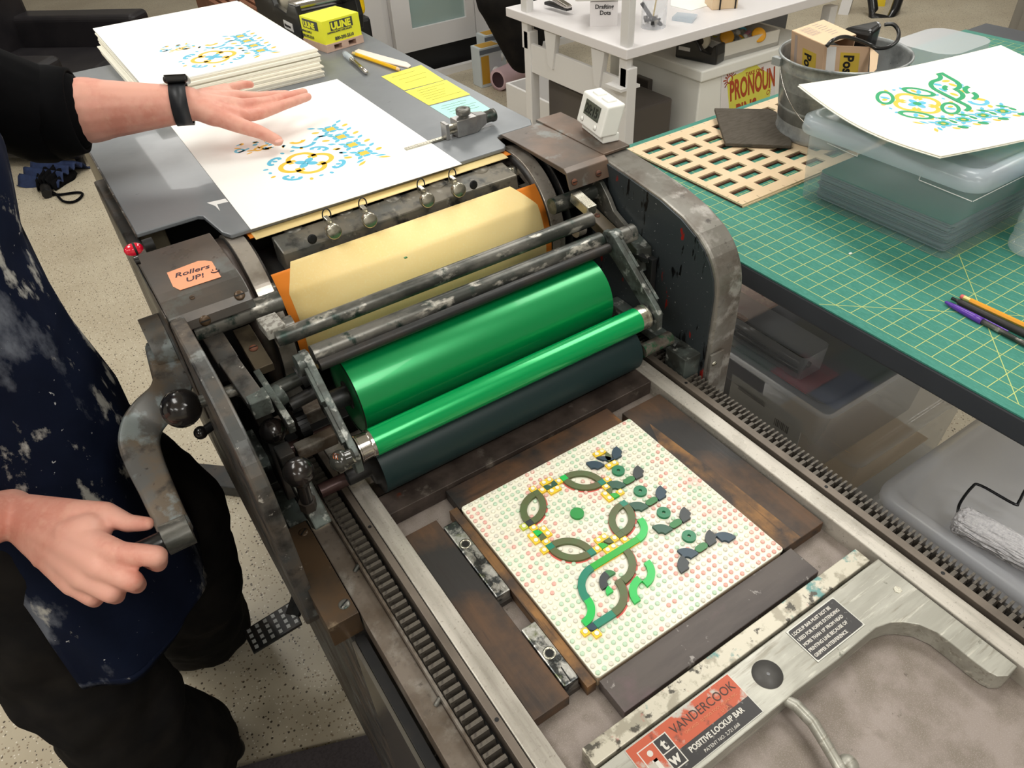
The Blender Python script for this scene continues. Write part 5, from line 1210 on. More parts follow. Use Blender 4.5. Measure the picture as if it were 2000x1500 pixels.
# second flap panel lower right
G0 = az(1610, 88, .238); G1 = az(1700, 92, .225); e2_ = (G1-G0).normalized()
f2 = slab([G0, G1, G1+dwn*.10, G0+dwn*.11], .0015, 'side_flap', 'card_box', bx)
gl = [az(1700, 92, .225), az(1712, 97, .222), az(1716, 106, .219), az(1712, 135, .200), az(1698, 150, .188)]
slab([gl[0], gl[2], gl[3], gl[4]], .0015, 'tuck_flap', 'card_light', bx)
nrm2 = e2_.cross(dwn); 
if nrm2.dot(CP-G0) < 0: nrm2 = -nrm2
L2 = (G1-G0).length
panel(G0, e2_, dwn, L2*.06, L2*.26, .002, .10, 'white_stripe', 'label_white', f2); panel(G0, e2_, dwn, L2*.36, L2*.78, .012, .07, 'name_panel', 'label_yellow', f2)
text_mesh('Post-it', .030, G0+e2_*L2*.44+dwn*.016+nrm2*.0014, dwn, e2_, 'ink_black', f2, bold=.001, sx=.8)
bc = MB(); ed = (T[1]-T[0]); ew = (T[3]-T[0])
for i in range(9): 
    a = T[0]+ed*(.12)+ew*(.1+.05*i)+Vector((0, 0, .001)); P_ = [a, a+ed*.3, a+ed*.3+ew*(.022 if i % 2 else .012), a+ew*(.022 if i % 2 else .012)]; bc.add(P_, [(0, 1, 2, 3)])
for i in range(7):
    a = T[0]+ed*(.52)+ew*(.1+.1*i)+Vector((0, 0, .001)); bc.add([a, a+ed*(.2+.03*(i % 3)), a+ed*(.2+.03*(i % 3))+ew*.02, a+ew*.02], [(0, 1, 2, 3)])
bc.build('barcode', 'card_grey', bx, fix=False)['kind'] = 'stuff'
# black power tool and cable
tl = thing('power_tool', 'black glossy power tool with a looped cable in the bucket behind the card box', 'tool', (1.24, .70, .10))
A_ = [az(1645, 52, .235), az(1716, 38, .245), az(1726, 44, .245), az(1702, 62, .235)]
V = A_+[p+Vector((-.01, 0, -.115)) for p in A_]; mb = MB(); mb.add(V, [(0, 1, 2, 3), (7, 6, 5, 4)]+[(i, (i+1) % 4, (i+1) % 4+4, i+4) for i in range(4)]); mb.build('tool_body', 'black_plastic', tl, bevel=.008, seg=3)
cb = [az(1728, 48, .25), az(1745, 48, .25), az(1755, 62, .24), az(1752, 80, .23), az(1735, 92, .225), az(1712, 94, .225), az(1700, 88, .23), az(1680, 80, .24), az(1650, 72, .255), az(1628, 78, .262), az(1615, 90, .255)]
c2, _ = spline(cb, [1]*len(cb), 5); MB().tube(c2, .0036, 8).build('cable', 'black_plastic', tl)
MB().lathe([(.0, 0), (.095, 0), (.095, .003), (0, .003)], (1.12, .652, .10), (0, 0, 1), 32).build('dark_disc', 'black_plastic', bk)  # flat black disc across the inside of the pail, part-way up
# clear storage box
sb = thing('storage_box', 'clear plastic shoe-size storage box with lid holding grey sheets, on the green mat', 'storage box', (1.03, .36, .0483))
def tub(t, x0, x1, y0, y1, z0, z1, tap, mt, r=.02, th=.0015, nm='tub'):
    n = 5; A0 = rrect(x0+tap, x1-tap, y0+tap, y1-tap, r, n); A1 = rrect(x0, x1, y0, y1, r+.003, n); k = len(A0)
    V = [(p[0], p[1], z0) for p in A0]+[(p[0], p[1], z1) for p in A1]; F = [(i, (i+1) % k, (i+1) % k+k, i+k) for i in range(k)]+[tuple(range(k-1, -1, -1))]
    mb = MB(); mb.add(V, F, True); o = mb.build(nm, mt, t, fix=True); return o
tub(sb, .846, 1.225, .205, .512, .0485, .184, .010, 'clear_bin')
def lid(t, x0, x1, y0, y1, z0, z1, mt='clear_lid', r=.03):
    n = 5; k = 4*(n+1); L_ = []
    for d, z in ((0, z0), (-.001, z0+.004), (.001, z1-.006), (.010, z1-.001), (.016, z1), (.022, z1-.004), (.030, z1-.006)): L_.append([(p[0], p[1], z) for p in rrect(x0+d, x1-d, y0+d, y1-d, max(r-d*.3, .012), n)])
    V = [p for q in L_ for p in q]; F = []
    for a in range(len(L_)-1): F += [(a*k+i, a*k+(i+1) % k, (a+1)*k+(i+1) % k, (a+1)*k+i) for i in range(k)]
    F.append(tuple(range((len(L_)-1)*k, len(L_)*k))); mb = MB(); mb.add(V, F, True); return mb.build('lid', mt, t)
lid(sb, .836, 1.235, .196, .522, .170, .1985)
for a, b_ in (((.845, .46, .163), (.845, .40, .160)), ((.845, .40, .160), (.845, .40, .176)), ((.845, .29, .176), (.8445, .29, .160)), ((.8445, .29, .160), (.8445, .205, .158)), ((.846, .204, .158), (.98, .204, .158))): MB().tube([a, b_], .0007, 5).build('moulded_rib', 'label_white', sb)
rs = random.Random(4)
for k in range(14):
    z0 = .0535+k*.0034; dx, dy = rs.uniform(-.004, .004), rs.uniform(-.003, .003)
    o = MB().prism(rrect(.872+dx, 1.12+dx, .232+dy, .478+dy, .006, 3), z0, z0+.0022).build('cut_sheet', 'top_sheet' if k == 13 else 'grey_sheet', None)
    if k == 13: tag(o, 'topmost dark green sheet inside the clear box on the mat', 'sheet')
    else: tag(o, 'grey sheet, %s from the top of the stack inside the clear box on the mat' % ORD[12-k], 'sheet', 'grey sheets in the clear box')
# print lying on the box
pA, pB, pD = az(1560, 165, .234), az(1838, 305, .226), az(1955, 88, .226); pC = pB+pD-pA
def curl(x, y):
    return 0
E1, E2 = pB-pA, pD-pA; det = E1.x*E2.y-E1.y*E2.x
def st(x, y): dx, dy = x-pA.x, y-pA.y; return ((dx*E2.y-dy*E2.x)/det, (E1.x*dy-E1.y*dx)/det)
def sz(x, y):
    s, t = st(x, y); s = min(max(s, 0), 1); t = min(max(t, 0), 1)
    return pA.z*(1-s)*(1-t)+pB.z*s*(1-t)+pD.z*t*(1-s)+pC.z*s*t-.015*math.sin(PI*s)**1.0*(1-t*.4)-.006*math.sin(PI*t)
for q, (lab, dz) in enumerate((('second cream sheet peeking out under the three-colour print on the clear box', -.0016), ('cream print in green, blue and yellow lying on the clear storage box', 0))):
    V = []; N_ = 16
    for lvl in (0, -.0010):
        for i in range(N_+1):
            for j in range(N_+1):
                p = pA+E1*(i/N_)+E2*(j/N_)+(E1*.004-E2*.006 if q == 0 else Vector((0, 0, 0))); V.append((p.x, p.y, sz(pA.x+E1.x*i/N_+E2.x*j/N_, pA.y+E1.y*i/N_+E2.y*j/N_)+dz+lvl))
    m_ = (N_+1)**2; F = []
    for i in range(N_):
        for j in range(N_):
            a = i*(N_+1)+j; F += [(a, a+N_+1, a+N_+2, a+1), (m_+a, m_+a+1, m_+a+N_+2, m_+a+N_+1)]
    R0 = [i*(N_+1) for i in range(N_+1)]; R1 = [i*(N_+1)+N_ for i in range(N_+1)]; R2 = list(range(N_+1)); R3 = [N_*(N_+1)+j for j in range(N_+1)]
    for R_ in (R0, R1, R2, R3): F += [(R_[i], R_[i+1], m_+R_[i+1], m_+R_[i]) for i in range(N_)]
    mb = MB(); mb.add(V, F, False); pr_ = tag(mb.build('print_sheet', 'paper_cream', None), lab, 'print', 'prints on the clear box')
n0 = set(o.name for o in COL.objects)
fc = az(1793, 197, .216)
motif(None, pr_, fc.x, fc.y, 0.0, (-.21, -.978), (.975, -.222), ('print_blue', 'print_yellow', 'print_green'))
for o in COL.objects:
    if o.name not in n0:
        b = wloc(pr_)
        for v in o.data.vertices: v.co.z += sz(v.co.x+b.x, v.co.y+b.y)+.0002
# bottle
bt = thing('water_bottle', 'clear ribbed plastic water bottle with a blue label at the right edge of the mat', 'bottle', (.985, .156, .0483))
pr = [(0, .004), (.020, .002), (.028, 0), (.0325, .004), (.034, .012)]
for k in range(5): z = .02+k*.016; pr += [(.0335, z), (.0315, z+.006), (.0335, z+.012)]
pr += [(.033, .105), (.033, .165), (.030, .185), (.016, .205), (.0125, .212), (.0125, .225)]
MB().lathe(pr, (.985, .156, .0483), (0, 0, 1), 36).build('bottle_body', 'bottle_pet', bt)
MB().lathe([(.0333, .100), (.0336, .101), (.0336, .155), (.0333, .156)], (.985, .156, .0483), (0, 0, 1), 36).build('label', 'bottle_label', bt)
MB().lathe([(.0145, .216), (.0145, .232), (0, .232)], (.985, .156, .0483), (0, 0, 1), 24).build('cap', 'white_plastic', bt)
# pens
a = az(1845, 589, .0525); b_ = az(2080, 713, .0525); rod_thing('ballpoint_pen', 'silver-barrelled ballpoint pen with a purple cap on the green mat', 'pen', a, b_, [('barrel', [(0, .30), (.0036, .305), (.0036, .98), (0, 1)], 'rod_steel', 16), ('cap', [(0, 0), (.0022, .01), (.0040, .10), (.0050, .24), (.0050, .335), (.0036, .336)], 'purple', 18)])
pp = [o for o in COL.objects if o.name.startswith('ballpoint_pen')][0]; d = (b_-a).normalized(); n_ = Vector((-d.y, d.x, 0)); 
if n_.y > 0: n_ = -n_
MB().bar(a+d*.040+n_*.0052, a+d*.092+n_*.0060, .0024, .0042).build('pen_clip', 'purple', pp, bevel=.0006)
a = az(1858, 582, .0535); b_ = az(2080, 690, .0535); rod_thing('mechanical_pencil', 'matt black mechanical pencil lying between the pen and the orange pencil', 'pencil', a, b_, [('push_button', [(0, 0), (.0026, .005), (.0026, .06)], 'black_plastic', 14), ('barrel', [(.0026, .06), (.0042, .075), (.0046, .12), (.0048, .98), (0, 1)], M('matt_black', (44, 42, 42), .5), 18)])
a = az(1876, 578, .053); b_ = az(2080, 672, .0525); rod_thing('orange_pencil', 'orange hexagonal pencil with pink eraser, furthest back of the three on the mat', 'pencil', a, b_, [('eraser', [(0, 0), (.0030, .003), (.0034, .02), (.0034, .04)], 'eraser', 14), ('ferrule', [(.0036, .035), (.0038, .05), (.0034, .065), (.0038, .08), (.0036, .10)], 'ferrule', 14), ('shaft', [(.0036, .10), (.0036, .97)], 'pencil_orange', 6)])
solo(MB().ball(az(1661, 495, .0495), .0022, sc=(1.6, 1, .6)), 'crumb', 'white_plastic', 'tiny white crumb on the open middle of the green cutting mat', 'crumb')

# ================================================================== BINS UNDER THE TABLE
def bin_(lab, x0, x1, y0, y1, z0, z1, rot=0):
    t = thing('storage_bin', lab, 'storage bin', ((x0+x1)/2, (y0+y1)/2, z0), 'clear bins under the table')
    tub(t, x0+.008, x1-.008, y0+.008, y1-.008, z0+.001, z1-.012, .012, 'clear_thin'); lid(t, x0, x1, y0, y1, z1-.016, z1, 'clear_thin'); return t
bA = bin_('upper clear bin with coloured sheets seen through its lid, under the work table', .735, 1.12, .258, .86, -.435, -.248)
bin_('middle clear bin with a tan tray, under the upper bin below the table', .86, 1.28, .235, .90, -.66, -.437)
bin_('lowest clear bin standing on the floor under the work table', .86, 1.28, .235, .90, FLOOR+.001, -.662)
def sheet(nm, mt, lab, x0, x1, y0, y1, z, cat='sheet', grp=None, th=.002, rz=0):
    c, s = math.cos(rz), math.sin(rz); mx, my = (x0+x1)/2, (y0+y1)/2
    return solo(MB().prism([(mx+c*(x-mx)-s*(y-my), my+s*(x-mx)+c*(y-my)) for x, y in ((x0, y0), (x1, y0), (x1, y1), (x0, y1))], z, z+th), nm, mt, lab, cat, grp)
sheet('craft_sheet', 'quilt', 'mottled olive sheet in the upper bin, beside the small marker box', .765, .86, .52, .70, -.272)
sheet('craft_sheet', 'quilt', 'mottled olive sheet in the upper bin, to the right of the marker box', .87, 1.0, .38, .50, -.272)
sheet('craft_sheet', 'sheet_green', 'dark green sheet in the upper bin, left of the red one', .765, .86, .425, .515, -.271)
sheet('craft_sheet', 'sheet_red', 'red patterned sheet in the middle of the upper bin', .775, .87, .335, .42, -.269)
sheet('craft_sheet', 'sheet_blue', 'blue sheet at the near corner of the upper bin', .785, .90, .275, .333, -.271)
sheet('craft_sheet', 'sheet_green', 'dark green sheet at the right side of the upper bin', .905, 1.05, .275, .375, -.270)
sheet('craft_sheet', 'grey_dark', 'dark backing sheet under the coloured sheets in the upper bin', .765, 1.08, .275, .80, -.276)
solo(MB().box(.758, .764, .42, .68, -.42, -.29), 'booklet', 'booklet', 'navy booklet standing inside the upper bin against its left side', 'booklet')
pk = solo(MB().obox((.752, .40, -.345), (.0012, 0, 0), (0, .09, 0), (0, 0, .033)), 'label_card', 'pkg_white', 'white printed card with a barcode inside the upper bin', 'card')
MB().obox((.7505, .435, -.330), (.0002, 0, 0), (0, .035, 0), (0, 0, .006)).build('printed_band', 'grey_dark', pk)
bcm = MB()
for k in range(9): bcm.obox((.7505, .37-.004*k, -.352), (.0002, 0, 0), (0, .0007+.0004*(k % 3), 0), (0, 0, .009))
bcm.build('barcode', 'ink_black', pk)['kind'] = 'stuff'
solo(MB().box(.90, 1.22, .27, .55, -.60, -.595), 'tray', 'wood_light', 'tan tray seen inside the middle bin', 'tray')
sm_ = thing('marker_box', 'small clear box of dark markers on top of the upper bin', 'box', (.80, .47, -.247))
tub(sm_, .768, .842, .350, .600, -.2465, -.192, .004, 'clear_thin', r=.01)
for k, (x, z, mt) in enumerate(((.785, -.238, 'black_plastic'), (.800, -.238, 'grey_dark'), (.814, -.237, 'rod_steel'), (.792, -.226, 'black_plastic'))):
    rod_thing('marker_pen', ('black marker lying at the left in the small clear box', 'grey marker in the middle of the small clear box', 'silver marker at the right in the small clear box', 'black marker on top of the others in the small clear box')[k], 'pen', (x, .365, z), (x-.004, .53, z), [('barrel', [(0, 0), (.006, .01), (.006, .65)], mt, 12), ('cap', [(.0066, .65), (.0066, .98), (0, 1)], 'black_plastic', 12)], group='markers in the small clear box')
sheet('magazine', 'mag_pink', 'pinkish printed magazine on the upper bin beside the side frame of the press', .83, .93, .545, .78, -.246, 'magazine', th=.006)
rbx = thing('roller_bin', 'frosted grey tub with lid carrying a paint roller, under the table at the right', 'tub', (.9, -.14, FLOOR))
tub(rbx, .672, 1.12, -.42, .098, -.60, -.265, .012, 'clear_tub'); lid(rbx, .660, 1.13, -.43, .108, -.272, -.250, 'clear_tub', r=.035)
bb = thing('lower_tub', 'grey lidded tub standing on the floor beneath the roller tub', 'tub', (.9, -.14, FLOOR)); tub(bb, .68, 1.11, -.41, .09, FLOOR+.001, -.625, .012, 'clear_tub'); lid(bb, .67, 1.12, -.42, .10, -.625, -.603, 'clear_tub', r=.035)
pr_r = thing('paint_roller', 'white fluffy paint roller with a bent wire frame on the frosted tub', 'paint roller', (.80, -.05, -.25))
r0, r1 = az(1868, 1010, -.225), az(2060, 1115, -.225); dR = (r1-r0).normalized()
nap = MB().lathe([(0, 0), (.014, .001), (.0195, .006), (.021, .014), (.021, .12), (.021, (r1-r0).length), (0, (r1-r0).length+.001)], r0, dR, 30)
no = nap.build('roller_nap', 'roller_nap', pr_r)
bm = bmesh.new(); bm.from_mesh(no.data); bmesh.ops.subdivide_edges(bm, edges=[e for e in bm.edges if e.calc_length() > .004], cuts=14, use_grid_fill=True); bm.to_mesh(no.data); bm.free()
tx_ = bpy.data.textures.new('nap', 'CLOUDS'); tx_.noise_scale = .004; md = no.modifiers.new('fuzz', 'DISPLACE'); md.texture = tx_; md.strength = .008; md.mid_level = .3
wf_ = [r0+dR*.002, az(1874, 985, -.215), az(1898, 952, -.21), az(1915, 948, -.21), az(1980, 984, -.21), az(1990, 980, -.21), az(2010, 950, -.21), az(2050, 960, -.21)]
wq, _ = spline(wf_, [1]*len(wf_), 5); MB().tube(wq, .0022, 8).build('wire_frame', 'wire_dark', pr_r)
# ================================================================== THE OPERATOR
def caps(p0, r0, p1, r1, n=16):
    """tapered capsule, closed mesh"""
    p0 = Vector(p0); p1 = Vector(p1); L_ = (p1-p0).length; pr = []
    for k in range(5): a = PI/2*k/4; pr.append((r0*math.sin(a), -r0*math.cos(a)))
    for k in range(5): a = PI/2*k/4; pr.append((r1*math.cos(a), L_+r1*math.sin(a)))
    return pr, p0, (p1-p0).normalized()
def blob(name, mt, parent, segs, vox, smooth=8, balls=(), boxes=()):
    mb = MB()
    for s in segs:
        pr, o, d = caps(*s); mb.lathe(pr, o, d, 16)
    for c, r, sc in balls: mb.ball(c, r, 20, 14, sc)
    for P_ in boxes: mb.hexa(P_)
    me = bpy.data.meshes.new(name); me.from_pydata(mb.v, [], mb.f)
    bm = bmesh.new(); bm.from_mesh(me); bmesh.ops.remove_doubles(bm, verts=bm.verts, dist=1e-6); bmesh.ops.holes_fill(bm, edges=bm.edges); bmesh.ops.recalc_face_normals(bm, faces=bm.faces); bm.to_mesh(me); bm.free()
    o = bpy.data.objects.new(name, me); COL.objects.link(o)
    md = o.modifiers.new('r', 'REMESH'); md.mode = 'VOXEL'; md.voxel_size = vox; md.adaptivity = 0
    md = o.modifiers.new('s', 'SMOOTH'); md.factor = .5; md.iterations = smooth
    dg = bpy.context.evaluated_depsgraph_get(); m2 = bpy.data.meshes.new_from_object(o.evaluated_get(dg)); o.modifiers.clear(); o.data = m2; bpy.data.meshes.remove(me)
    m2.name = name; b = wloc(parent)
    co = np.empty(len(m2.vertices)*3); m2.vertices.foreach_get('co', co); co = co.reshape(-1, 3)-np.array(b); m2.vertices.foreach_set('co', co.ravel())
    m2.polygons.foreach_set('use_smooth', [True]*len(m2.polygons)); m2.materials.clear(); m2.materials.append(MATS[mt]); m2.update(); o.parent = parent
    return o
PE = thing('person', 'person in black shirt, paint-smeared navy apron and wide black trousers turning the crank', 'person', (-.46, .75, FLOOR))
V3 = Vector
shL, shR = V3((-.44, .93, .50)), V3((-.46, .56, .48))
elL = ad(72, 222, 1.03); wrL = ad(368, 203, 1.075)
wrR = ad(20, 1000, .84); elR = V3((-.60, .36, .20))
pel = V3((-.44, .73, .02)); che = V3((-.42, .745, .36)); nek = V3((-.40, .75, .56)); hd = V3((-.33, .76, .70))
seg = [(pel, .105, che, .115), (che, .115, nek-V3((0, 0, .04)), .07), (nek-V3((0, 0, .03)), .05, hd-V3((.01, 0, .06)), .047),
       (che+V3((0, 0, .08)), .09, shL, .055), (che+V3((0, 0, .08)), .09, shR, .055), (shL, .050, elL, .040), (shR, .050, elR, .040),
       (elL, .0435, elL.lerp(wrL, .35), .044), (elL.lerp(wrL, .3), .0435, wrL, .0245), (elR, .042, elR.lerp(wrR, .35), .043), (elR.lerp(wrR, .3), .042, wrR, .0265)]
# legs inside the trousers
hipL, hipR = V3((-.42, .83, -.03)), V3((-.47, .62, -.03)); knL, knR = V3((-.335, .83, -.42)), V3((-.50, .60, -.43)); anL, anR = V3((-.41, .925, -.79)), V3((-.475, .655, -.79))
for h, k, a in ((hipL, knL, anL), (hipR, knR, anR)):
    seg += [(pel, .10, h, .085), (h, .080, k, .055), (k, .055, a, .038), (a, .036, a+V3((.05, .0, -.045)), .03)]
# left hand (over the paper)
pk_ = ad(455, 205, 1.115)
tips = {'index': [ad(462, 228, 1.092), ad(508, 222, 1.115), ad(553, 205, 1.135), ad(601, 189, 1.16)], 'middle': [ad(470, 207, 1.108), ad(520, 200, 1.135), ad(558, 190, 1.155), ad(594, 180, 1.178)],
        'ring': [ad(462, 190, 1.128), ad(505, 190, 1.155), ad(536, 186, 1.175), ad(562, 184, 1.19)], 'little': [ad(442, 176, 1.143), ad(458, 170, 1.16), ad(474, 165, 1.172), ad(490, 165, 1.182)],
        'thumb': [ad(418, 225, 1.078), ad(462, 243, 1.082), ad(508, 258, 1.09), ad(543, 275, 1.10)]}
rad = {'index': (.0105, .0090, .0080, .0068), 'middle': (.0105, .0092, .0080, .0068), 'ring': (.0102, .0086, .0076, .0065), 'little': (.009, .0075, .0068, .006), 'thumb': (.0145, .0118, .0100, .0082)}
for f, P_ in tips.items():
    R_ = rad[f]
    for i in range(3): seg.append((P_[i], R_[i], P_[i+1], R_[i+1]))
    root = wrL.lerp(P_[0], .25) if f != 'thumb' else wrL.lerp(P_[0], .1)
    seg.append((root, .0185 if f != 'little' else .0155, P_[0], R_[0]*1.12))
seg += [(tips['index'][0], .0125, tips['little'][0], .0105), (wrL.lerp(tips['index'][0], .55), .0155, wrL.lerp(tips['little'][0], .55), .0135)]
# right hand round the grip
kn = {'index': [ad(228, 1080, .770), ad(306, 1086, .765), ad(309, 1100, .79), ad(285, 1092, .812)], 'middle': [ad(195, 1108, .768), ad(258, 1134, .765), ad(268, 1142, .790), ad(250, 1128, .812)],
      'ring': [ad(164, 1130, .772), ad(216, 1158, .770), ad(228, 1164, .793), ad(212, 1150, .815)], 'little': [ad(142, 1142, .780), ad(178, 1166, .780), ad(186, 1172, .800), ad(176, 1158, .820)]}
rdr = {'index': (.0125, .0112, .0098, .0085), 'middle': (.0125, .0112, .0098, .0085), 'ring': (.0118, .0105, .0092, .008), 'little': (.0108, .0095, .0085, .0075)}
for f, P_ in kn.items():
    R_ = rdr[f]
    for i in range(3): seg.append((P_[i], R_[i], P_[i+1], R_[i+1]))
    seg.append((wrR.lerp(P_[0], .12), .0225 if f in ('index', 'middle') else .020, P_[0], R_[0]*1.1))
seg += [(kn['index'][0], .0125, kn['little'][0], .0115), (wrR.lerp(kn['index'][0], .6), .0185, wrR.lerp(kn['little'][0], .6), .0165), (wrR.lerp(kn['index'][0], .6), .020, ad(175, 1040, .80), .022)]
TH = [ad(150, 1008, .815), ad(205, 1002, .815), ad(250, 1022, .805), ad(288, 1023, .80)]
for i in range(3): seg.append((TH[i], (.0185, .0130, .0102)[i], TH[i+1], (.0130, .0102, .0078)[i]))
seg.append((wrR, .0225, TH[0], .0185))
body = blob('body', 'skin', PE, seg, .0026, 7, balls=[(hd+V3((.0, 0, .03)), .085, (1.05, .88, 1.3))])
nl = MB()
nl.ball(ad(545, 276, 1.094), .0062, sc=(1.1, .8, .45)); nl.build('fingernail', 'nail', body)
# face and hair (above the frame, kept simple)
hair = blob('hair', 'leather', PE, [(hd+V3((-.03, 0, .04)), .09, hd+V3((-.06, 0, -.02)), .075)], .008, 5, balls=[(hd+V3((-.012, 0, .055)), .092, (1, .92, 1.1))])
for s_ in (-1, 1):
    MB().ball(hd+V3((.082, s_*.032, .035)), .0115).build('eye', 'white_plastic', body)
    MB().ball(hd+V3((.0, s_*.078, .02)), .022, sc=(.7, .35, 1.2)).build('ear', 'skin', body)
MB().lathe([(0, .03), (.006, .02), (.011, 0), (.012, -.006)], hd+V3((.075, 0, .0)), (.8, 0, .25), 14).build('nose', 'skin', body)
MB().ball(hd+V3((.072, 0, -.038)), .018, sc=(.4, 1.1, .3)).build('mouth', 'nail', body)
# shirt: torso + sleeves
cuffL = elL.lerp(wrL, .27)
shirt = blob('shirt', 'shirt', PE, [(pel+V3((0, 0, .05)), .120, che, .128), (che, .128, nek-V3((0, 0, .07)), .075), (che+V3((0, 0, .08)), .098, shL, .066), (che+V3((0, 0, .08)), .098, shR, .066),
    (shL, .072, elL, .064), (shR, .070, elR, .058), (elL-V3((0, 0, .004)), .064, elL.lerp(wrL, .12), .058), (elR, .056, elR.lerp(wrR, .15), .052)], .006, 4)
cf = MB(); dL = (wrL-elL).normalized(); c0 = elL.lerp(wrL, .06)
cf.lathe([(.050, .0), (.0625, .002), (.0605, .020), (.0560, .040), (.0520, .0405), (.0515, .036)], c0, dL, 40); cf.build('sleeve_hem', 'shirt', shirt)
# trousers: wide legs
tr = blob('trousers', 'trouser', PE, [(pel, .135, hipL, .115), (pel, .135, hipR, .115), (hipL, .115, V3((-.335, .80, -.30)), .108), (V3((-.335, .80, -.30)), .108, V3((-.345, .835, -.52)), .108), (V3((-.345, .835, -.52)), .108, V3((-.375, .91, -.755)), .100),
    (hipR, .105, V3((-.505, .605, -.36)), .098), (V3((-.505, .605, -.36)), .098, V3((-.505, .61, -.60)), .098), (V3((-.505, .61, -.60)), .100, V3((-.485, .645, -.765)), .115)], .009, 5)
tf = bpy.data.textures.new('fold', 'CLOUDS'); tf.noise_scale = .13; md = tr.modifiers.new('fold', 'DISPLACE'); md.texture = tf; md.strength = .040; md.mid_level = .5
# shoes
for a, d_ in ((anL, V3((.9, -.15, 0))), (anR, V3((.95, -.1, 0)))):
    d_ = d_.normalized(); p = V3((a.x, a.y, FLOOR+.035)); blob('shoe', 'black_iron', PE, [(p-d_*.10, .036, p+d_*.01, .038), (p+d_*.01, .038, p+d_*.07, .026)], .006, 4)
# apron: wrapped sheet, open at the back
rows = []
prof = [(.47, -.395, .115, .095, .735), (.38, -.42, .142, .125, .735), (.28, -.43, .128, .150, .73), (.16, -.43, .130, .165, .715), (.05, -.43, .143, .178, .705), (-.05, -.43, .142, .200, .695), (-.14, -.43, .148, .215, .69), (-.20, -.43, .150, .220, .69), (-.235, -.43, .150, .222, .69)]
zs = []; NR, NC = 60, 72; Vp = []
for i in range(NR+1):
    f = i/NR*(len(prof)-1); k = min(int(f), len(prof)-2); t = f-k; t = t*t*(3-2*t)*.3+t*.7
    z, cx, rx, ry, cy_ = [prof[k][q]*(1-t)+prof[k+1][q]*t for q in range(5)]
    half = math.radians(62 if z > .33 else 62+min(1, (.33-z)/.12)*48)
    for j in range(NC+1):
        a = -half+2*half*j/NC; low = max(0, (.10-z)/.45)
        fold = 1+.035*math.sin(a*7+z*4)*low+.012*math.sin(a*13+z*17)+.010*math.sin(z*23+a*3)
        hem = .06*math.cos(a)*0
        Vp.append((cx+rx*math.cos(a)*fold, cy_+ry*math.sin(a)*fold, z+.025*math.sin(a*1.5)*low+(-.02*math.cos(a*2) if i == NR else 0)))
mb = MB(); mb.add(Vp, [(i*(NC+1)+j, i*(NC+1)+j+1, (i+1)*(NC+1)+j+1, (i+1)*(NC+1)+j) for i in range(NR) for j in range(NC)], True)
ap = mb.build('apron', 'apron', PE, solid=.003)
MB().tube([V3((-.29, .66, .465)), V3((-.36, .655, .56)), V3((-.43, .69, .575)), V3((-.47, .75, .575)), V3((-.43, .81, .575)), V3((-.36, .845, .56)), V3((-.29, .83, .465))], .006, 8).build('neck_strap', 'apron', ap)
# watch
wc_ = elL.lerp(wrL, .955); wt_ = tag(None or MB().lathe([(.0268, -.0110), (.0292, -.0115), (.0292, .0115), (.0268, .0110)], wc_, dL, 48).build('watch_strap', 'watch_strap', PE))
upw = (V3((0, 0, 1))*.9+V3((-.2, .45, 0))); upw = (upw-dL*upw.dot(dL)).normalized(); sd = dL.cross(upw)
MB().obox(wc_+upw*.0325, dL*.0165, sd*.0185, upw*.0050).build('watch_case', 'black_plastic', wt_, bevel=.004, seg=3)
MB().obox(wc_+upw*.0378, dL*.0145, sd*.0165, upw*.0006).build('watch_glass', 'watch_glass', wt_, bevel=.0005)
# ================================================================== BACKGROUND
# black armchair
ac = thing('armchair', 'black leather armchair beyond the far end of the press', 'armchair', (.0, 4.4, FLOOR))
O = Vector((-.098, 4.10, 0)); Fd = Vector((.75, -.66, 0)).normalized(); Rd = Vector((.66, .75, 0)).normalized()
def acb(f0, f1, r0, r1, z0, z1, nm, bev=.03): return MB().hexa([O+Fd*f+Rd*r+Vector((0, 0, z)) for z in (z0, z1) for f, r in ((f0, r0), (f1, r0), (f1, r1), (f0, r1))]).build(nm, 'leather', ac, bevel=bev, seg=4)
acb(-.85, .0, -.05, .12, FLOOR+.05, -.345, 'armrest'); acb(-.85, .0, .80, .97, FLOOR+.05, -.345, 'armrest')
acb(-.80, -.03, .12, .80, FLOOR+.12, -.50, 'seat', .04); acb(-1.0, -.75, -.05, .97, FLOOR+.05, .05, 'backrest', .05)
for f, r in ((-.05, .0), (-.05, .92), (-.92, .0), (-.92, .92)): MB().cyl(O+Fd*f+Rd*r+Vector((0, 0, FLOOR)), O+Fd*f+Rd*r+Vector((0, 0, FLOOR+.06)), .02).build('leg', 'black_iron', ac)
# paper bag lying behind the chair
solo(MB().box(-.15, .15, 5.75, 6.1, FLOOR+.30, FLOOR+.31), 'paper_pile', 'paper', 'white papers lying on something behind the armchair', 'paper')
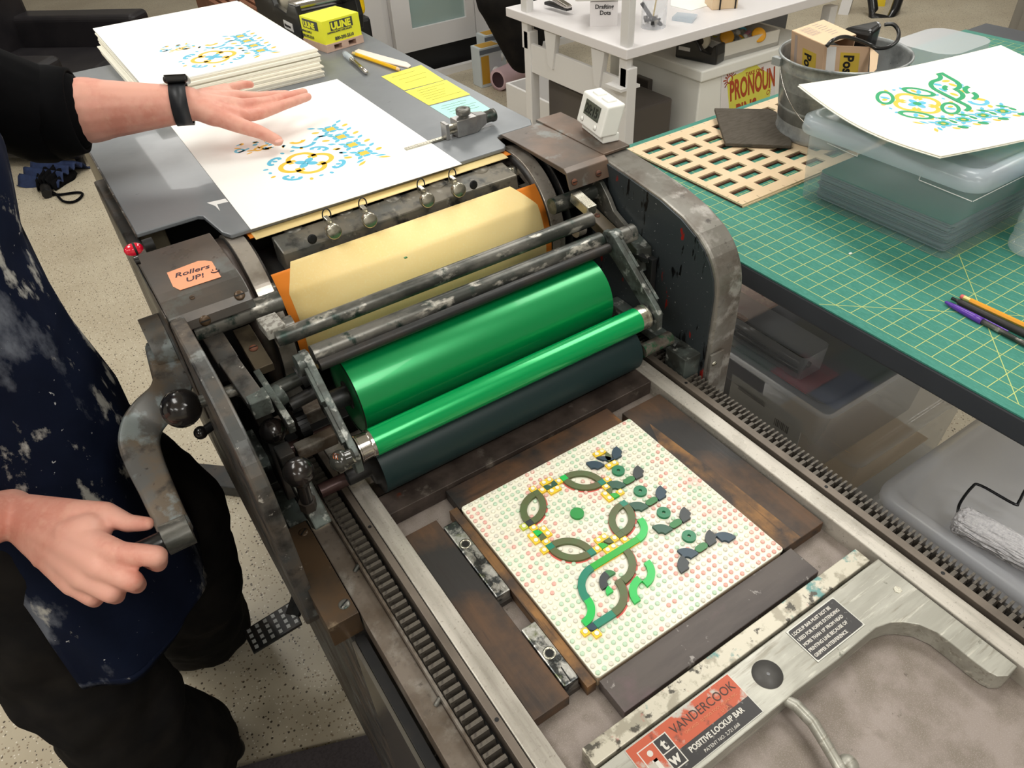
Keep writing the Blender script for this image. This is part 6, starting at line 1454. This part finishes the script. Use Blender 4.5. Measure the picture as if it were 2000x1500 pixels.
# umbrella on the floor
um = thing('folded_umbrella', 'folded navy umbrella with a black wrist strap on the floor near the armchair', 'umbrella', (-.27, 3.95, FLOOR))
b0 = az(62, 315, -.84); b1 = az(150, 335, -.84)
c0_, c1_ = az(40, 300, -.83), az(128, 350, -.83)
def cloth_fan(a, b, w0, w1, nm, mt, par, n=9):
    d = (b-a); d.z = 0; L_ = d.length; d.normalize(); s = Vector((-d.y, d.x, 0)); V = []; 
    for i in range(13):
        t = i/12; w_ = w0+(w1-w0)*t
        for j in range(25):
            q = -1+2*j/24; V.append(a+d*L_*t+s*w_*q*(1+.06*math.sin(t*9+j))+Vector((0, 0, .012+.016*math.sin(q*PI*5+t*3)+.045*(1-q*q))))
    mb = MB(); mb.add(V, [(i*25+j, i*25+j+1, (i+1)*25+j+1, (i+1)*25+j) for i in range(12) for j in range(24)], True); return mb.build(nm, mt, par, solid=.003)
cloth_fan(Vector((-.36, 4.16, FLOOR)), Vector((-.19, 3.98, FLOOR)), .13, .12, 'folded_canopy', 'umbrella', um)
cloth_fan(Vector((-.27, 4.05, FLOOR)), Vector((-.335, 3.90, FLOOR)), .11, .04, 'gathered_ribs', 'shirt', um)
MB().cyl(az(85, 350, -.845), az(92, 380, -.85), .028, .022).build('umbrella_handle', 'black_iron', um)
lp_ = [az(u, v, -.862) for u, v in ((90, 372), (108, 378), (122, 392), (140, 395), (155, 388), (161, 378), (148, 376), (118, 380), (100, 379))]
lq, _ = spline(lp_, [1]*len(lp_), 4); MB().tube(lq, .006, 6).build('wrist_strap', 'shirt', um)
# floor mat in front of the press
solo(MB().prism([(-.125, .515), (-.352, .600), (-1.5, 1.0), (-1.9, -.9), (-.175, -1.3), (-.125, -.6)], FLOOR+.0005, FLOOR+.012), 'floor_mat', 'floor_mat', 'dark grey anti-fatigue mat on the floor along the operator side of the press', 'mat')
# white glass-front cabinet at the back
cw_ = thing('glass_cabinet', 'white low cabinet with grey-green glass doors on a black plinth', 'cabinet', (2.6, 4.35, FLOOR))
MB().box(1.56, 1.70, 4.14, 4.7, -.70, .25).build('side_panel', 'cabinet_white', cw_, bevel=.004)
MB().box(1.70, 4.0, 4.16, 4.7, -.70, .25).build('carcass', 'cabinet_white', cw_)
MB().box(1.72, 4.0, 4.15, 4.65, FLOOR, -.702).build('plinth', 'kick_black', cw_)
def door(x0, x1, mt):
    d_ = MB().box(x0, x0+.12, 4.11, 4.155, -.70, .2).box(x1-.06, x1, 4.11, 4.155, -.70, .2).box(x0+.12, x1-.06, 4.11, 4.155, -.70, -.575).box(x0+.12, x1-.06, 4.11, 4.155, .14, .2); o = d_.build('door', 'cabinet_white', cw_)
    MB().box(x0+.1, x1-.05, 4.13, 4.14, -.59, .15).build('door_glass', mt, o)
door(1.74, 2.30, 'glass_cab'); door(2.305, 3.0, 'glass_dark')
MB().box(1.60, 4.0, 4.06, 4.10, FLOOR, FLOOR+.04).build('base_strip', 'white_metal', cw_)
# seated person behind the white table (only the legs show)
sp2 = thing('person', 'seated person behind the white table, only black trousers and yellow socks seen', 'person', (2.15, 3.5, FLOOR))
blob('trousers', 'trouser', sp2, [(V3((2.35, 3.75, -.30)), .15, V3((2.02, 3.35, -.30)), .13), (V3((2.02, 3.35, -.30)), .125, V3((2.16, 3.36, -.62)), .095), (V3((2.45, 3.70, -.30)), .14, V3((2.28, 3.42, -.30)), .12), (V3((2.28, 3.42, -.30)), .11, V3((2.22, 3.42, -.60)), .09)], .012, 5)
blob('socks', 'sock_yellow', sp2, [(V3((2.20, 3.36, -.62)), .052, V3((2.36, 3.30, -.78)), .05), (V3((2.36, 3.30, -.78)), .05, V3((2.42, 3.22, -.80)), .045)], .01, 3)
blob('shoe', 'shoe_blue', sp2, [(V3((2.36, 3.28, -.82)), .045, V3((2.30, 3.12, -.83)), .04), (V3((2.44, 3.32, -.82)), .045, V3((2.42, 3.18, -.83)), .035)], .01, 3)
blob('body', 'shirt', sp2, [(V3((2.42, 3.75, -.28)), .15, V3((2.45, 3.8, .15)), .15), (V3((2.45, 3.8, .15)), .10, V3((2.42, 3.75, .30)), .06)], .015, 4, balls=[(V3((2.40, 3.74, .42)), .10, (.9, .85, 1.15))])
# bulb boxes, roll
for k, (x, y, lab) in enumerate(((2.075, 3.70, 'light bulb carton on the floor at the left, below the black plinth'), (2.235, 3.90, 'light bulb carton on the floor at the right, behind the pink roll'))):
    t = thing('bulb_carton', lab, 'box', (x, y, FLOOR), 'bulb cartons on the floor'); b_ = MB().box(x-.0, x+.15, y, y+.10, FLOOR+.001, FLOOR+.225).build('carton', 'bulb_box', t, bevel=.002)
    MB().box(x+.008, x+.062, y-.001, y, FLOOR+.02, FLOOR+.18).build('gold_panel', 'bulb_gold', b_); MB().box(x+.02, x+.14, y+.01, y+.09, FLOOR+.225, FLOOR+.226).build('gold_panel', 'bulb_gold', b_)
    MB().box(x, x+.15, y-.001, y, FLOOR+.19, FLOOR+.215).build('blue_band', 'shoe_blue' if 0 else 'grey_sheet', b_); MB().lathe([(0, 0), (.026, 0), (.026, .001), (0, .001)], (x+.105, y, FLOOR+.08), (0, -1, 0), 20).build('bulb_picture', 'pin_white', b_)
solo(MB().lathe([(.045, 0), (.062, 0), (.062, .30), (.045, .30)], (2.13, 3.60, FLOOR+.063), (.95, .30, 0), 28), 'paper_roll', 'pink_paper', 'pale pink roll of paper lying on the floor in front of the bulb cartons', 'roll')
# white drawer box on the floor
db = thing('drawer_box', 'open white drawer box with grey cords inside on the floor beyond the press', 'drawer', (2.05, 2.9, FLOOR))
for a, b_, c, d_ in ((1.92, 2.34, 3.14, 3.155), (1.92, 2.34, 2.62, 2.635), (1.905, 1.92, 2.62, 3.155), (2.34, 2.355, 2.62, 3.155)): MB().box(a, b_, c, d_, FLOOR+.03, -.66).build('drawer_side', 'white_metal', db, bevel=.002)
MB().box(1.92, 2.34, 2.635, 3.14, FLOOR+.03, FLOOR+.045).build('drawer_base', 'grey_white', db)
cd = []; r5 = random.Random(8); 
for i in range(26): cd.append(Vector((2.16+.10*math.cos(i*1.1)*r5.random(), 2.85+.12*math.sin(i*1.3)*r5.random(), FLOOR+.06+.02*r5.random())))
cq, _ = spline(cd, [1]*len(cd), 4); MB().tube(cq, .006, 6).build('cord', 'grey_dark', db)
# white table
tb_ = thing('white_table', 'white steel-legged table with shelf posts, standing beyond the work table', 'table', (2.0, 2.2, FLOOR))
MB().box(1.565, 3.30, 1.805, 2.58, -.165, -.13).build('table_top', 'white_lam', tb_, bevel=.003)
for x, y in ((1.60, 1.83), (1.60, 2.45), (2.72, 1.86), (2.72, 2.5)): MB().box(x-.022, x+.022, y-.022, y+.022, FLOOR, -.20).build('leg', 'white_metal', tb_, bevel=.003)
MB().box(1.585, 1.600, 1.85, 2.47, -.36, -.245).build('side_rail', 'white_metal', tb_, bevel=.002)
for y in (1.98, 2.28): MB().prism([(y-.04, -.17), (y+.04, -.17), (y+.018, -.30), (y-.012, -.31)], 1.575, 1.60, 'YZ').build('bracket', 'white_metal', tb_, bevel=.002)
for y in (1.845, 2.47): 
    MB().box(1.578, 1.602, y-.028, y+.014, -.27, .50).build('shelf_post', 'white_metal', tb_, bevel=.002); MB().box(1.602, 1.63, y-.002, y+.022, -.27, .50).build('shelf_post', 'white_metal', tb_, bevel=.002)
MB().box(1.55, 1.64, 1.81, 1.90, -.275, -.265).build('post_foot', 'white_metal', tb_)
TT = -.1298
def on_t(mb, nm, mt, lab, cat, **k): return solo(mb, nm, mt, lab, cat, **k)
st_ = thing('stapler', 'black and silver stapler at the left end of the white table', 'stapler', (1.75, 2.36, TT)); a = az(1068, 5, TT+.02); b_ = az(1112, 18, TT+.02)
MB().bar(a, b_, .03, .012).build('lower_jaw', 'black_plastic', st_, bevel=.003); MB().bar(a+Vector((0, 0, .035)), b_+Vector((0, 0, .006)), .028, .016).build('upper_jaw', 'chrome', st_, bevel=.004)
wb = thing('white_bin', 'white bin on the table with a folded card reading Drafting Dots below it', 'bin', (1.78, 2.1, TT)); P0 = az(1152, 52, TT); P1 = az(1205, 51, TT)
u_ = (P1-P0); u_.z = 0; wl = u_.length; u_.normalize(); nb_ = Vector((-u_.y, u_.x, 0))
cdm = MB().hexa([P0+nb_*y+u_*x+Vector((0, 0, z)) for z in (0, .085) for x, y in ((0, 0), (wl, 0), (wl, .004), (0, .004))]).build('card', 'white_lam', wb)
text_mesh('Drafting\n   Dots', .021, P0+u_*.018+Vector((0, 0, .062))-nb_*.002, u_, (0, 0, 1), 'ink_black', cdm, bold=.0004)
MB().hexa([P0+nb_*y+u_*x+Vector((0, 0, z)) for z in (.088, .17) for x, y in ((-.06, -.01), (wl+.03, -.01), (wl+.03, .2), (-.06, .2))]).build('bin', 'white_plastic', wb, bevel=.012, seg=3)
MB().hexa([P0+nb_*y+u_*x+Vector((0, 0, z)) for z in (0, .088) for x, y in ((.0, .02), (wl, .02), (wl, .18), (.0, .18))]).build('riser', 'white_lam', wb)
cp_ = thing('clip_cup', 'clear acrylic cup full of black binder clips and rubber bands on the white table', 'cup', (1.80, 1.90, TT)); cc = az(1276, 52, TT)
MB().lathe([(0, .002), (.045, .002), (.046, 0), (.046, .11)], cc, (0, 0, 1), 28).build('cup', 'clear_thin', cp_)
r6 = random.Random(2)
for k in range(12):
    q = cc+Vector((r6.uniform(-.03, .03), r6.uniform(-.03, .03), .008+r6.random()*.022)); solo(MB().obox(q, Vector((r6.uniform(-1, 1), r6.uniform(-1, 1), .3)).normalized()*.012, Vector((.2, .3, 1)).normalized()*.004, Vector((1, -.5, 0)).normalized()*.006), 'binder_clip', 'kick_black' if k % 3 else 'chrome', 'small binder clip in the clear acrylic cup on the white table', 'clip', 'clips in the acrylic cup')
on_t(MB().bar(cc+Vector((-.01, .0, .03)), cc+Vector((-.045, .02, .085)), .014, .014), 'black_clip', 'grey_dark', 'larger dark clip leaning out of the acrylic cup', 'clip')
rbm = MB().tube([cc+Vector((.015, .02, .03)), cc+Vector((.035, .03, .09)), cc+Vector((.03, .03, .14))], .0025, 6); on_t(rbm, 'rubber_band', 'label_yellow', 'yellow rubber band hanging in the acrylic cup', 'rubber band')
on_t(MB().prism([(p.x, p.y) for p in (az(1310, 12, TT), az(1350, 22, TT), az(1395, 8, TT), az(1370, -25, TT), az(1310, -15, TT))], TT, TT+.003), 'envelope', 'paper', 'white papers on the white table to the right of the acrylic cup', 'paper')
on_t(MB().prism([(p.x, p.y) for p in (az(1312, 40, TT), az(1352, 46, TT), az(1362, 34, TT), az(1322, 30, TT))], TT, TT+.012), 'clear_tray', 'clear_lid', 'small clear plastic tray near the front edge of the white table', 'tray')
pdt = thing('note_pad', 'thick cream note pad held by black wire clips on the white table', 'note pad', (2.1, 1.93, TT)); q0 = az(1390, 20, TT); q1 = az(1440, 16, TT); du = (q1-q0); du.z = 0; wd = du.length; du.normalize(); dn_ = Vector((-du.y, du.x, 0))
MB().hexa([q0+du*x+dn_*y+Vector((0, 0, z)) for z in (0, .055) for x, y in ((0, 0), (wd, 0), (wd, .10), (0, .10))]).build('pad', 'wood_light', pdt, bevel=.002)
for x in (.3, .9): MB().tube([q0+du*wd*x+dn_*(-.003)+Vector((0, 0, z)) for z in (.0, .02, .04, .06)], .003, 6).build('wire_clip', 'kick_black', pdt)
# white lidded cabinet with the sticker
wcb = thing('white_cabinet', 'white plastic cabinet under the white table with a PRONOUN PINS poster', 'cabinet', (2.3, 2.1, FLOOR))
MB().box(1.985, 2.62, 1.845, 2.40, FLOOR+.01, -.345).build('cabinet_body', 'white_plastic', wcb, bevel=.006); MB().box(1.975, 2.63, 1.832, 2.41, -.343, -.30).build('cabinet_lid', 'white_plastic', wcb, bevel=.006)
MB().lathe([(0, 0), (.014, 0), (.014, .002), (0, .002)], (1.984, 2.28, -.39), (-1, 0, 0), 20).build('round_hole', 'kick_black', wcb)
PY = 1.8435
def py(u, v): return ay(u, v, PY)
blobp = [py(u, v) for u, v in ((1425, 225), (1420, 165), (1428, 150), (1450, 140), (1462, 130), (1478, 127), (1487, 135), (1500, 142), (1508, 150), (1503, 190), (1500, 210), (1470, 240))]
ps = MB().prism([(py(u, v).x, py(u, v).z) for u, v in ((1409, 147), (1512, 118), (1516, 260), (1405, 290))], PY-.0004, PY, 'XZ').build('poster', 'white_lam', wcb)
MB().prism([(p.x, p.z) for p in blobp], PY-.0008, PY-.0004, 'XZ').build('yellow_shape', 'sticker_yellow', ps)
a = py(1425, 197); b_ = py(1508, 168); du = (b_-a).normalized(); upv = (py(1424, 160)-py(1425, 203)).normalized()
text_mesh('PRONOUN', .118, a+Vector((0, -.0012, 0)), du, upv, 'sticker_red', ps, bold=.004, sx=.45)
a = py(1437, 240); text_mesh('PINS', .118, a+Vector((0, -.0012, 0)), du, upv, 'sticker_red', ps, bold=.004, sx=.52)
text_mesh('TAKE ONE', .022, py(1456, 149)+Vector((0, -.0012, 0)), du, upv, 'sticker_red', ps, bold=.0005, sx=1.0)
for (u, v, s_) in ((1425, 155, 1.0), (1500, 180, .6)):
    c = py(u, v); sn = MB()
    for i in range(14):
        t = 2*PI*i/14; d_ = Vector((math.cos(t), 0, math.sin(t))); sn.bar(c+d_*.018*s_, c+d_*(.036 if i % 2 else .030)*s_, .006*s_, .0008, (0, 1, 0))
    sn.lathe([(.012*s_, .0012), (.017*s_, .0012), (.017*s_, 0)], c, (0, -1, 0), 20); sn.build('sun_figure', 'sticker_red', ps)
# black tape dispenser on the cabinet
t2 = thing('tape_dispenser', 'small black desk tape dispenser on the white plastic cabinet', 'tape dispenser', (2.05, 1.95, -.30)); A0 = az(1318, 112, -.299); A1 = az(1382, 128, -.299)
A1 = az(1398, 128, -.299); ff = (A1-A0); ff.z = 0; Lf = ff.length; ff.normalize(); gg = Vector((-ff.y, ff.x, 0)); pf = [(0, 0), (Lf, 0), (Lf*1.0, .035), (Lf*.97, .072), (Lf*.88, .068), (Lf*.84, .040), (Lf*.62, .045), (Lf*.45, .085), (Lf*.25, .098), (Lf*.08, .082), (0, .045)]
V = [A0+ff*x+gg*g_+Vector((0, 0, z)) for g_ in (0, .065) for x, z in pf]; n = len(pf); mb = MB(); mb.add(V, [tuple(range(n)), tuple(range(2*n-1, n-1, -1))]+[(i, (i+1) % n, (i+1) % n+n, i+n) for i in range(n)]); mb.build('dispenser_body', 'black_plastic', t2, bevel=.006, seg=3)
MB().lathe([(.014, 0), (.034, 0), (.034, .02), (.014, .02)], A0+ff*Lf*.52+gg*.020+Vector((0, 0, .072)), gg, 28).build('tape_roll', 'tape_cream', t2)
MB().obox(A0+ff*Lf*.22+gg*-.0015+Vector((0, 0, .040)), ff*.026, gg*.0005, Vector((0, 0, .007))).build('maker_label', 'label_white', t2)
# tub of pins
t3 = thing('pin_tub', 'long off-white tub of coloured button pins beside the black desk tape dispenser', 'tub', (2.35, 1.95, -.30)); B0 = az(1411, 119, -.299); B1 = az(1520, 88, -.299); du = (B1-B0); du.z = 0; wl = du.length; du.normalize(); dv_ = Vector((-du.y, du.x, 0)); DW = .20
for nm, (x0, x1, y0, y1) in (('tub_wall', (0, wl, 0, .006)), ('tub_wall', (0, wl, DW-.006, DW)), ('tub_wall', (0, .006, 0, DW)), ('tub_wall', (wl-.006, wl, 0, DW))): MB().hexa([B0+du*x+dv_*y+Vector((0, 0, z)) for z in (0, .062) for x, y in ((x0, y0), (x1, y0), (x1, y1), (x0, y1))]).build(nm, 'tub_beige', t3)
MB().hexa([B0+du*x+dv_*y+Vector((0, 0, z)) for z in (0, .015) for x, y in ((0, 0), (wl, 0), (wl, DW), (0, DW))]).build('tub_floor', 'tub_beige', t3)
r7 = random.Random(6); mts = ['pin_pink', 'pin_red', 'pin_white', 'pin_orange', 'pin_grey', 'pin_white', 'print_blue', 'sticker_yellow']
for k in range(44):
    q = B0+du*(.02+r7.random()*(wl-.05))+dv_*(.02+r7.random()*(DW-.04))+Vector((0, 0, .022+r7.random()*.022)); nx = Vector((r7.uniform(-.6, .6), r7.uniform(-.9, .2), 1)).normalized(); c7 = mts[int(r7.random()*8)]
    solo(MB().lathe([(0, .004), (.010, .003), (.0125, 0), (.011, -.001), (0, -.001)], q, nx, 14), 'button_pin', c7, 'small round button pin lying in the off-white tub', 'button pin', 'button pins in the tub')
for u, v in ((1420, 72), (1482, 68)): solo(MB().lathe([(0, .004), (.026, .003), (.030, 0), (0, -.001)], ad(u, v, (R_d := (az(u, v, -.24)-CP).dot(Vector(RC[2])))), (-.4, -.7, .6), 22), 'large_pin', 'pin_orange', 'large orange round pin %s the tub of button pins' % ('standing up at the left of' if u < 1450 else 'lying at the right in'), 'button pin')
# plain dark brown block under the white table, and the file pocket
solo(MB().box(1.66, 1.90, 1.90, 2.42, FLOOR+.001, -.40), 'brown_block', 'brown_block', 'large dark brown block behind the legs of the white table', 'bin', bevel=.01)
sx_ = ax(1248, 190, 1.965); solo(MB().box(1.958, 1.984, sx_.y-.06, sx_.y+.03, -.66, -.40), 'file_pocket', 'brown_block', 'dark hanging file pocket on the side of the white plastic cabinet', 'file pocket', bevel=.004)
# grey flat file cabinet at the far right
ffc = thing('flat_file', 'grey flat-file drawer cabinet at the far right behind the prints', 'cabinet', (5.0, 2.0, FLOOR))
MB().box(4.90, 6.2, .9, 2.16, FLOOR, .2).build('cabinet_body', 'grey_cab', ffc, bevel=.01)
for k in range(6): MB().box(4.885, 4.90, 1.0, 2.10, FLOOR+.10+k*.14, FLOOR+.225+k*.14).build('drawer_front', 'grey_cab', ffc, bevel=.004)
# dark partition and chair parts in the upper right
solo(MB().box(2.75, 3.9, 3.0, 3.05, FLOOR, .35), 'grey_screen', 'grey_dark', 'dark grey partition panel behind the white table', 'partition', bevel=.004)
ch = thing('chair', 'black-framed chair with a yellow seat pad behind the bucket', 'chair', (4.9, 3.1, FLOOR)); 
fl_ = [ad(1700, -30, 5.2), ad(1706, 20, 5.2), ad(1702, 34, 5.2), ad(1735, 40, 5.2), ad(1748, 20, 5.2), ad(1765, -30, 5.2)]
MB().tube([p for p in fl_], .032, 8).build('frame_loop', 'black_plastic', ch)
MB().bar(ad(1722, -30, 5.4), ad(1712, 25, 5.4), .09, .02).build('yellow_strut', 'sock_yellow', ch); MB().bar(ad(1770, -40, 5.6), ad(1757, 38, 5.6), .07, .05).build('grey_leg', 'grey_white', ch)
MB().bar(ad(1665, -30, 5.3), ad(1642, 45, 5.3), .07, .05).build('grey_leg', 'grey_white', ch)
# clear container corner visible behind the print
solo(MB().prism(rrect(1.335, 1.50, .56, .70, .04), .0483, .175), 'clear_tub', 'clear_tub', 'frosted clear tub peeking out behind the cream print on the mat', 'tub')
# yellow-black stand and wood pallet pieces behind the feed board
yb_ = thing('yellow_caddy', 'yellow and black plastic caddy standing behind the heavy tape dispenser', 'caddy', (1.30, 3.75, FLOOR)); MB().box(1.20, 1.42, 3.70, 3.95, -.34, -.10).build('yellow_top', 'yellow_plastic', yb_, bevel=.03, seg=3); MB().box(1.19, 1.43, 3.69, 3.96, FLOOR, -.345).build('black_base', 'kick_black', yb_, bevel=.02)
wdm = M('wood_red', (140, 92, 66), .6, 0, [(20, 5, .4, .7, (108, 68, 50))]); M('wood_tan', (190, 130, 78), .6)
wrk = thing('wood_rack', 'dark reddish wooden rack with blocks on the floor behind the paper stack', 'rack', (1.2, 5.0, FLOOR))
for k in range(7): MB().box(.98+.05*k, 1.01+.05*k, 4.7+.02*k, 5.6, FLOOR+.02, -.45).build('slat', 'wood_red', wrk)
MB().box(.95, 1.35, 4.66, 4.70, -.52, -.47).build('front_rail', 'wood_red', wrk)
solo(MB().box(1.18, 1.34, 4.52, 4.66, -.56, -.44), 'wood_block', 'wood_tan', 'tan wooden block standing in front of the reddish rack', 'wood block', bevel=.004)
